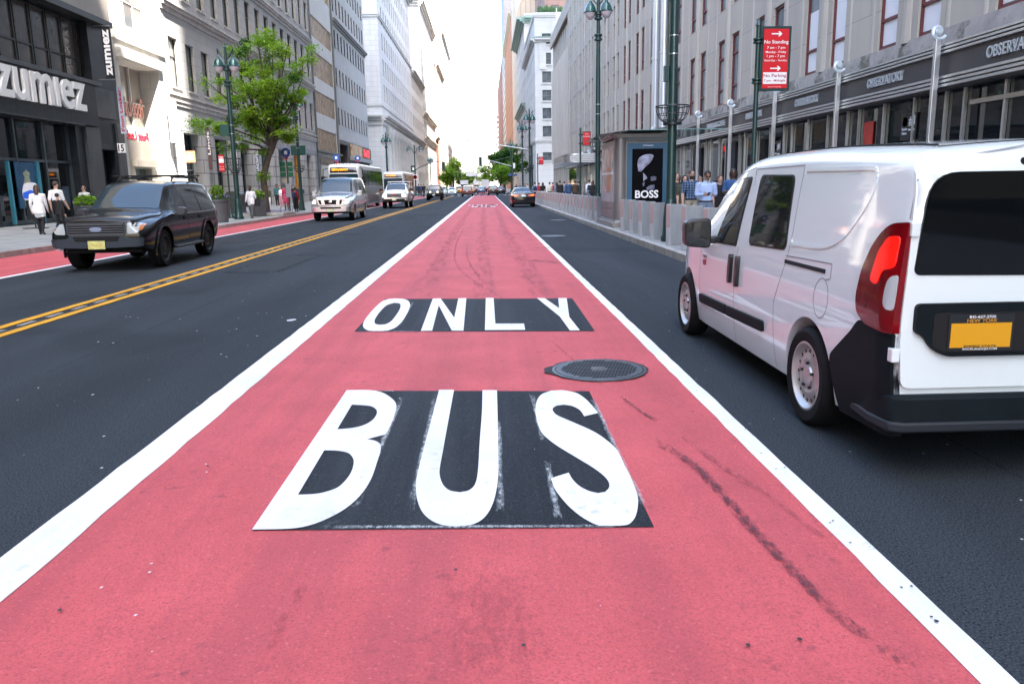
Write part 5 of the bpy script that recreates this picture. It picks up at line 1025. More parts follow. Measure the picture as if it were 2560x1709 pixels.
# ================================================================= silver passenger van
def silver_van():
    P = mat('silver_paint', (.42, .43, .45), .22, .55, var=.04, coat=.6)
    L = Loft(-1.1, 4.8, [(-1.1,1.9),(-1.05,2.05),(-.9,2.10),(0,2.13),(1.5,2.13),(2.2,2.08),(2.55,1.95),(2.95,1.55),(3.15,1.36),(3.4,1.33),(4.2,1.27),(4.55,1.235),(4.72,1.20),(4.78,1.16),(4.8,1.10)],
             [(-1.1,.93),(-.95,1.0),(0,1.015),(3.8,1.01),(4.4,.99),(4.7,.95),(4.77,.92),(4.8,.86)], [(-1.1,1.22),(3,1.22),(3.6,1.1),(4.8,.8)], [(-1.1,.82),(0,.85),(1.8,.84),(2.5,.80),(3.1,.86),(4.8,.76)], [(-1.1,.45),(0,.36),(4.2,.38),(4.8,.5)],
             [(0,.38,.45),(3.7,.38,.45)], rr=.16, crown=.03, tuck=.035)
    v = thing('silver_van', 'silver passenger van with big chrome grille following the dark four-by-four', 'van', (-7.55, 43.4, 0), R(180+1))
    L.body().build('body', P, v, True, angle=45); mb = MB(); mb.box(-.75, .75, -1, 4.5, .36, .9); mb.build('underbody', UNDER, v)
    for side in ('left', 'right'):
        for q in ([(2.75,1.28),(1.75,1.27),(1.75,1.86),(2.3,1.86)], [(1.62,1.27),(.25,1.27),(.25,1.88),(1.62,1.88)], [(.12,1.27),(-.92,1.27),(-.88,1.86),(.12,1.88)]): add_part(L, v, 'side_window', CARGL, [rounded(q, .06, 3)], side, .006)
        mb = MB()
        for pth in ([(2.95,.6),(2.95,1.25)], [(1.68,.5),(1.68,1.95)], [(.18,.5),(.18,1.95)]): strip_patch(L, pth, .012, side, .002, mb, .006)
        mb.build('panel_gaps', SEAM, v)
    add_part(L, v, 'windscreen', glassy('blue_windscreen', (.012, .030, .042), .04, .9), [rounded([(-.82,3.10),(.82,3.10),(.74,2.32),(-.74,2.32)], .08, 4)], 'top', .008, .01, .1)
    add_part(L, v, 'grille', UNDER, [rounded([(-.26,.80),(.26,.80),(.30,1.02),(-.30,1.02)], .02, 2), rounded([(-.52,.82),(-.42,.80),(-.46,1.02),(-.58,1.02)], .02, 2), rounded([(.42,.80),(.52,.82),(.58,1.02),(.46,1.02)], .02, 2)], 'front', .022)
    mb = MB(); fr = rounded([(-.56,.76),(.56,.76),(.66,1.065),(-.66,1.065)], .05, 3); L.patch(fr, 'front', .012, .02, .08, mb); mb.build('grille_frame', CHROME, v, True)
    mb = MB(); mb.lathe([(.075, .0), (.075, .012), (.055, .014), (.05, .008), (0, .01)], (0, L.end_y(0, .93)+.026, .93), 'y', 20); mb.box(-.08, .08, L.end_y(0, .93)+.03, L.end_y(0, .93)+.045, .92, .945); mb.build('emblem', CHROME, v, True)
    for s in (-1, 1):
        q = [(.70,.84),(.88,.86),(.86,1.04),(.72,1.05)]; add_part(L, v, 'headlight', mat('lit_headlamp', (.8, .74, .62), .15, emit=((1, .85, .6), .5), coat=.5), [rounded(q if s > 0 else refl(q), .03, 3)], 'front', .012, .02, .05)
        mirror(v, s*1.0, 2.75, 1.30, P, .20, .30, .12, s)
    add_part(L, v, 'front_bumper', CHROME, [rounded([(-.93,.46),(.93,.46),(.95,.70),(-.95,.70)], .05, 3)], 'front', .03, .03); add_part(L, v, 'air_intake', UNDER, [rounded([(-.48,.60),(.48,.60),(.5,.68),(-.5,.68)], .02, 3)], 'front', .036)
    mb = MB(); yf = L.end_y(0, .52)+.04; mb.box(-.16, .16, yf, yf+.012, .46, .60); mb.build('number_plate', mat('pale_plate', (.6, .62, .4), .5), v)
    for x, s in ((-.86, -1), (.86, 1)):
        for y in (0, 3.7): wheel(v, x, y, .38, .38, .25, s, RIMS, 'slots')
silver_van()
# ================================================================= white pickup
def pickup():
    P = mat('white_truck_paint', (.74, .75, .76), .2, coat=.7)
    L = Loft(-1.2, 4.6, [(-1.2,1.22),(-1.1,1.26),(1.12,1.27),(1.2,1.6),(1.35,1.86),(1.7,1.90),(2.5,1.88),(2.75,1.80),(3.15,1.46),(3.3,1.34),(3.6,1.31),(4.2,1.29),(4.45,1.27),(4.57,1.22),(4.6,1.15)],
             [(-1.2,.97),(0,1.01),(4,1.0),(4.4,.98),(4.55,.955),(4.6,.91)], [(-1.2,1.16),(1.1,1.16),(3.2,1.2),(4.6,.8)], [(-1.2,.96),(1.1,.96),(1.4,.76),(2.6,.74),(3.2,.82),(4.6,.8)], [(-1.2,.6),(0,.5),(4,.5),(4.6,.58)], [(0,.42,.5),(3.65,.42,.5)], rr=.12, tuck=.03)
    v = thing('pickup_truck', 'white pickup truck with chrome grille behind the silver van', 'pickup', (-6.95, 65.6, 0), R(180))
    L.body().build('body', P, v, True, angle=45); mb = MB(); mb.box(-.75, .75, -1, 4.3, .45, 1.0); mb.build('underbody', UNDER, v)
    for side in ('left', 'right'):
        for q in ([(3.0,1.25),(2.35,1.24),(2.35,1.74),(2.68,1.74)], [(2.25,1.24),(1.45,1.24),(1.5,1.74),(2.25,1.75)]): add_part(L, v, 'side_window', CARGL, [rounded(q, .05, 2)], side, .006)
    add_part(L, v, 'windscreen', glassy('blue_windscreen', (.012, .030, .042), .04, .9), [rounded([(-.74,3.22),(.74,3.22),(.66,2.62),(-.66,2.62)], .07, 3)], 'top', .008, .01, .1)
    add_part(L, v, 'grille', mat('chrome_dark', (.25, .26, .28), .2, .8), [rounded([(-.54,.84),(.54,.84),(.58,1.11),(-.58,1.11)], .04, 3)], 'front', .015)
    mb = MB()
    for z in (.87, .93, .99, 1.05): L.patch([(-.5, z), (.5, z), (.5, z+.03), (-.5, z+.03)], 'front', .022, .01, .15, mb)
    mb.build('grille_bars', UNDER, v); mb = MB(); yf = L.end_y(0, 1.0)+.03; fit_text(mb, 'GMC', lambda u, z, t: (-u, yf+t, z), -.18, .18, .97, 1.06, .02, .02); mb.build('emblem', REDT, v)
    for s in (-1, 1):
        q = [(.62,.86),(.90,.88),(.88,1.06),(.62,1.09)]; add_part(L, v, 'headlight', mat('lit_headlamp', (.8, .74, .62)), [rounded(q if s > 0 else refl(q), .03, 2)], 'front', .012, .02, .06); mirror(v, s*1.0, 3.0, 1.35, UNDER, .24, .26, .14, s)
        mb = MB(); mb.box(s*1.06, s*1.22, 3.071, 3.085, 1.24, 1.32); mb.build('mirror_lamp', AMB, v)
    add_part(L, v, 'front_bumper', CHROME, [rounded([(-.93,.62),(.93,.62),(.95,.82),(-.95,.82)], .05, 3)], 'front', .04, .03); add_part(L, v, 'lower_bumper', UNDER, [rounded([(-.85,.58),(.85,.58),(.8,.70),(-.8,.70)], .02, 2)], 'front', .05)
    mb = MB(); yf = L.end_y(0, .62)+.06; mb.box(-.16, .16, yf, yf+.012, .60, .73); mb.build('number_plate', mat('pale_plate', (.6, .62, .4)), v)
    mb = MB(); 
    for y in (1.0, -.9): mb.tube([(-.85, y, 1.27), (-.85, y, 2.02), (.85, y, 2.02), (.85, y, 1.27)], .03, 6)
    for x in (-.85, .85): mb.tube([(x, 1.0, 2.0), (x, -.9, 2.0)], .03, 6)
    mb.build('ladder_rack', mat('white_rack', (.7, .7, .7), .4), v)
    for x, s in ((-.85, -1), (.85, 1)):
        for y in (0, 3.65): wheel(v, x, y, .42, .42, .27, s, RIMS, 'slots')
pickup()
# ================================================================= dark saloon ahead, seen from behind
def saloon(P, loc, rz, label, name='saloon_car', lit=True, detail=True, group=None):
    L = Loft(-1.05, 3.65, [(-1.05,.80),(-1.02,.98),(-.95,1.04),(-.5,1.07),(-.25,1.12),(.25,1.33),(.6,1.42),(1.2,1.44),(1.6,1.38),(2.1,1.16),(2.45,.99),(2.9,.94),(3.3,.86),(3.58,.72),(3.65,.58)],
             [(-1.05,.70),(-.98,.82),(-.7,.885),(.5,.90),(2.8,.895),(3.3,.84),(3.55,.7),(3.65,.56)], [(-1.05,.86),(2.3,.88),(3.65,.6)], [(-1.05,.72),(-.4,.72),(.4,.60),(1.4,.60),(2.1,.64),(2.6,.78),(3.65,.56)], [(-1.05,.36),(-.6,.22),(3,.2),(3.65,.28)],
             [(0,.32,.37),(2.67,.32,.37)], rr=.14, tuck=.06)
    v = thing(name, label, 'car', loc, rz, group)
    L.body().build('body', P, v, True, angle=45); mb = MB(); mb.box(-.66, .66, -.9, 3.4, .2, .75); mb.build('underbody', UNDER, v)
    for side in ('left', 'right'):
        for q in ([(2.2,.93),(1.05,.92),(1.05,1.32),(1.45,1.32)], [(.97,.92),(-.12,.95),(.35,1.28),(.97,1.32)]): add_part(L, v, 'side_window', CARGL, [rounded(q, .05, 2)], side, .006)
        add_part(L, v, 'tail_light', REDON if lit else REDL, [rounded([(-1.0,.79),(-.74,.80),(-.82,.93),(-1.0,.96)], .03, 2)], side, .008)
    add_part(L, v, 'rear_window', glassy('blue_rear_glass', (.010, .018, .028), .05, .5), [rounded([(-.64,-.28),(.64,-.28),(.56,.42),(-.56,.42)], .08, 3)], 'top', .008, .01, .1)
    add_part(L, v, 'windscreen', glassy('blue_windscreen', (.012, .030, .042), .04, .9), [rounded([(-.66,2.36),(.66,2.36),(.55,1.62),(-.55,1.62)], .08, 3)], 'top', .008, .01, .1)
    for s in (-1, 1):
        q = [(.34,.78),(.80,.80),(.78,.93),(.40,.90)]; add_part(L, v, 'tail_light', REDON if lit else REDL, [rounded(q if s > 0 else refl(q), .03, 3)], 'rear', .012, .02, .06)
        if lit: q = [(.50,.815),(.74,.825),(.72,.875),(.52,.865)]; add_part(L, v, 'brake_glow', mat('brake_glow', (1, .3, .05), .3, emit=((1, .22, .02), .5)), [q if s > 0 else refl(q)], 'rear', .017, .02, .06)
        q = [(.40,.62),(.72,.66),(.70,.78),(.46,.72)]; add_part(L, v, 'headlight', LAMP, [rounded(q if s > 0 else refl(q), .03, 3)], 'front', .012, .02, .06)
        q = [(.60,.40),(.78,.42),(.78,.50),(.64,.50)]; add_part(L, v, 'reflector', REDL, [q if s > 0 else refl(q)], 'rear', .012)
        mirror(v, s*.86, 1.9, .98, P, .18, .14, .10, s)
    add_part(L, v, 'rear_plate', LET, [[(-.15,.77),(.15,.77),(.15,.88),(-.15,.88)]], 'rear', .02); add_part(L, v, 'rear_valance', UNDER, [rounded([(-.66,.30),(.66,.30),(.60,.42),(-.60,.42)], .03, 2)], 'rear', .012); add_part(L, v, 'grille', UNDER, [rounded([(-.4,.46),(.4,.46),(.42,.64),(-.42,.64)], .03, 2)], 'front', .012)
    if lit: mb = MB(); mb.box(-.16, .16, .30, .36, 1.335, 1.355); mb.build('high_brake_lamp', REDON, v); mb = MB(); mb.prism([(-.6+.3, 1.44), (-.45+.3, 1.44), (-.42+.3, 1.52)], lambda u, z, t: (t, u+.6, z), -.02, .02); mb.build('roof_fin', P, v)
    for x, s in ((-.78, -1), (.78, 1)):
        for y in (0, 2.67): wheel(v, x, y, .32, .32, .21, s, RIMS, 'spokes')
    return v
DKGREY = mat('dark_grey_paint', (.008, .009, .011), .18, spec=.3, coat=.5)
saloon(DKGREY, (2.75, 58.5, 0), 0, 'dark saloon with lit brake lamps driving away beside the steel bollards')
# ================================================================= boxy jeep
def jeep():
    P = mat('black_green_paint', (.012, .016, .016), .25, coat=.5)
    L = Loft(-.8, 3.3, [(-.8,1.7),(-.75,1.80),(0,1.85),(1.5,1.83),(1.7,1.72),(1.95,1.30),(2.1,1.18),(3.1,1.10),(3.25,1.0),(3.3,.9)], [(-.8,.75),(2,.76),(2.2,.70),(3.3,.62)], [(-.8,1.1),(3.3,1.0)], [(-.8,.66),(1.7,.66),(2.2,.68),(3.3,.6)], [(-.8,.55),(3.3,.6)], [(0,.42,.5),(2.45,.42,.5)], rr=.07, tuck=.02)
    v = thing('jeep', 'black boxy off-road car with round headlamps oncoming by the yellow line', 'car', (-6.15, 99, 0), R(180))
    L.body().build('body', P, v, True, angle=40); mb = MB(); mb.box(-.6, .6, -.7, 3.1, .45, .9); mb.build('underbody', UNDER, v)
    add_part(L, v, 'windscreen', glassy('blue_windscreen', (.012, .030, .042), .04, .9), [[(-.60,2.0),(.60,2.0),(.58,1.70),(-.58,1.70)]], 'top', .01, .01, .15)
    for s in (-1, 1):
        mb = MB(); mb.lathe([(.11, 0), (.11, .03), (0, .05)], (s*.45, 3.31, .98), 'y', 14); mb.build('headlight', mat('lit_headlamp', (.8, .74, .62)), v, True)
        mb = MB(); mb.box(s*.62, s*.95, 2.0, 3.1, .92, .98); mb.box(s*.62, s*.95, -.5, .5, .92, .98); mb.build('mudguard', P, v, False, .03); mirror(v, s*.76, 1.9, 1.25, UNDER, .18, .2, .1, s)
        for q in ([(1.65,1.2),(.8,1.2),(.8,1.68),(1.55,1.68)], [(.7,1.2),(-.6,1.2),(-.6,1.7),(.7,1.7)]): add_part(L, v, 'side_window', CARGL, [q], 'left' if s < 0 else 'right', .006)
        for y in (0, 2.45): wheel(v, s*.80, y, .42, .42, .26, s, BLKW, 'slots')
    mb = MB()
    for i in range(7): x = -.24+.08*i; mb.box(x-.015, x+.015, 3.30, 3.315, .80, 1.05)
    mb.build('grille', UNDER, v); mb = MB(); mb.box(-.85, .85, 3.3, 3.5, .58, .74); mb.build('front_bumper', UNDER, v, False, .03); mb = MB(); mb.box(-.15, .15, 3.5, 3.515, .6, .72); mb.build('number_plate', LET, v)
jeep()
# ================================================================= buses
def bus(loc, label, route, blue=False):
    BODY = mat('bus_white', (.70, .71, .72), .25, coat=.5); GR = mat('bus_grey', (.07, .073, .082), .3, .2, coat=.4); BG = glassy('bus_glass', (.008, .010, .010), .05, .5)
    L = Loft(0, 13.2, [(0,3.2),(.1,3.36),(.6,3.42),(12.4,3.42),(12.9,3.36),(13.1,3.2),(13.2,2.9)], [(0,1.2),(.15,1.27),(13,1.27),(13.15,1.22),(13.2,1.15)], [(0,1.5),(13.2,1.5)], [(0,1.14),(.3,1.18),(12.8,1.18),(13.2,1.08)], [(0,.4),(.6,.32),(12.6,.32),(13.2,.42)], [(3.2,.5,.58),(10.6,.5,.58)], rr=.22, crown=.05, tuck=.015)
    v = thing('bus', label, 'bus', loc, R(180), 'buses in the far lane'); L.body().build('body', BODY, v, True, angle=45); mb = MB(); mb.box(-1.0, 1.0, .4, 12.6, .34, 1.2); mb.build('underbody', UNDER, v)
    for side in ('left', 'right'):
        add_part(L, v, 'side_window', BG, [rounded([(12.1,1.75),(.5,1.75),(.5,2.95),(12.1,2.95)], .1, 3)], side, .022, .01, .16)
        add_part(L, v, 'side_skirt', GR, [[(12.3,.62),(11.25,.62),(11.25,.36),(3.9,.36)] if False else [(12.5,1.08),(.1,1.08),(.1,1.68),(12.5,1.68)]], side, .016, .01, .16)
        mb = MB()
        L.patch([(12.4, .42), (11.25, .42), (11.25, 1.05), (12.4, 1.05)], side, .014, .01, .16, mb); L.patch([(2.55, .42), (.2, .42), (.2, 1.05), (2.55, 1.05)], side, .014, .01, .16, mb)
        for i in range(6): a = 4.0+i*1.0; L.patch([(a+.94, .42), (a, .42), (a, 1.05), (a+.94, 1.05)], side, .014, .01, .16, mb)
        mb.build('luggage_flap', GR, v); mb = MB()
        for y in (2.6, 4.8, 7.0, 9.2, 11.0): L.patch([(y+.05, 1.76), (y, 1.76), (y, 2.94), (y+.05, 2.94)], side, .030, .01, .16, mb)
        mb.build('window_pillar', UNDER, v)
    add_part(L, v, 'windscreen', glassy('blue_windscreen', (.012, .030, .042), .04, .9), [rounded([(-1.08,1.35),(1.08,1.35),(1.06,2.62),(-1.06,2.62)], .1, 3)], 'front', .02, .01, .12); add_part(L, v, 'destination_box', glassy('sign_glass', (.02, .02, .02), .1), [rounded([(-1.0,2.72),(1.0,2.72),(.98,3.12),(-.98,3.12)], .05, 2)], 'front', .03, .01, .1)
    mb = MB(); yf = L.end_y(0, 2.9)+.045; fit_text(mb, route, lambda u, z, t: (-u, yf+t+.02, z), -.85, .35, 2.82, 3.02, .02, .012); mb.build('route_letters', mat('amber_led', (1, .4, .02), .4, emit=((1, .34, .01), .35)), v)
    add_part(L, v, 'lower_front', GR, [rounded([(-1.1,.5),(1.1,.5),(1.12,1.15),(-1.12,1.15)], .08, 2)], 'front', .010, .01, .25)
    for s in (-1, 1):
        q = [(.70,.62),(1.02,.64),(1.02,.86),(.70,.86)]; add_part(L, v, 'headlight', LAMP, [rounded(q if s > 0 else refl(q), .04, 2)], 'front', .02, .02, .1)
        mb = MB(); mb.tube([(s*1.2, 12.9, 3.05), (s*1.45, 13.35, 2.95), (s*1.5, 13.4, 2.3)], .03, 6); mb.box(s*1.38, s*1.62, 13.33, 13.47, 1.9, 2.4); mb.build('mirror', UNDER, v)
        for y in (3.2, 10.6): wheel(v, s*1.08, y, .5, .5, .3, s, RIMS, 'slots')
    mb = MB()
    for x in (-.5, -.25, 0, .25, .5): mb.box(x-.05, x+.05, 12.95, 13.02, 3.30, 3.36)
    mb.build('marker_lamp', AMB, v)
    return v
bus((-10.55, 73.4, 0), 'near coach with amber destination letters beside the silver van', 'QM10 JAMAICA'); bus((-10.55, 105.5, 0), 'farther coach with amber letters half hidden behind the first coach', 'X63 QUEENS')
# ================================================================= small cars far down the street
def far_suv(P, loc, rz, label, lit=False, group='cars waiting beyond the crossing'):
    L = Loft(-.95, 3.75, [(-.95,1.0),(-.9,1.5),(-.75,1.66),(.5,1.72),(1.3,1.70),(1.75,1.6),(2.3,1.2),(2.5,1.1),(3.3,1.0),(3.7,.85),(3.75,.65)], [(-.95,.82),(-.7,.92),(3.2,.92),(3.75,.7)], [(-.95,1.0),(3.75,.8)], [(-.95,.70),(1.5,.70),(2.5,.75),(3.75,.6)], [(-.95,.45),(0,.3),(3,.3),(3.75,.4)], [(0,.36,.42),(2.75,.36,.42)], rr=.13)
    v = thing('parked_suv' if False else 'sport_utility_car', label, 'car', loc, rz, group); L.body().build('body', P, v, True, angle=45); mb = MB(); mb.box(-.66, .66, -.8, 3.5, .3, .8); mb.build('underbody', UNDER, v)
    for side in ('left', 'right'): add_part(L, v, 'side_window', CARGL, [[(2.1,1.08),(-.7,1.08),(-.6,1.52),(1.6,1.52)]], side, .008, .01, .2)
    add_part(L, v, 'rear_window', CARGL, [rounded([(-.66,1.08),(.66,1.08),(.58,1.48),(-.58,1.48)], .05, 2)], 'rear', .012); add_part(L, v, 'windscreen', CARGL, [rounded([(-.7,2.35),(.7,2.35),(.6,1.75),(-.6,1.75)], .06, 2)], 'top', .01, .01, .2); add_part(L, v, 'number_plate', LET, [[(-.16,.78),(.16,.78),(.16,.9),(-.16,.9)]], 'rear', .02); add_part(L, v, 'grille', UNDER, [rounded([(-.4,.6),(.4,.6),(.42,.8),(-.42,.8)], .03, 2)], 'front', .015)
    for s in (-1, 1):
        q = [(.56,.92),(.84,.92),(.82,1.12),(.62,1.06)]; add_part(L, v, 'tail_light', REDON if lit else REDL, [q if s > 0 else refl(q)], 'rear', .015); q = [(.5,.72),(.84,.74),(.82,.88),(.55,.86)]; add_part(L, v, 'headlight', LAMP, [q if s > 0 else refl(q)], 'front', .015)
        for y in (0, 2.75): wheel(v, s*.8, y, .36, .36, .22, s, RIMS, 'spokes')
    return v
def paint(v, m):
    for ch in v.children:
        if ch.name.split('.')[0] == 'body': ch.data = ch.data.copy(); ch.data.materials[0] = m
MAROON = mat('maroon_paint', (.10, .012, .02), .18, coat=.7); BLUEG = mat('blue_grey_paint', (.10, .13, .16), .2, .3, coat=.6); LTGRN = mat('pale_green_paint', (.35, .45, .40), .2, coat=.6); TAXI = mat('taxi_yellow', (.65, .32, .02), .2, coat=.6); BLUEP = mat('blue_paint', (.03, .07, .14), .2, coat=.6)
s0 = far_suv(MAROON, (-2.9, 128, 0), 0, 'maroon car with lit tail lamps just short of the crossing', True)
def far(src, m, x, y, rz, label): v = copy_tree(src, (x, y, 0), rz, label); paint(v, m); return v
far(s0, DKGREY, 1.35, 137, 0, 'black sport utility car with lit tail lamps at the end of the red lane'); far(s0, BLUEG, -7.0, 117, R(180), 'blue-grey car oncoming behind the boxy black off-roader'); far(s0, LTGRN, -7.4, 138, R(180), 'pale green car oncoming beyond the blue-grey one'); far(s0, TAXI, -3.4, 183, 0, 'yellow cab far down the left of the red lane'); far(s0, TAXI, -6.2, 190, R(180), 'yellow cab oncoming beyond the avenue')
c0 = saloon(BLUEP, (-.9, 172, 0), 0, 'blue saloon crossing the avenue ahead', 'saloon_car', False, group='cars waiting beyond the crossing')
for m, x, y, rz, lb in ((DKGREY, 2.9, 150, 0, 'dark saloon right of the black sport utility car on the crossing'), (WHITEP, -6.6, 160, R(180), 'white saloon oncoming on the avenue crossing'), (MAROON, -3.0, 205, 0, 'dark red saloon beyond the yellow cab'), (LTGRN, -6.4, 215, R(180), 'pale saloon oncoming beyond the yellow cab'), (DKGREY, -.4, 215, 0, 'black saloon in the red lane beyond the avenue'), (WHITEP, 3.0, 190, 0, 'white saloon at the right kerb beyond the avenue')): far(c0, m, x, y, rz, lb)
def lorry(loc, label, col):
    v = thing('box_lorry', label, 'lorry', loc, 0, 'lorries far down the street'); mb = MB(); mb.box(-1.2, 1.2, 0, 6, .9, 3.5); mb.build('cargo_box', col, v, False, .04); mb = MB(); mb.box(-1.1, 1.1, 6.1, 8.0, .6, 2.4); mb.build('cab', col, v, False, .15); mb = MB(); mb.box(-1.0, 1.0, -.02, 7, .5, .9); mb.build('chassis', UNDER, v)
    mb = MB(); mb.box(-1.0, 1.0, 8.0, 8.02, 1.5, 2.2); mb.build('windscreen', CARGL, v)
    for s in (-1, 1):
        for y in (1.4, 6.9): wheel(v, s*1.0, y, .48, .48, .28, s, RIMS, 'slots')
        mb = MB(); mb.box(s*.9, s*1.1, -.05, -.021, .7, .85); mb.build('tail_light', REDL, v)
    return v
l0 = lorry((.2, 235, 0), 'white box lorry driving away far down the street', mat('white_lorry', (.72, .73, .74), .4)); copy_tree(l0, (-6.4, 250, 0), R(180), 'white box lorry oncoming far down the street'); copy_tree(l0, (-3.2, 300, 0), R(180), 'farthest white box lorry near the yellow lines')
# ------------------------------------------------------------------ people: one continuous body each, grown from tapered limbs
def ell(mb, c, r, n=14):
    c = Vector(c); vs = []; 
    for i in range(n//2+1):
        a = math.pi*i/(n//2)
        for j in range(n): b_ = 2*math.pi*j/n; vs.append(c+Vector((r[0]*math.sin(a)*math.cos(b_), r[1]*math.sin(a)*math.sin(b_), r[2]*math.cos(a))))
    mb.add(vs, [(i*n+j, i*n+(j+1) % n, (i+1)*n+(j+1) % n, (i+1)*n+j) for i in range(n//2) for j in range(n)])
def oval_tube(mb, secs, n=16):                                       # secs: (center, rx, ry)
    vs = []
    for c, rx, ry in secs: vs += [Vector(c)+Vector((rx*math.cos(6.2832*j/n), ry*math.sin(6.2832*j/n), 0)) for j in range(n)]
    k = len(secs); mb.add(vs, [(i*n+j, i*n+(j+1) % n, (i+1)*n+(j+1) % n, (i+1)*n+j) for i in range(k-1) for j in range(n)]+[tuple(range(n))[::-1], tuple(range((k-1)*n, k*n))])
def fabric(name, col, var=.12): return mat('cloth_'+name, col, .85, var=var, scale=9, stretch=(1, 1, .5))
def plaid_mat():
    m = bpy.data.materials.new('cloth_plaid'); m.use_nodes = True; n = m.node_tree; L = n.links.new; tc = n.nodes.new('ShaderNodeTexCoord'); b = n.nodes['Principled BSDF']; sx = n.nodes.new('ShaderNodeSeparateXYZ'); L(tc.outputs['Object'], sx.inputs[0]); o = None
    for k in (0, 2):
        w_ = n.nodes.new('ShaderNodeMath'); w_.operation = 'MULTIPLY'; w_.inputs[1].default_value = 14; L(sx.outputs[k], w_.inputs[0]); f = n.nodes.new('ShaderNodeMath'); f.operation = 'FRACT'; L(w_.outputs[0], f.inputs[0]); g = n.nodes.new('ShaderNodeMath'); g.operation = 'GREATER_THAN'; g.inputs[1].default_value = .55; L(f.outputs[0], g.inputs[0])
        if o is None: o = g.outputs[0]
        else: a = n.nodes.new('ShaderNodeMath'); a.operation = 'ADD'; L(o, a.inputs[0]); L(g.outputs[0], a.inputs[1]); o = a.outputs[0]
    cr = n.nodes.new('ShaderNodeMapRange'); cr.inputs[2].default_value = 2; L(o, cr.inputs[0]); mx = n.nodes.new('ShaderNodeMix'); mx.data_type = 'RGBA'; L(cr.outputs[0], mx.inputs[0]); mx.inputs[6].default_value = (.012, .022, .055, 1); mx.inputs[7].default_value = (.13, .22, .36, 1); L(mx.outputs[2], b.inputs['Base Color']); b.inputs['Roughness'].default_value = .85; return m
SKINS = {'light': mat('skin_light', (.52, .33, .25), .5, var=.06), 'tan': mat('skin_tan', (.36, .20, .13), .5, var=.06), 'dark': mat('skin_dark', (.085, .045, .03), .45, var=.08)}
HAIRS = {k: mat('hair_'+k, c, .5, var=.3, scale=30) for k, c in {'black': (.010, .008, .008), 'brown': (.055, .03, .018), 'grey': (.3, .29, .28), 'auburn': (.09, .035, .02)}.items()}
C = {k: fabric(k, c) for k, c in {'white': (.78, .78, .80), 'sky': (.40, .52, .78), 'black': (.012, .012, .014), 'navy': (.02, .035, .08), 'blue': (.03, .09, .24), 'khaki': (.34, .30, .23), 'grey': (.10, .105, .115), 'charcoal': (.035, .036, .04), 'olive': (.075, .08, .05), 'teal': (.04, .13, .15), 'pink': (.62, .30, .36), 'rose': (.50, .035, .12), 'denim': (.16, .21, .30), 'red': (.42, .02, .04), 'cream': (.58, .52, .43), 'brown': (.06, .04, .03), 'suitblue': (.03, .07, .16), 'bluegrey': (.18, .24, .30), 'stripe': (.55, .56, .58), 'paleblue': (.5, .56, .62)}.items()}
C['plaid'] = plaid_mat(); SHOE = mat('dark_shoe', (.018, .016, .016), .5); SHOEW = mat('white_shoe', (.6, .6, .6), .5)
EYE = mat('eye_dark', (.012, .01, .01), .3); LENS = mat('sunglass_lens', (.006, .006, .007), .08)
POSES = {'stand': dict(le=(-.02, -.01, -.165), lw=(-.005, .05, -.145), re=(.02, -.01, -.165), rw=(.005, .05, -.145), lk=(0, .01), la=(0, -.01), rk=(0, .01), ra=(0, -.01)),
  'walk': dict(le=(-.02, -.05, -.16), lw=(0, .03, -.145), re=(.02, .04, -.16), rw=(0, .07, -.13), lk=(0, .06), la=(0, .10), rk=(0, -.01), ra=(0, -.13)),
  'phone': dict(le=(-.03, .0, -.16), lw=(.075, .125, .0), re=(.03, .0, -.16), rw=(-.075, .125, .005), lk=(0, .01), la=(0, -.01), rk=(0, .04), ra=(0, .0)),
  'call': dict(le=(-.075, .03, -.11), lw=(.045, .02, .155), re=(.03, .0, -.165), rw=(.01, .03, -.145), lk=(0, .05), la=(0, .06), rk=(0, 0), ra=(0, -.08)),
  'cup': dict(le=(-.03, .02, -.155), lw=(.03, .13, .03), re=(.03, .01, -.16), rw=(-.07, .12, .02), lk=(0, .01), la=(0, 0), rk=(0, .03), ra=(0, 0)),
  'cross': dict(le=(-.03, .02, -.155), lw=(.11, .09, .01), re=(.03, .02, -.155), rw=(-.11, .10, .02), lk=(0, .01), la=(0, 0), rk=(0, .01), ra=(0, 0))}
_pn = [0]
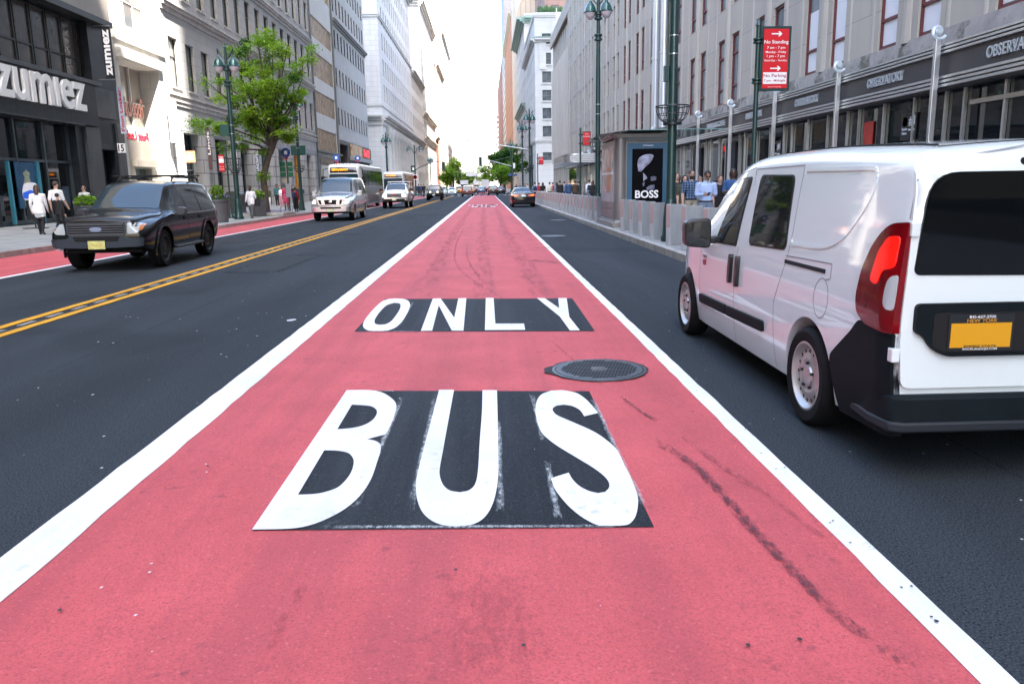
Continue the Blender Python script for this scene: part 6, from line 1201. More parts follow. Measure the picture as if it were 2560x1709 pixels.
def person(label, x, y, face, H=1.72, pose='stand', top='white', legs='navy', sleeve='long', skin='light', hair='brown', hs='short', dress=None, beard=False, glasses=None, tilt=0., shoe=None, build=1.0, vox=.02, z0=.15, coat=0., group=None, skirt=None, belt=False, bald=False, collar=False):
    rz = R(face); p = POSES[pose]; mb = MB(); prim = []                # face: 0 looks up the street, 180 at the camera
    h = H; B = build
    def tb(pts, rads, lab):
        mb.tube([Vector(q)*h for q in pts], [r*h for r in rads], 12)
        for i in range(len(pts)-1): prim.append((np.array(pts[i])*h, np.array(pts[i+1])*h, rads[i]*h, rads[i+1]*h, lab))
    def ps(a, b_, r, lab): prim.append((np.array(a)*h, np.array(b_)*h, r*h, r*h, lab))
    tors = [((0,0,.47),.092*B,.066*B),((0,0,.53),.098*B,.072*B),((0,.0,.60),.086*B,.064*B),((0,.005,.70),.098*B,.068*B),((0,0,.775),.102*B,.062*B),((0,-.005,.815),.080,.048),((0,-.002,.84),.040,.038)]
    oval_tube(mb, [(Vector(c)*h, a*h, b_*h) for c, a, b_ in tors])
    ps((-.03,0,.60),(.03,0,.60),.075,'top'); ps((-.035,0,.70),(.035,0,.70),.075,'top'); ps((-.06,0,.79),(.06,0,.79),.05,'top'); ps((-.045,0,.50),(.045,0,.50),.06,'legs')
    tb([(0,-.004,.81),(0,.004,.845),(0,.012,.885)], [.040,.034,.034], 'skin')
    T = math.radians(tilt); hc = Vector((0, .012+.05*math.sin(T), .932-.02*(1-math.cos(T)))); Rm = Matrix.Rotation(-T, 3, 'X')
    def hp(v): return hc+Rm @ Vector(v)
    m2 = MB(); ell(m2, (0,0,.008), (.046,.056,.060)); ell(m2, (0,.012,-.032), (.036,.043,.036)); ell(m2, (0,.055,-.008), (.010,.014,.014)); ell(m2, (-.047,-.005,-.008), (.007,.014,.018)); ell(m2, (.047,-.005,-.008), (.007,.014,.018))
    mb.add([hp(v)*h for v in m2.v], m2.f); ps(tuple(hp((0,0,.0))), tuple(hp((0,.01,-.03))), .055, 'skin')
    for s, e, w_ in ((-1, 'le', 'lw'), (1, 're', 'rw')):
        S = Vector((s*.108*B, -.005, .795)); E_ = S+Vector(p[e]); Wr = E_+Vector(p[w_]); d = (Wr-E_).normalized(); Hd = Wr+d*.03
        tb([tuple(S-Vector((s*.03, 0, 0))), tuple(S), tuple(S*.5+E_*.5), tuple(E_)], [.040, .043*B, .035*B, .028*B], 'top'); tb([tuple(E_), tuple(E_*.6+Wr*.4), tuple(Wr)], [.028, .027, .018], 'sleeve'); tb([tuple(Wr), tuple(Hd), tuple(Hd+d*.02)], [.017, .021, .014], 'skin')
        prim.append(None) if False else None
        sd = d.cross(Vector((s, 0, 0))); sd = sd.normalized() if sd.length > .1 else Vector((0, 1, 0))
        for i, ln in enumerate((.030, .036, .038, .034)):
            o = Hd+d*.014+sd*((i-1.5)*.0095)*1.0; q = d.cross(sd)*(-s)*.012
            fing.append(([o, o+d*ln*.6+q*.3, o+d*ln+q], [.0052, .0048, .0036])) if False else P_F.append(([o, o+d*ln*.6+q*.35, o+d*ln+q], [.0054, .005, .0038]))
        o = Wr+d*.012+sd*-.014; P_F.append(([o, o+d*.018-sd*.014, o+d*.036-sd*.016], [.0065, .006, .0045]))
    for s, k, a in ((-1, 'lk', 'la'), (1, 'rk', 'ra')):
        Hp = (s*.047*B, 0, .50); K = (s*.05*B, p[k][1]+.005, .275); lift = .03 if p[a][1] < -.05 else 0; A = (s*.05*B, p[a][1], .055+lift)
        tb([Hp, ((Hp[0]+K[0])/2, (Hp[1]+K[1])/2+.004, .39), K], [.060*B, .054*B, .038*B], 'legs'); tb([K, (K[0], K[1]*.65+A[1]*.35-.006, K[2]*.65+A[2]*.35), A], [.037, .037, .025], 'shin'); F1 = (A[0]+s*.012, A[1]+.085, .020+(.0 if lift == 0 else .0))
        tb([(A[0], A[1]-.022, .026+lift), (A[0]+s*.006, A[1]+.03, .030+lift*.6), F1], [.024, .026, .017], 'shoe')
    if dress or skirt:
        z1 = skirt or dress; oval_tube(mb, [(Vector((0,0,.60))*h, .085*h, .065*h), (Vector((0,0,.50))*h, .108*h, .085*h), (Vector((0,0,z1))*h, .125*h, .105*h)]); ps((0,0,.55),(0,0,z1),.115,'top' if dress else 'legs')
    if coat: oval_tube(mb, [(Vector((0,0,.62))*h, .098*B*h, .075*h), (Vector((0,0,coat))*h, .118*B*h, .09*h)]); ps((-.04,0,.60),(-.04,0,coat),.085,'top'); ps((.04,0,.60),(.04,0,coat),.085,'top')
    me = bpy.data.meshes.new('tmp'); me.from_pydata(mb.v, [], mb.f); o = bpy.data.objects.new('tmp', me); COL.objects.link(o)
    md = o.modifiers.new('r', 'REMESH'); md.mode = 'VOXEL'; md.voxel_size = vox*.8; sm = o.modifiers.new('s', 'SMOOTH'); sm.factor = .5; sm.iterations = 3
    bpy.context.view_layer.update(); m3 = bpy.data.meshes.new_from_object(o.evaluated_get(bpy.context.evaluated_depsgraph_get())); bpy.data.objects.remove(o); bpy.data.meshes.remove(me)
    V = np.array([v.co[:] for v in m3.vertices]); Fs = [tuple(q.vertices) for q in m3.polygons]; Cn = np.array([V[list(f)].mean(0) for f in Fs]); bpy.data.meshes.remove(m3)
    best = np.full(len(Cn), 1e9); lab = np.zeros(len(Cn), int); labs = []
    for a, b_, ra, rb, l in prim:
        ab = b_-a; t = np.clip(((Cn-a)@ab)/max(ab@ab, 1e-9), 0, 1); d = np.linalg.norm(Cn-(a+t[:, None]*ab), axis=1)-(ra+(rb-ra)*t)
        if l not in labs: labs.append(l)
        u = d < best; best[u] = d[u]; lab[u] = labs.index(l)
    topm, legm, sk = C[top], C[legs], SKINS[skin]
    mmap = {'top': topm, 'legs': legm, 'skin': sk, 'shoe': shoe or SHOE, 'sleeve': topm if sleeve == 'long' else sk, 'shin': sk if (dress or skirt or sleeve == 'x') else legm}
    mats = [mmap[l] for l in labs]+[HAIRS[hair], C['black'], sk]
    if beard:
        hl = np.array([tuple(Rm.inverted() @ (Vector(c)/h-hc)) for c in Cn]); bm_ = (hl[:, 2] < -.026) & (hl[:, 2] > -.085) & (hl[:, 1] > -.01) & (np.abs(hl[:, 0]) < .05); lab[bm_] = len(labs)
    if belt: lab[(np.abs(Cn[:, 2]-.535*h) < .012*h) & (np.abs(Cn[:, 0]) < .11*h)] = len(labs)+1
    if sleeve == 'none':
        lab[(np.abs(Cn[:, 0]) > .115*h) & (lab == (labs.index('top') if 'top' in labs else -9))] = len(labs)+2
    bd = MB(); 
    for f, l in zip(Fs, lab): bd.f.append(f); bd.m.append(int(l))
    bd.v = [tuple(v) for v in V]; li = labs.index('skin')
    for pts, rads in P_F: bd.tube([q*h for q in pts], [r*h for r in rads], 5, li)
    P_F.clear()
    root = thing('person', label, 'person', (x, y, z0), rz, group); bd.build('body', mats, root, True, angle=80)
    # hair
    hb = MB()
    if not bald:
        m2 = MB(); ell(m2, (0,-.008,.018), (.052,.060,.056), 12); vs = [v for v in m2.v]; keep = []
        for f in m2.f:
            c = sum((Vector(vs[i]) for i in f), Vector())/4
            if c.z > .028-(.05 if c.y < .012 else 0)-(.03 if c.y < -.02 else 0) and not (c.y > .035 and c.z < .040): keep.append(f)
        hb.add([hp(v)*h for v in vs], keep)
        if hs in ('long', 'tail', 'bob'):
            zl = {'long': -.135, 'bob': -.07, 'tail': -.06}[hs]
            pts = [hp((0,-.035,.03)), hp((0,-.050,-.02)), hp((0,-.052,-.06)), Vector((0, hc.y-.062, hc.z+zl))]
            m4 = MB(); oval_tube(m4, [(pts[0]*h, .044*h, .02*h), (pts[1]*h, .050*h, .022*h), (pts[2]*h, .046*h, .022*h), (pts[3]*h, .034*h, .014*h)], 12); hb.add(m4.v, m4.f)
            for s in (-1, 1):
                if hs != 'tail': hb.tube([hp((s*.046,.004,.02))*h, hp((s*.051,.0,-.02))*h, hp((s*.048,.0,-.06))*h, Vector((s*.044, hc.y-.01, hc.z+zl*.95))*h], [.012*h, .015*h, .014*h, .007*h], 7)
        if hs == 'puff': ell(hb, tuple(hp((0,-.06,.03))*h), (.035*h, .03*h, .03*h))
        if hs == 'afro': ell(hb, tuple(hp((0,-.012,.03))*h), (.064*h, .062*h, .050*h))
        hb.build('hair', HAIRS[hair], root, True, angle=80)
    fm = MB()
    for s in (-1, 1): ell(fm, tuple(hp((s*.018,.0515,.006))*h), (.0058*h, .003*h, .0035*h), 8); fm.tube([hp((s*.010,.054,.018))*h, hp((s*.028,.048,.019))*h], .0022*h, 5)
    fm.tube([hp((-.014,.050,-.034))*h, hp((0,.0535,-.035))*h, hp((.014,.050,-.034))*h], .0028*h, 5); fm.build('face_features', [EYE], root)
    if glasses:
        g_ = MB()
        for s in (-1, 1):
            q = rounded([(-.017,-.012),(.017,-.012),(.017,.010),(-.017,.010)], .007, 3)
            if glasses == 'sun': g_.prism(q, lambda u, v, t: tuple(hp((s*.021+u,.0575+t-abs(u)*.1,.005+v))*h), 0, .003)
            else: g_.tube([hp((s*.021+u,.058,.005+v))*h for u, v in q+[q[0]]], .0018*h, 5, cap=False)
            g_.tube([hp((s*.038,.054,.008))*h, hp((s*.050,-.002,.004))*h], .0018*h, 4)
        g_.build('glasses', LENS, root)
    if collar:
        cm = MB(); 
        for s in (-1, 1): cm.prism([(0, .008), (.045, .025), (.040, .0), (.012, -.028)], lambda u, v, t: (s*u*h, (.046-.55*abs(u)+t)*h, (.835+v)*h), 0, .008)
        cm.build('collar', C['paleblue'] if top == 'sky' else topm, root)
    return root
P_F = []
def put(pxx, ytop, Y, hmax=1.9):
    q = onY(pxx, ytop, Y); return q.x, q.y, min(hmax, max(1.05, q.z-.15))
def carry(name, label, cat, build, loc, rz=0): t = thing(name, label, cat, loc, rz); build(t); return t
def worn_bag(pr, label, col, back=True, name='backpack'):
    loc = pr.location.copy(); rz = pr.rotation_euler.z; H = max(v.co.z for v in pr.children[0].data.vertices)
    t = thing(name, label, 'bag', loc, rz); mb = MB(); y = -.075*H if back else .07*H
    mb.prism(rounded([(-.085*H,.58*H),(.085*H,.58*H),(.08*H,.79*H),(-.08*H,.79*H)], .03, 4), lambda u, v, q: (u, y-q, v), 0, .075*H); mb.build('bag_body', col, t, True, .015)
    mb = MB(); mb.prism(rounded([(-.06*H,.59*H),(.06*H,.59*H),(.06*H,.68*H),(-.06*H,.68*H)], .02, 3), lambda u, v, q: (u, y-.075*H-q, v), 0, .02*H); mb.build('bag_pocket', col, t, True, .008)
    mb = MB()
    for s in (-1, 1): mb.tube([(s*.055*H,-.06*H,.77*H),(s*.06*H,.0,.845*H),(s*.062*H,.068*H,.76*H),(s*.075*H,.03*H,.64*H),(s*.08*H,-.06*H,.60*H)], .012, 6)
    mb.build('strap', col, t, True); return t
RG = 'people on the right pavement by the shopfront'
x, y, H = put(1767, 427, 20.6); A = person('man in pale blue shirt looking down at a phone behind the steel bollards', x, y, 183, H, 'phone', 'sky', 'denim', skin='tan', hair='black', glasses='sun', tilt=24, build=1.14, vox=.012, belt=True, collar=True, group=RG)
ph = thing('phone', 'black phone held by the man in the pale blue shirt', 'phone', (x-.02, y-.30, .15+H*.645)); mb = MB(); mb.box(-.04, .04, -.075, .075, 0, .012); o = mb.build('phone_case', BLKS, ph, False, .006); ph.rotation_euler = (R(-35), 0, R(10)); mb = MB(); mb.box(-.035, .035, -.068, .068, .012, .0135); mb.build('screen', LENS, ph)
x, y, H = put(1729, 425, 22.2); A = person('bearded man in a blue plaid shirt and khaki trousers with one hand at his ear', x, y, 188, H, 'call', 'plaid', 'khaki', 'short', hair='brown', beard=True, glasses='clear', vox=.013, belt=True, group=RG); worn_bag(A, 'dark backpack on the man in the plaid shirt', C['navy'])
x, y, H = put(1693, 432, 24.4); person('woman with long brown hair and a dark grey V-neck beside the big green pole', x, y, 180, H, 'walk', 'charcoal', 'black', 'short', hair='brown', hs='long', vox=.014, build=.92, group=RG)
x, y, H = put(1712, 438, 23.6); person('dark-haired woman in an olive top behind the plaid shirt man', x, y, 176, H, 'stand', 'olive', 'olive', 'short', hair='black', hs='long', vox=.014, build=.92, group=RG)
x, y, H = put(1800, 438, 22.6); person('woman in a black sleeveless top with tied-back hair beside the blue shirt man', x, y, 186, H, 'stand', 'black', 'black', 'none', hair='auburn', hs='tail', vox=.014, build=.9, group=RG)
x, y, H = put(1834, 421, 21.4); A = person('woman in a bright blue top with dark hair holding a cup beside the van', x, y, 170, H, 'cup', 'blue', 'black', 'short', skin='dark', hair='black', hs='bob', vox=.013, group=RG)
cp = thing('drink_cup', 'white cup with a green straw held by the woman in blue', 'cup', (x-.02, y-.24, .15+H*.69)); mb = MB(); mb.lathe([(.028, 0), (.038, .12), (.040, .125), (0, .127)], n=16); mb.build('cup', LET, cp, True); mb = MB(); mb.tube([(0, 0, .1), (.012, 0, .22)], .005, 6); mb.build('straw', mat('green_straw', (.03, .25, .12), .4), cp)
x, y, H = put(1750, 441, 26); person('grey-haired person in a blue shirt partly hidden between two men', x, y, 182, H, 'stand', 'bluegrey', 'grey', hair='grey', vox=.016, group=RG)
FG = 'people walking away beyond the bollards'
for lb, pxx, yt, Y, kw in (('person with a navy backpack and pale shirt by the thin sign pole', 1337, 455.5, 70, dict(top='bluegrey', legs='navy', hair='brown')), ('person in a crimson jacket among the far walkers', 1347.5, 457, 72, dict(top='red', legs='charcoal', hair='black')), ('person in a black top with pale trousers facing us', 1357, 456, 70, dict(top='black', legs='cream', hair='brown', hs='long')), ('person in a cream cardigan over a green top', 1374, 455, 68, dict(top='cream', legs='charcoal', hair='brown')), ('man in a red shirt and beige trousers', 1382, 456, 74, dict(top='red', legs='khaki', hair='black')), ('person in a pale blue shirt behind the dark suit', 1392, 456, 68, dict(top='bluegrey', legs='bluegrey', hair='black', hs='long')),
    ('man in a black suit seen from behind', 1399.5, 452, 62, dict(top='black', legs='black', hair='brown', coat=.46, build=1.1)), ('person in a grey-blue jacket between two suits', 1411, 454, 66, dict(top='bluegrey', legs='navy', hair='black')), ('bald man in a blue suit seen from behind', 1421.5, 451, 62, dict(top='suitblue', legs='navy', bald=True, coat=.46, build=1.1)), ('man in a dark brown suit beside the bald man in blue', 1437.5, 451, 61, dict(top='brown', legs='charcoal', hair='brown', coat=.46, build=1.1)), ('person in a dark coat right of the brown suit', 1446, 453, 64, dict(top='charcoal', legs='charcoal', hair='brown')), ('person with a white shirt and a navy backpack near the shop window', 1473, 449, 55, dict(top='white', legs='denim', hair='brown')), ('woman with long brown hair in black beside the second lamp post', 1482, 451, 51, dict(top='black', legs='black', hair='brown', hs='long'))):
    x, y, H = put(pxx, yt, Y); A = person(lb, x, y, kw.pop('face', random.choice([0, 4, -5, 3])), H, 'walk', vox=.022, group=FG, **kw)
    if 'navy backpack' in lb: worn_bag(A, 'navy backpack worn by a walker '+('by the thin sign pole' if pxx < 1400 else 'near the shop window'), C['navy'])
LG = 'people on the left pavement'
q = gnd(106, 587, .15); person('woman in a long white jacket and black trousers walking past the dark shop', q.x, q.y, 15, 1.70, 'walk', 'white', 'black', hair='brown', hs='long', vox=.015, coat=.43, group=LG)
x, y, H = put(136, 453, 30.5); person('man in a white T-shirt seen from behind outside the dark shop', x, y, -20, H, 'walk', 'white', 'navy', 'short', hair='brown', vox=.016, build=1.1, group=LG)
x, y, H = put(141, 483, 28.6); person('child in black with dark hair beside the white jacket woman', x, y, -10, H, 'stand', 'black', 'black', hair='black', vox=.016, group=LG)
x, y, H = put(208, 464, 36); A = person('woman in a striped top and sunglasses carrying a bag by the dark doorway', x, y, 200, H, 'cup', 'stripe', 'black', 'short', hair='auburn', hs='tail', glasses='sun', vox=.016, build=.9, group=LG)
x, y, H = put(538, 475, 41.5); person('woman with reddish hair in a red top behind the round planter', x, y, 170, H, 'stand', 'red', 'black', 'short', hair='auburn', hs='bob', vox=.018, group=LG)
q = gnd(631, 546, .15); A = person('bearded man in a white shirt and grey trousers by the nearest left lamp post', q.x, q.y, 170, 1.62, 'walk', 'white', 'grey', skin='dark', hair='black', beard=True, vox=.015, coat=.47, group=LG)
bg_ = thing('shoulder_bag', 'black shoulder bag carried by the man in the white shirt', 'bag', (q.x+.30, q.y, .15)); mb = MB(); mb.prism(rounded([(-.17,.62),(.17,.62),(.15,.98),(-.13,.98)], .06, 4), lambda u, v, t: (u*.8, t, v), -.08, .08); mb.build('bag_body', C['black'], bg_, True, .03); mb = MB(); mb.tube([(-.1, 0, .95), (-.22, 0, 1.34), (-.05, .02, 1.0)], .014, 6); mb.build('strap', C['black'], bg_)
for lb, pxx, yt, Y, kw in (('woman in a white top with hands at her chest by the planter', 646, 472.5, 54, dict(pose='cross', top='white', legs='black', skin='light', hair='auburn', hs='tail')), ('man in a white T-shirt wearing a pale blue face mask', 659, 463.5, 60, dict(pose='walk', top='white', legs='denim', sleeve='short', skin='tan', hair='black')), ('woman in an olive jacket and white trousers beside the tree trunk', 668, 467, 57.5, dict(pose='cross', top='olive', legs='white', hair='auburn', hs='tail', glasses='sun', shoe=SHOEW)), ('man in a teal jacket and black trousers right of the tree', 691, 460.5, 66, dict(pose='stand', top='teal', legs='black', skin='tan', hair='black', hs='afro', shoe=SHOEW, beard=True)), ('woman in a white top and pink trousers looking at her hands', 700, 465, 66, dict(pose='phone', top='white', legs='pink', hair='black', hs='long', shoe=SHOEW)),
    ('woman in a flowered pink dress seen from behind', 713, 461, 55, dict(pose='stand', top='rose', legs='rose', dress=.30, skin='dark', hair='black', hs='puff', face=20)), ('person in a black T-shirt facing us behind the bus stop pole', 733.5, 462, 67, dict(pose='stand', top='black', legs='black', sleeve='short', hair='black')), ('woman with a blue backpack and long black skirt by the bus stop pole', 737, 468, 51, dict(pose='stand', top='red', legs='black', skirt=.12, hair='brown', hs='bob', face=-25, shoe=SHOE)), ('person in dark clothes in front of the orange hoarding', 743.5, 464, 67, dict(pose='cross', top='charcoal', legs='black', skin='tan', hair='black')), ('woman in a dark jacket holding papers in front of the orange hoarding', 752, 464, 66, dict(pose='phone', top='navy', legs='black', hair='black', hs='long'))):
    x, y, H = put(pxx, yt, Y); A = person(lb, x, y, kw.pop('face', random.choice([175, 182, 190])), H, vox=.02, group=LG, **kw)
    if 'face mask' in lb: mb = MB(); ell(mb, (0, .068*1.0, .895*H), (.036*H, .02*H, .028*H)); mb.build('face_mask', mat('mask_blue', (.35, .60, .68), .7), A, True)
    if 'flowered' in lb:
        mb = MB(); rr = random.Random(5)
        for i in range(26): a = rr.uniform(3.4, 6.1); z = rr.uniform(.33, .62)*H; r_ = .112*H; mb.lathe([(.035, 0), (.03, .012), (0, .014)], (math.cos(a)*r_, math.sin(a)*r_*.8, z), 'y', 6)
        mb.build('dress_flowers', C['pink'], A)
    if 'blue backpack' in lb: worn_bag(A, 'blue backpack worn by the woman in the long black skirt', C['suitblue'])
for i, (pxx, yt, Y, tp, lb) in enumerate(((1046, 459, 118, 'navy', 'person in navy waiting at the far left corner'), (1052, 460, 120, 'blue', 'person in blue waiting at the far left corner'), (1059, 459.5, 116, 'black', 'person in black at the far left corner'), (1300, 459, 110, 'grey', 'person in grey near the far right lamp posts'), (1312, 459, 104, 'brown', 'person in brown near the far right lamp posts'), (1319, 459, 98, 'cream', 'person in a cream top near the far right lamp posts'), (1290, 460, 118, 'navy', 'person in navy near the far right corner'), (1327, 458, 90, 'red', 'person in red behind the far bollards'))):
    x, y, H = put(pxx, yt, Y); person(lb, x, y, 180 if i % 2 else 0, H, 'walk', tp, 'charcoal', hair='black', vox=.035, group='people at the far corners')
# ------------------------------------------------------------------ street furniture
GRN = mat('dark_green_paint', (.010, .042, .040), .35, .1, var=.08, scale=5, coat=.3); GRN2 = mat('bell_green', (.012, .085, .075), .2, .2, coat=.6); BULB = mat('lamp_globe', (.62, .56, .60), .12, coat=.5); STRAP = mat('steel_strap', (.6, .62, .62), .3, .9)
def basket(root, z0, z1, r):
    mb = MB()
    for k, t in enumerate((0, .3, .6, .85)):
        a = t*math.pi/2; rr = r*math.cos(a)+.08*(1-math.cos(a)); zz = z1-(z1-z0)*math.sin(a); mb.tube([(rr*math.cos(q), rr*math.sin(q), zz) for q in np.linspace(0, 6.2832, 25)], .016 if k == 0 else .009, 5, cap=False)
    for i in range(18):
        q = 6.2832*i/18; mb.tube([((r*math.cos(t)+.08*(1-math.cos(t)))*math.cos(q), (r*math.cos(t)+.08*(1-math.cos(t)))*math.sin(q), z1-(z1-z0)*math.sin(t)) for t in np.linspace(0, 1.45, 7)], .009, 4)
    mb.lathe([(.22, z0-.03), (.22, z0+.02)], n=20); mb.build('planter_basket', BLKS, root)
def bell(root, x, y, z, s=1.0):
    mb = MB(); mb.lathe([(.02*s, .42*s), (.05*s, .40*s), (.06*s, .34*s), (.13*s, .28*s), (.19*s, .16*s), (.22*s, .04*s), (.25*s, .02*s), (.25*s, 0), (.23*s, -.01*s)], (x, y, z), 'z', 24); b_ = mb.build('lamp_shade', GRN2, root, True)
    mb = MB(); mb.lathe([(.21*s, -.005), (.20*s, -.07*s), (.14*s, -.17*s), (.06*s, -.24*s), (0, -.26*s)], (x, y, z), 'z', 20); mb.build('lamp_globe', BULB, b_, True)
def street_lamp(label, loc, H, r0=.11, twin=True, bz=None, boxes=(), base=True, rot=0, group='green street lamps', bells=1.0, arm=.34):
    t = thing('street_lamp', label, 'street lamp', loc, rot, group)
    mb = MB(); mb.tube([(0, 0, 0), (0, 0, H*.62), (0, 0, H)], [r0, r0*.86, r0*.52], 16); mb.build('pole', GRN, t, True)
    mb = MB(); mb.lathe([(r0*1.9, 0), (r0*1.9, .10), (r0*1.6, .16), (r0*1.45, .6), (r0*1.25, .85), (r0*1.12, .95), (r0*1.02, 1.0)], n=16); mb.build('base', GRN, t, True)
    if twin:
        mb = MB()
        for z in (H*.80, H*.89): mb.lathe([(r0*.7, z-.16), (r0*1.5, z-.12), (r0*1.5, z-.06), (r0*1.1, z-.03), (r0*1.1, z+.03), (r0*1.5, z+.06), (r0*1.5, z+.12), (r0*.7, z+.16)], n=16)
        mb.build('collar', GRN, t, True)
        mb = MB()
        for s in (-1, 1): mb.tube([(0, 0, H*.935), (s*arm*.5, 0, H*.955), (s*arm*.9, 0, H*.985), (s*arm*1.02, 0, H*1.0), (s*arm, 0, H*.965)], .03, 8)
        mb.lathe([(.05, H-.02), (.07, H+.06), (.02, H+.14), (.035, H+.2), (0, H+.26)], n=12); mb.build('arms', GRN, t, True)
        for s in (-1, 1): bell(t, s*arm, 0, H*.965-.46*bells, bells)
    if bz: basket(t, bz[0], bz[1], bz[2])
    for z in ((bz[1]+1.55, bz[1]+1.15) if bz else ()): 
        mb = MB(); mb.lathe([(r0*.98, z), (r0*.98, z+.025)], n=16); mb.build('steel_strap', STRAP, t, True)
    for (x0, x1, z0, z1) in boxes: mb = MB(); mb.box(x0, x1, -.04, .04, z0, z1); mb.build('sign_back', mat('green_sign_back', (.012, .06, .05), .4), t, False, .01)
    return t
q = onY(1676, 520, 18.95); zt, zbm = onY(1683, 266, q.y).z-.15, onY(1683, 309, q.y).z-.15
A = street_lamp('nearest big green pole with a wire planter basket behind the steel bollards', (q.x, q.y, .15), 9.5, .115, True, (zbm, zt, .39))
mb = MB(); mb.tube([(-.16, -.02, zt), (-.16, -.02, 9)], .022, 6); mb.box(-.22, -.12, -.06, .06, zt+.55, zt+.9); mb.build('conduit', GRN, A)
Y2 = 35.0; x2 = onY(1494, 500, Y2).x; zt, zbm = onY(1494, 355, Y2).z-.15, onY(1494, 380, Y2).z-.15
HH = onY(1487, 2, Y2).z+.35
street_lamp('second green lamp post with twin bell lamps beside the newsstand', (x2, Y2, .15), HH-.1, .115, True, (zbm, zt, .38), rot=R(-20), bells=1.15)
for pxx, Y, yt, lb in ((1325.5, 86, 272, 'third right lamp post in front of the cream corner building'), (1307.5, 102, 301, 'fourth right lamp post, left of and behind the third'), (1279, 143, 348, 'farthest right lamp post at the corner traffic lights')):
    x = onY(pxx, 480, Y).x; H = onY(pxx, yt, Y).z-.3; street_lamp(lb, (x, Y, .15), H, .13, True, (2.9, 3.5, .45) if Y < 90 else None, rot=R(30), bells=1.5, arm=.4)
# left side
YL = 12.2*1960/603; H = onY(576, 108, YL).z-.4
zb0, zb1 = onY(605, 432, YL).z-.15, onY(605, 396, YL).z-.15
pz = [onY(570, y, YL).z-.15 for y in (341, 311)]
street_lamp('nearest left lamp post with twin bell lamps in front of the leafy tree', (-12.2, YL, .15), H, .125, True, (zb0, zb1, .36), [(-.55, -.13, pz[0], pz[1])], bells=1.15, arm=.36)
YL2 = 12.4*1960/(1213-764); H2 = onY(758, 226, YL2).z-.4
pz = [onY(757, y, YL2).z-.15 for y in (388, 364)]
street_lamp('second left lamp post with green sign backs behind the silver van', (-12.4, YL2, .15), H2, .125, True, (onY(760, 430, YL2).z-.15, onY(760, 415, YL2).z-.15, .36), [(-.47, -.12, *pz), (.12, .5, *pz)], bells=1.1)
YL3 = 12.4*1960/(1213-976); street_lamp('third left lamp post in front of the white bank', (-12.4, YL3, .15), onY(976, 330, YL3).z-.4, .13, True, None, bells=1.5); YL4 = 152; street_lamp('farthest left lamp post past the traffic light pole', (-11.6, 172, .15), onY(1072, 388, 172).z-.3, .14, True, None, bells=1.7)
# red parking signs on thin poles
REDS = mat('red_sign_face', (.62, .004, .012), .45, var=.03); WTX = mat('white_sign_text', (.85, .85, .85), .5)
def red_sign(label, xp, Y, H, sx0, sx1, z0, z1, lines, face=0, white=None, arrows=(), r=.042, group='red parking signs on green poles'):
    t = thing('parking_sign', label, 'sign', (xp, Y, .15), face, group); mb = MB(); mb.tube([(0, 0, 0), (0, 0, H)], r, 12); mb.lathe([(r*1.5, H-.02), (r*1.1, H+.04), (.012, H+.09), (0, H+.1)], n=10); mb.lathe([(.16, 0), (.15, .08), (.08, .18), (.055, .45), (r, .5)], n=14); mb.build('pole', GRN, t, True)
    mb = MB()
    for z in (z0+(z1-z0)*.16, z0+(z1-z0)*.78): mb.lathe([(r*1.3, z-.05), (r*2.1, z-.04), (r*2.1, z-.015), (r*1.5, z), (r*2.1, z+.015), (r*2.1, z+.04), (r*1.3, z+.05)], n=14); mb.box(0, sx0+.03, -.015, .015, z-.02, z+.02)
    mb.build('clamp', GRN, t, True); w_ = sx1-sx0; h_ = z1-z0
    mb = MB(); mb.box(sx0, sx1, -.02, .02, z0, z1); pn = mb.build('sign_frame', GRN, t, False, .008); mb = MB(); bx = .045*w_/.53; mb.box(sx0+bx, sx1-bx, -.026, -.02, z0+bx, z1-bx, 0)
    if white: mb.box(sx0+bx+.012, sx1-bx-.012, -.029, -.026, z0+h_*white[0], z0+h_*white[1], 1)
    mb.build('sign_face', [REDS, WTX], pn); mb = MB(); f = lambda u, v, q: (u, -.031+q, v)
    for txt, a, c, u0, u1, m in lines: fit_text(mb, txt, f, sx0+w_*u0, sx0+w_*u1, z0+h_*a, z0+h_*c, .002, .012 if c-a > .04 else .004, m)
    for zc in arrows:
        z = z0+h_*zc; u0, u1 = sx0+w_*.33, sx0+w_*.68; a_ = .035*w_/.53; mb.prism([(u0, z-a_*.3), (u1-a_*1.3, z-a_*.3), (u1-a_*2.0, z-a_*1.15), (u1-a_*1.2, z-a_*1.15), (u1, z), (u1-a_*1.2, z+a_*1.15), (u1-a_*2.0, z+a_*1.15), (u1-a_*1.3, z+a_*.3), (u0, z+a_*.3)], f, -.001, .001, 0)
    if arrows == () : mb.prism([(sx0+w_*.3, z0+h_*.80), (sx0+w_*.7, z0+h_*.80), (sx0+w_*.7, z0+h_*.83), (sx0+w_*.3, z0+h_*.83)], f, -.001, .001, 0)
    mb.build('sign_text', [WTX, mat('dark_red_text', (.4, .01, .03), .5)], pn); return t
YS = 14.3; xs = onY(1884, 380, YS).x; za, zb_ = onY(1935, 66, YS).z-.15, onY(1935, 228, YS).z-.15; H = onY(1893, 62, YS).z-.15
sx0, sx1 = onY(1900, 150, YS).x-xs, onY(1976, 150, YS).x-xs
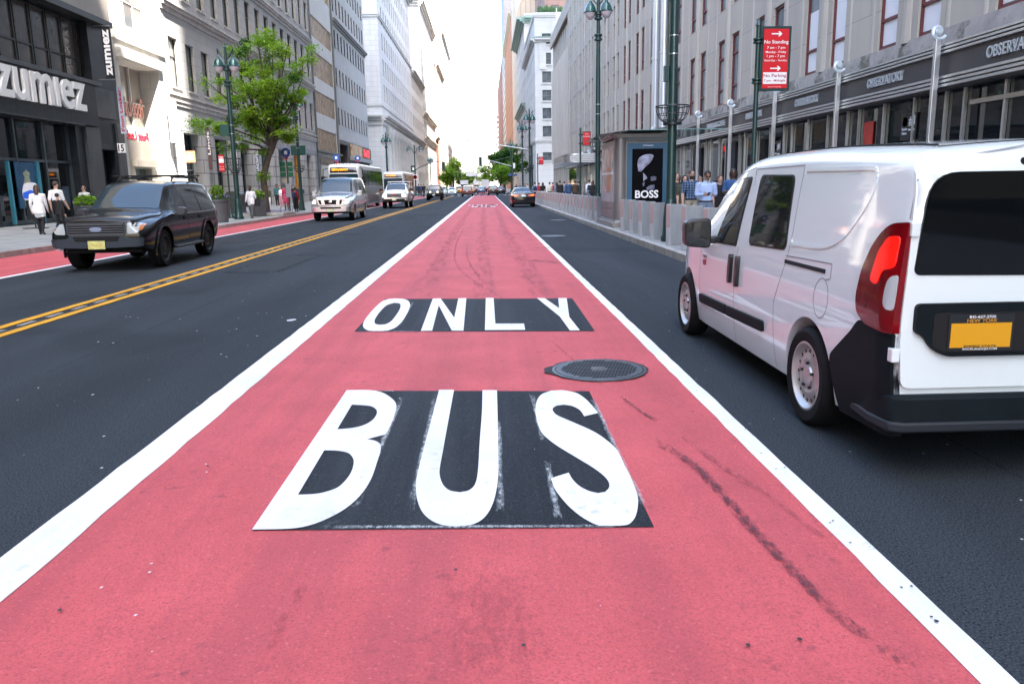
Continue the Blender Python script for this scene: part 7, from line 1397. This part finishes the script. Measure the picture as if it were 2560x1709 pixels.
red_sign('big red No Standing and No Parking sign on a green pole above the van', xs, YS, H, sx0, sx1, zb_, za, [('No Standing', .715, .785, .10, .90, 0), ('7 am - 7 pm', .64, .69, .20, .80, 0), ('Monday - Friday', .575, .62, .16, .84, 0), ('1 pm - 7 pm', .51, .56, .20, .80, 0), ('Saturday - Sunday', .45, .49, .12, .88, 0), ('No Parking', .20, .265, .12, .88, 1), ('7 pm - Midnight', .135, .18, .14, .86, 1), ('Department of Transportation', .055, .07, .28, .72, 0)], R(2), (.11, .29), (.88, .35))
for pxx, Y, yt, yb, lb in ((1451, 43, 329, 365, 'middle red No Standing sign left of the newsstand'), (1344, 86, 392, 412, 'farthest red No Standing sign before the cream corner building')):
    xp = onY(pxx, 400, Y).x; w_ = 21*Y/1960 if Y < 50 else 12*Y/1960; H = onY(pxx, yt-6, Y).z-.15; red_sign(lb, xp, Y, H, .10, .10+w_, onY(pxx, yb, Y).z-.15, onY(pxx, yt, Y).z-.15, [('No Standing', .58, .70, .08, .92, 0)], 0, None, (), .05)
YR = 41.5; xr = onY(575, 500, YR).x; red_sign('small red and white sign on a thin green pole by the round planter', xr, YR, onY(567, 368, YR).z-.15, -.42, -.10, onY(560, 430, YR).z-.15, onY(560, 386, YR).z-.15, [('No Standing', .80, .9, .1, .9, 0), ('7 am - 7 pm', .25, .33, .1, .9, 0), ('Except Buses', .12, .2, .1, .9, 0)], 0, (.52, .76), ())
# steel security bollards
SST = mat('brushed_steel', (.50, .52, .54), .38, .35, var=.22, scale=2.2, stretch=(1, 1, .6)); PINKS = mat('reflective_strip', (.44, .335, .33), .4, .2)
t = thing('steel_bollard', 'first', 'bollard', (4.36, 14, .15), R(-42)); mb = MB(); mb.prism([(0, 0), (.60, 0), (.60, .80), (.55, .90), (0, .92)], lambda u, v, q: (u+.06, q, v), -.065, .065); mb.build('slab', SST, t, False, .012); mb = MB(); mb.box(.045, .0595, -.055, .055, .40, .895); mb.build('reflective_strip', PINKS, t)
BG_ = 'steel security bollards along the right kerb'; t['group'] = BG_
t.rotation_euler = (0, 0, R(38))
ys = [13.2, 14.7, 16.35, 17.75, 19.55, 21.05, 22.4, 23.9]+[29.6+1.40*k for k in range(34)]
for i, yy in enumerate(ys):
    lb = 'stainless steel slab bollard along the right kerb, '+('hidden behind the white van' if i < 2 else ('third before the big green pole' if i == 2 else ('beside the foot of the big green pole' if i == 3 else ['second beyond the big green pole', 'third beyond the big green pole', 'fourth beyond the big green pole', 'just in front of the newsstand'][i-4] if i < 8 else 'in the far row beyond the newsstand')))
    if i == 0: t.location = (4.07, yy, .15); t['label'] = lb
    else: c = copy_tree(t, (4.07, yy, .15), None, lb)
# newsstand
KST = mat('kiosk_steel', (.27, .255, .245), .36, .35, var=.25, scale=1.2, stretch=(1, 1, .3)); KBL = mat('kiosk_blue', (.035, .11, .19), .4)
kx0, kx1, ky0, ky1 = 4.2, 6.1, 25.6, 28.9
k = thing('newsstand', 'steel newsstand with a glass canopy and a dark fashion poster facing us', 'newsstand', (kx0, ky0, .15)); K = lambda mb, n, m, **a: wp(mb.build(n, m, None, **a), k)
mb = MB(); mb.box(kx0+.02, kx1-.02, ky0+.02, ky1, .38, 2.95); K(mb, 'cabin', KST, bevel=.03)
mb = MB(); mb.box(kx0-.02, kx1, ky0-.02, ky1, .30, .38); K(mb, 'plinth_ledge', SST); mb = MB(); mb.box(kx0-.12, kx0+.32, ky0-.1, ky1+.3, .15, .30); mb.box(kx0+.1, kx1, ky0+.06, ky1, .15, .30); K(mb, 'plinth', mat('concrete_plinth', (.26, .24, .21), .85, var=.25, scale=4), bevel=.01)
mb = MB(); mb.lathe([(.20, .38), (.20, 2.97)], (kx0+.17, ky0+.15, 0), 'z', 20); K(mb, 'corner_column', KST, smooth=True)
dx0, dx1 = kx0+.36, kx1-.24
mb = MB(); mb.box(dx0, dx1, ky0-.03, ky0+.03, .40, 2.80); K(mb, 'poster_frame', KBL, bevel=.01); mb = MB(); mb.box(dx0-.02, dx1+.02, ky0-.05, ky0+.03, 2.86, 2.98, 0); K(mb, 'header', mat('kiosk_header', (.10, .12, .12), .4))
mb = MB(); W_ = dx1-dx0; f = lambda u, v, q: (dx0+W_*u, ky0-.036+q, v); mb.prism([(.12, .55), (.88, .55), (.88, 2.62), (.12, 2.62)], f, -.002, .004); po = K(mb, 'poster', mat('poster_black', (.002, .002, .003), .6, spec=.08))
mb = MB(); g1 = mat('poster_skin', (.30, .31, .42), .5, var=.6, scale=5); g2 = mat('poster_skin_dim', (.11, .115, .18), .5, var=.6, scale=6)
fp = lambda pl, m: mb.prism(spline([(.12+.76*a, .55+2.07*b_) for a, b_ in pl], 3), f, -.005, -.003, m)
fp([(.20,.66),(.17,.78),(.22,.86),(.40,.91),(.62,.915),(.70,.89),(.60,.80),(.42,.72),(.30,.655)], 0); fp([(.36,.64),(.44,.60),(.50,.555),(.42,.53),(.37,.50)], 0); fp([(.60,.575),(.72,.585),(.80,.57),(.78,.52),(.62,.51)], 1); fp([(.34,.48),(.42,.50),(.40,.44),(.36,.43)], 1); fp([(.46,.41),(.60,.445),(.74,.455),(.74,.39),(.66,.36),(.60,.385),(.50,.365)], 1); fp([(.78,.10),(.97,.16),(.98,.0),(.70,.0)], 0); fp([(.12,.06),(.40,.09),(.30,.03),(.14,.02)], 0)
mb.build('poster_face', [g1, g2], po); po.children[0].matrix_parent_inverse = po.matrix_basis.inverted()
mb = MB(); fit_text(mb, 'BOSS', lambda u, v, q: f(u, v, q-.008), .20, .78, 1.07, 1.32, .003, .03); fit_text(mb, 'JCDecaux', lambda u, v, q: f(u, v, q+.0), .38, .64, 2.69, 2.75, .003, .004); fit_text(mb, 'NEWSSTAND', lambda u, v, q: (kx1-.12-v, ky0+.012+q, u), 1.95, 2.78, -.05, .05, .004, .01); K(mb, 'lettering', LET)
o = mb
mb = MB(); mb.box(kx0+.0, kx0+.02, ky0+.45, ky1-.2, .95, 2.75, 0); mb.box(kx0-.006, kx0+.0, ky0+.5, ky1-.3, 1.25, 2.7, 1); mb.box(kx0-.01, kx0-.006, ky0+1.0, ky0+2.0, 1.3, 2.1, 2); mb.box(kx0-.012, kx0-.006, ky0+.5, ky1-.3, 1.85, 1.92, 3); mb.box(kx0-.01, kx0-.006, ky0+1.3, ky0+1.7, 2.1, 2.65, 4); K(mb, 'side_poster', [SST, mat('side_poster_print', (.46, .42, .41), .25, var=.5, scale=2.2), mat('side_poster_orange', (.50, .19, .08), .3, var=.4, scale=3), LET, mat('side_poster_pale', (.60, .42, .38), .3, var=.2)])
mb = MB(); mb.box(kx0-.006, kx0+.01, ky0+.45, ky1-.2, .42, .70, 0); mb.box(kx0-.004, kx0+.01, ky0+.45, ky1-.2, .74, .93, 0); K(mb, 'side_panel', KST, bevel=.005)
mb = MB()
for j in range(5): y0 = ky0-.45+j*.9; mb.add([(kx0-.55, y0, 3.06), (kx0+.5, y0, 3.20), (kx0+.5, y0+.82, 3.20), (kx0-.55, y0+.82, 3.06)], [(0, 1, 2, 3)]); mb.add([(kx0-.55, y0, 3.05), (kx0+.5, y0, 3.19), (kx0+.5, y0+.82, 3.19), (kx0-.55, y0+.82, 3.05)], [(0, 1, 2, 3)])
mb.box(kx0+.4, kx1+1.4, ky0-.5, ky1, 3.16, 3.185); K(mb, 'glass_canopy', mat('green_canopy_glass', (.18, .32, .31), .08, spec=.8)); mb = MB(); mb.box(kx0, kx1, ky0, ky1, 2.98, 3.10); K(mb, 'roof', KST)
# left pavement: planters, collection box, bus stops, tree pit, display board
POT = mat('planter_grey', (.085, .09, .10), .5, var=.15); LEAFM = [mat('leaf_'+n, c, .5, var=.25, scale=2, spec=.3) for n, c in (('bright', (.30, .47, .035)), ('mid', (.17, .34, .028)), ('deep', (.045, .13, .022)), ('fresh', (.36, .50, .05)))]
def leaf_quads(mb, c, rad, n, size, rng, mi=None, flat=1.0):
    for _ in range(n):
        while True:
            d = Vector((rng.uniform(-1, 1), rng.uniform(-1, 1), rng.uniform(-1, 1)))
            if d.length < 1: break
        p = Vector(c)+Vector((d.x*rad[0], d.y*rad[1], d.z*rad[2])); a = Vector((rng.gauss(0, 1), rng.gauss(0, 1), rng.gauss(0, .6))).normalized(); b_ = a.cross(Vector((rng.gauss(0, 1), rng.gauss(0, 1), rng.gauss(0, 1)))).normalized(); s = size*rng.uniform(.6, 1.25)
        m = mi if mi is not None else rng.choice((0, 1, 1, 2))
        mb.add([p-a*s, p+b_*s*.5-a*s*.1, p+a*s, p-b_*s*.5-a*s*.1], [(0, 1, 2, 3)], m)
def planter(label, x, y, r, h, seed, bushy=True, square=False):
    t = thing('planter', label, 'planter', (x, y, .15)); rng = random.Random(seed); mb = MB(); n = 4 if square else 22
    mb.lathe([(r*.72, 0), (r*.78, .02), (r*.92, h*.88), (r, h*.90), (r, h), (r*.86, h), (r*.84, h*.9), (0, h*.9)], n=n); mb.build('pot', POT, t, not square); mb = MB()
    if bushy: leaf_quads(mb, (0, 0, h+.30), (r*.62, r*.62, .36), 700, .055, rng, None); leaf_quads(mb, (0, 0, h+.02), (r*1.05, r*1.05, .16), 420, .05, rng, 2)
    else: leaf_quads(mb, (0, 0, h+.16), (r*.85, r*.85, .28), 420, .09, rng, None)
    mb.build('foliage', LEAFM, t); mb = MB()
    for _ in range(60 if bushy else 14): a = rng.uniform(0, 6.28); q = rng.uniform(.5, 1.05)*r; ell(mb, (q*math.cos(a), q*math.sin(a), h+.1+rng.uniform(-.02, .10)), (.025, .025, .02), 6)
    mb.build('flowers', mat('violet_flower', (.22, .18, .45), .6, var=.4), t); return t
q = gnd(549, 556, .15); planter('tall grey round planter with a clipped bush and violet flowers at the kerb', q.x, q.y, .50, 1.02, 1)
q = gnd(646, 541, .15); planter('grey square planter with yellow-green leaves beside the lamp post', q.x, q.y, .52, .95, 2, False, True)
x, y, H = put(205, 505, 33); planter('dark square planter with a low green bush by the dark doorway', x, y+.3, .5, .9, 3, False, True)
q = gnd(589, 540, .15); t = thing('collection_box', 'dark rounded-top street box between the planter and the lamp post', 'street box', (q.x-.3, q.y+1.2, .15)); mb = MB(); mb.prism(rounded([(-.45, .08), (.45, .08), (.45, 1.35), (-.45, 1.35)], [.01, .01, .30, .30], 6), lambda u, v, w_: (u, w_, v), -.42, .42); mb.build('box_body', mat('dark_olive_metal', (.05, .055, .05), .4, .3, var=.2), t, True, .01); mb = MB(); mb.box(-.3, .3, -.45, -.421, .95, 1.08); mb.build('slot_door', mat('olive_door', (.07, .075, .07), .4, .3), t)
for x in (-.38, .38): mb = MB(); mb.box(x-.04, x+.04, -.35, .35, 0, .08); mb.build('foot', BLKS, t)
def bus_stop(label, pxx, Y, ytop, x=None):
    p = onY(pxx, 480, Y); H = onY(pxx, ytop, Y).z-.15; t = thing('bus_stop_sign', label, 'bus stop', (p.x, p.y, .15), 0, 'bus stop poles on the left pavement'); mb = MB(); mb.tube([(0, 0, 0), (0, 0, H)], .05, 10); mb.build('pole', GRN, t, True)
    mb = MB(); mb.lathe([(.27, -.02), (.27, .02)], (0, -.07, H-.2), 'y', 24, 0); mb.prism([(-.2, H-.40), (0, H-.62), (.2, H-.40), (.24, H-.36), (0, H-.52), (-.24, H-.36)], lambda u, v, q: (u, -.07+q, v), -.02, .02, 1); mb.box(-.09, .09, -.10, -.092, H-.28, H-.10, 2); mb.box(-.07, -.03, -.10, -.093, H-.32, H-.28, 2); mb.box(.03, .07, -.10, -.093, H-.32, H-.28, 2); mb.build('round_sign', [mat('bus_stop_blue', (.02, .09, .34), .4), REDS, LET], t)
    mb = MB()
    for i in range(3): mb.box(-.42, -.07, -.08, -.05, H-1.0-.30*i, H-.74-.30*i); mb.box(.07, .36, -.08, -.05, H-1.0-.30*i, H-.74-.30*i)
    mb.build('route_plates', mat('bus_stop_green', (.02, .20, .09), .4, var=.3, scale=9), t); mb = MB(); mb.box(-.35, -.08, -.08, -.05, H-1.95, H-1.70); mb.build('notice', mat('notice_card', (.6, .55, .42), .5), t); mb = MB(); mb.box(-.14, .14, -.12, .02, .95, 1.75); mb.build('timetable_case', mat('timetable_white', (.5, .53, .55), .4), t)
YB = 12.0*1960/(1213-726); bus_stop('nearest bus stop pole with round blue sign beside the tree', 722, YB, 373); bus_stop('second bus stop pole with round blue sign behind the silver van', 846, 64, 388); bus_stop('third bus stop pole with round blue sign above the first coach', 899, 76, 390)
q = gnd(80, 583, .15); pb = onY(78, 480, 33.4); t = thing('display_board', 'round-topped blue and white display board outside the dark shop', 'sign', (pb.x, 33.4, .15)); mb = MB(); mb.prism(rounded([(-.33, 1.15), (.33, 1.15), (.34, 1.55), (.22, 1.85), (-.22, 1.85), (-.34, 1.55)], .15, 4), lambda u, v, w_: (u, w_, v), -.04, .04); mb.build('board_top', mat('board_white', (.6, .62, .68), .4), t, True); mb = MB(); mb.prism(rounded([(-.32, 1.22), (.32, 1.22), (.31, 1.45), (0, 1.56), (-.31, 1.45)], .05, 3), lambda u, v, w_: (u, w_, v), -.055, -.041); mb.build('board_band', mat('board_blue', (.02, .10, .62), .4), t); mb = MB(); mb.box(-.27, .27, -.03, .03, .35, 1.14); mb.build('board_panel', BLKS, t); mb = MB(); mb.tube([(0, 0, 0), (0, 0, .6)], .03, 8); mb.box(-.4, .4, -.25, .25, 0, .03); mb.build('board_stand', BLKS, t)
# tree pit with violet flowers and kerb
YT = 12.35*1960/(1213-677); XT = -12.35
t = thing('tree_pit', 'raised tree pit with violet flowers at the foot of the tree', 'flower bed', (XT+.15, YT-.1, .15)); mb = MB(); mb.prism([(-1.25, -1.3), (1.15, -1.3), (1.15, 1.6), (-1.25, 1.6)], lambda u, v, w_: (u, v, w_), 0, .16); mb.build('pit_kerb', KERB, t, False, .03); mb = MB(); rng = random.Random(9)
for _ in range(1100): p = Vector((rng.uniform(-1.15, 1.05), rng.uniform(-1.2, 1.5), .18+rng.random()*.12)); a = rng.uniform(0, 6.28); s = .035; mb.add([p+Vector((math.cos(a), math.sin(a), .2))*s, p+Vector((-math.sin(a), math.cos(a), .2))*s, p-Vector((math.cos(a), math.sin(a), 0))*s, p-Vector((-math.sin(a), math.cos(a), 0))*s], [(0, 1, 2, 3)], rng.choice((0, 0, 1, 2)))
tag(mb.build('flowers', [mat('violet_bed', (.13, .09, .42), .6, var=.3), mat('violet_bed_pale', (.26, .22, .55), .6), LEAFM[2]], t)); mb = MB()
for s in (-1.1, 1.0): mb.tube([(s, -1.2, .16), (s, -1.2, .5), (s, 1.4, .5), (s, 1.4, .16)], .015, 5)
mb.build('pit_rail', BLKS, t)
# ------------------------------------------------------------------ trees
BARK = mat('bark', (.075, .06, .045), .9, var=.35, scale=14, stretch=(1, 1, .3), bump=.5, bscale=30); 
for m in LEAFM:
    n_ = m.node_tree; b_ = n_.nodes['Principled BSDF']; tr = n_.nodes.new('ShaderNodeBsdfTranslucent'); mx = n_.nodes.new('ShaderNodeMixShader'); mx.inputs[0].default_value = .5
    src = b_.inputs['Base Color'].links[0].from_socket if b_.inputs['Base Color'].links else None
    if src: n_.links.new(src, tr.inputs[0])
    out = n_.nodes['Material Output']; n_.links.new(b_.outputs[0], mx.inputs[1]); n_.links.new(tr.outputs[0], mx.inputs[2]); n_.links.new(mx.outputs[0], out.inputs[0])
def street_tree(label, x, y, trunk_top, tips, seed, per=210, leaf=.085, rad=.62, r0=.16, z0=.15, group='street trees', mix_=(0, 1, 1, 2)):
    rng = random.Random(seed); t = thing('street_tree', label, 'tree', (x, y, z0), 0, group); O = Vector((x, y, z0)); tt = Vector(trunk_top)
    tk = MB(); tk.tube([(0, 0, 0), (.02, 0, tt.z*.15), (-.03, .02, tt.z*.5), tuple(tt)], [r0*1.35, r0, r0*.88, r0*.72], 12)
    cr = MB(); 
    for tip, k in tips:
        tip = Vector(tip)-O; base = tt*rng.uniform(.78, 1.0) if tip.z > tt.z*.9 else tt*rng.uniform(.62, .85); mid = base*.45+tip*.55+Vector((rng.uniform(-.2, .2), rng.uniform(-.3, .3), rng.uniform(.0, .5))); rr = r0*.42
        tk.tube([base, base*.7+mid*.3+Vector((0, 0, .15)), mid, tip], [rr, rr*.75, rr*.5, .012], 7)
        for j in range(k):
            f_ = rng.uniform(.35, 1.05); p = (base.lerp(mid, f_*2) if f_ < .5 else mid.lerp(tip, f_*2-1))+Vector((rng.gauss(0, .28), rng.gauss(0, .45), rng.gauss(0, .22)))*(rad/.62)
            rs = rad*rng.uniform(.45, 1.0); mi = rng.choice(mix_); cm = [mi, mi, mi, 1, 0 if mi != 2 else 2]
            tk.tube([mid.lerp(p, .15), p], [.018, .006], 4)
            for _ in range(per):
                d = Vector((rng.gauss(0, .5), rng.gauss(0, .5), rng.gauss(0, .33)))*rs; q = p+d; a = Vector((rng.gauss(0, 1), rng.gauss(0, 1), rng.gauss(-.3, .5))).normalized(); b2 = a.cross(Vector((rng.gauss(0, .6), rng.gauss(0, .6), 1))).normalized(); s = leaf*rng.uniform(.55, 1.2); cr.add([q-a*s, q+b2*s*.48, q+a*s, q-b2*s*.48], [(0, 1, 2, 3)], rng.choice(cm))
    tk.build('trunk', BARK, t, True); cr.build('crown', LEAFM, t); return t
def tp(pxx, py, dy, k): q = onY(pxx, py, YT+dy); return (tuple(q), k)
top = onY(684, 345, YT); TTOP = (top.x-XT, .0, top.z-.15)
tips = [tp(500, 192, -1.5, 6), (tuple(onY(472, 308, YT-1.2)), 5), tp(535, 320, -1.8, 5), tp(545, 195, .5, 6), tp(575, 110, -.6, 6), tp(610, 105, 1, 7), tp(640, 88, 0, 7), tp(680, 92, 1.0, 7), tp(720, 108, -.5, 7), tp(755, 135, .6, 6), tp(758, 190, -.8, 6), tp(762, 222, 0, 4), tp(740, 255, 1, 6), tp(735, 300, -1, 4), tp(728, 345, .3, 4), tp(575, 240, 1.5, 6), tp(600, 185, -1.5, 7), tp(655, 160, 1.8, 8), tp(700, 170, -1.6, 8), tp(650, 220, -1.8, 8), tp(700, 235, 1.6, 7), tp(610, 280, -1.2, 6), tp(575, 300, -1.0, 5), tp(620, 335, -.6, 4), tp(560, 365, -1.2, 3), tp(670, 290, 1.2, 5)]
street_tree('leafy green street tree in a flower bed behind the left lamp post', XT, YT, TTOP, tips, 11, 150, .092, .56, .19, mix_=(0, 0, 1, 1, 2))
tr = bpy.data.objects[-1] if False else None
mb = MB(); rng = random.Random(4); pz = onY(677, 440, YT).z-.15; leaf_quads(mb, (0, -.1, pz), (.42, .4, .38), 260, .07, rng, None); tree0 = [o for o in bpy.data.objects if o.name == 'street_tree'][0]; mb.build('low_shoot', LEAFM, tree0)
def crown_tips(x, y, z, r, n, seed, flat=.8): rng = random.Random(seed); return [((x+r*math.cos(a)*math.sqrt(rng.random()), y+r*math.sin(a), z+rng.uniform(-1, 1)*r*flat), 4) for a in [rng.uniform(0, 6.28) for _ in range(n)]]
xt = onY(1262, 480, 195).x; street_tree('big dark green tree at the right corner beyond the avenue', xt, 195, (0, 0, 4.6), crown_tips(xt+.5, 195, 7.6, 4.2, 30, 21), 21, 110, .34, 1.6, .3, mix_=(2, 2, 2, 2))
xt = onY(1250, 480, 182).x; street_tree('lower bright green tree in front of the dark one at the right corner', xt, 182, (0, 0, 2.6), crown_tips(xt, 182, 4.6, 2.4, 14, 22), 22, 60, .26, 1.2, .2, mix_=(0, 1, 1, 2))
for i, (pxx, Y, z, r, lb) in enumerate(((1135, 225, 7.5, 2.0, 'pale green sunlit tree on the far left pavement'), (1118, 205, 4.5, 1.3, 'leafy tree left of the pale green sunlit tree'), (1155, 260, 4.5, 1.7, 'far green tree right of the pale green sunlit tree'), (1170, 300, 5, 2.6, 'farthest left tree above the lorries'))):
    xt = onY(pxx, 480, Y).x; street_tree(lb, xt, Y, (0, 0, z*.55), crown_tips(xt, Y, z, r, 16, 31+i), 31+i, 55, .30, 1.4, .25, mix_=((0, 0, 3, 1) if i == 0 else (0, 1, 1, 2)))
xt = onY(1222, 480, 300).x; street_tree('far right tree behind the street signs', xt, 300, (0, 0, 3.5), crown_tips(xt, 300, 6, 4, 14, 41), 41, 50, .35, 1.6, .25)
# ------------------------------------------------------------------ traffic lights, mast arms, flag
SIGY = mat('signal_case', (.012, .035, .030), .5); GREENL = mat('green_light', (.05, .8, .45), .3, emit=((.05, 1, .5), 3)); REDLT = mat('red_light', (.9, .1, .05), .3, emit=((1, .1, .04), 2.5)); GALV = mat('galvanised_steel', (.34, .36, .37), .4, .7)
def signal_head(root, x, y, z, lit, s=1.0):
    mb = MB(); mb.box(x-.17*s, x+.17*s, y-.1, y+.14, z-.52*s, z+.52*s); h_ = mb.build('signal_head', SIGY, root, False, .03); mb = MB()
    for i in range(3): mb.lathe([(.14*s, 0), (.15*s, -.2)], (x, y-.1, z+.33*s-.33*s*i), 'y', 14)
    mb.build('visor', SIGY, h_); i = {'r': 0, 'g': 2}[lit]; mb = MB(); mb.lathe([(.125*s, -.015), (0, -.02)], (x, y-.1, z+.33*s-.33*s*i), 'y', 14); mb.build('lens', GREENL if lit == 'g' else REDLT, h_)
Yp = 141.0; xp = onY(1281, 480, Yp).x; t = thing('traffic_light', 'right-hand traffic light pole with a long mast arm over the street', 'traffic light', (xp, Yp, .15)); a0 = onY(1279, 416, Yp); a1 = onY(1196, 394, Yp); o = Vector((xp, Yp, .15)); mb = MB(); mb.tube([(0, 0, 0), (0, 0, 8)], [.14, .1], 10); mb.build('pole', GRN, t, True); mb = MB(); mb.tube([a0-o, a1-o], [.1, .05], 8); mb.tube([onY(1279, 391, Yp)-o, (a0*.4+a1*.6)-o], .02, 5); mb.build('mast_arm', GALV, t, True); hs_ = onY(1201, 404, Yp)-o; signal_head(t, hs_.x, 0, hs_.z, 'g', 1.5); mb = MB(); mb.box(.2, .55, -.06, -.03, 4.4, 5.3); mb.build('white_sign', LET, t); mb = MB(); mb.box(-.7, .9, -.08, -.05, 3.1, 3.45); mb.build('street_name_sign', mat('street_sign_blue', (.03, .08, .25), .4), t)
Yq = 86; xq = onY(1325.5, 480, Yq).x; t = thing('mast_arm_pole', 'slim pole with a long grey mast arm beside the third right lamp post', 'traffic light', (xq+.25, Yq+.3, .15)); o = Vector((xq+.25, Yq+.3, .15)); b0 = onY(1323, 375, Yq+.3); b1 = onY(1167, 350, Yq+.3); mb = MB(); mb.tube([(0, 0, 0), (0, 0, b0.z+.3)], .08, 8); mb.build('pole', GRN, t, True); mb = MB(); mb.tube([b0-o, b1-o], [.09, .05], 8); mb.lathe([(.12, 0), (.12, .3)], tuple(b1-o-Vector((0, 0, .1))), 'x', 8); mb.build('mast_arm', GALV, t, True)
Yl = 139.0; xl = onY(1040, 480, Yl).x; t = thing('traffic_light', 'left-hand traffic light pole with twin lamps and a curved arm', 'traffic light', (xl, Yl, .15)); o = Vector((xl, Yl, .15)); mb = MB(); mb.tube([(0, 0, 0), (0, 0, onY(1038, 365, Yl).z)], [.14, .08], 8); mb.build('pole', GRN, t, True)
c0_ = onY(1046, 420, Yl)-o; c1_ = onY(1078, 406, Yl)-o; c2_ = onY(1108, 403, Yl)-o; mb = MB(); mb.tube([(0, 0, c0_.z-.4), tuple(c0_), tuple(c1_), tuple(c2_)], [.09, .08, .06, .05], 8)
ht = onY(1038, 365, Yl).z
for s in (-1, 1): mb.tube([(0, 0, ht-1.6), (s*.5, 0, ht-.5), (s*1.0, 0, ht-.2)], .05, 6)
mb.build('mast_arm', GRN, t, True)
for s in (-1, 1): bell(t, s*1.05, 0, ht-.9, 1.5)
signal_head(t, c2_.x, 0, c2_.z-.9, 'g', 1.5); mb = MB(); mb.box(-.7, .1, -.2, -.1, 4.0, 5.1, 0); mb.box(-.45, -.15, -.22, -.2, 4.3, 4.8, 1); mb.build('walk_signal', [SIGY, LET], t); mb = MB(); mb.box(-.45, .35, -.14, -.11, 2.7, 3.6, 0); mb.lathe([(.36, -.03), (.36, .0), (.29, .0), (.29, -.03)], (-.05, -.15, 3.15), 'y', 20, 1); mb.prism([(-.30, 2.95), (-.24, 2.9), (.2, 3.35), (.14, 3.4)], lambda u, v, q: (u, -.15+q, v), -.02, 0, 1); mb.build('no_turn_sign', [LET, REDS], t)
Yf = 205; xf = onY(1152, 480, Yf).x; t = thing('traffic_light', 'far red traffic light on a white-signed arm beyond the avenue', 'traffic light', (-9.8, Yf, .15)); mb = MB(); mb.tube([(0, 0, 0), (0, 0, 5.6)], .12, 8); mb.tube([(0, 0, 5.2), (5, 0, 5.6)], .07, 6); mb.build('pole', GRN, t, True); signal_head(t, onY(1150, 440, Yf).x+9.8, 0, 4.2, 'r', 1.4); mb = MB(); mb.box(5.0, 7.8, -.05, 0, 4.0, 4.8); mb.build('street_name_sign', LET, t)
fy = 150; p = onY(1391, 30, 134); t = thing('flag', 'white flag on a pole above the stone parapet', 'flag', (p.x, 134, 25)); mb = MB(); z0_ = 26-25; mb.tube([(0, 0, z0_-3), (0, 0, p.z-25+.5)], .07, 8); mb.build('flagpole', WTX, t, True); mb = MB(); zz = p.z-25; n = 8; vs = []
for i in range(n+1):
    for j in range(3): vs.append((.1+j*.9*(1-(i/n-.55)**2*1.5)+.12*math.sin(i+j), .2*math.sin(i*1.1+j*2), zz-i*(zz-z0_)*.7/n))
mb.add(vs, [(i*3+j, i*3+j+1, (i+1)*3+j+1, (i+1)*3+j) for i in range(n) for j in range(2)]); mb.build('cloth', mat('white_flag', (.75, .75, .78), .8), t, True)
sc_ = [o for o in bpy.data.objects if o.name.startswith('white_sign')]
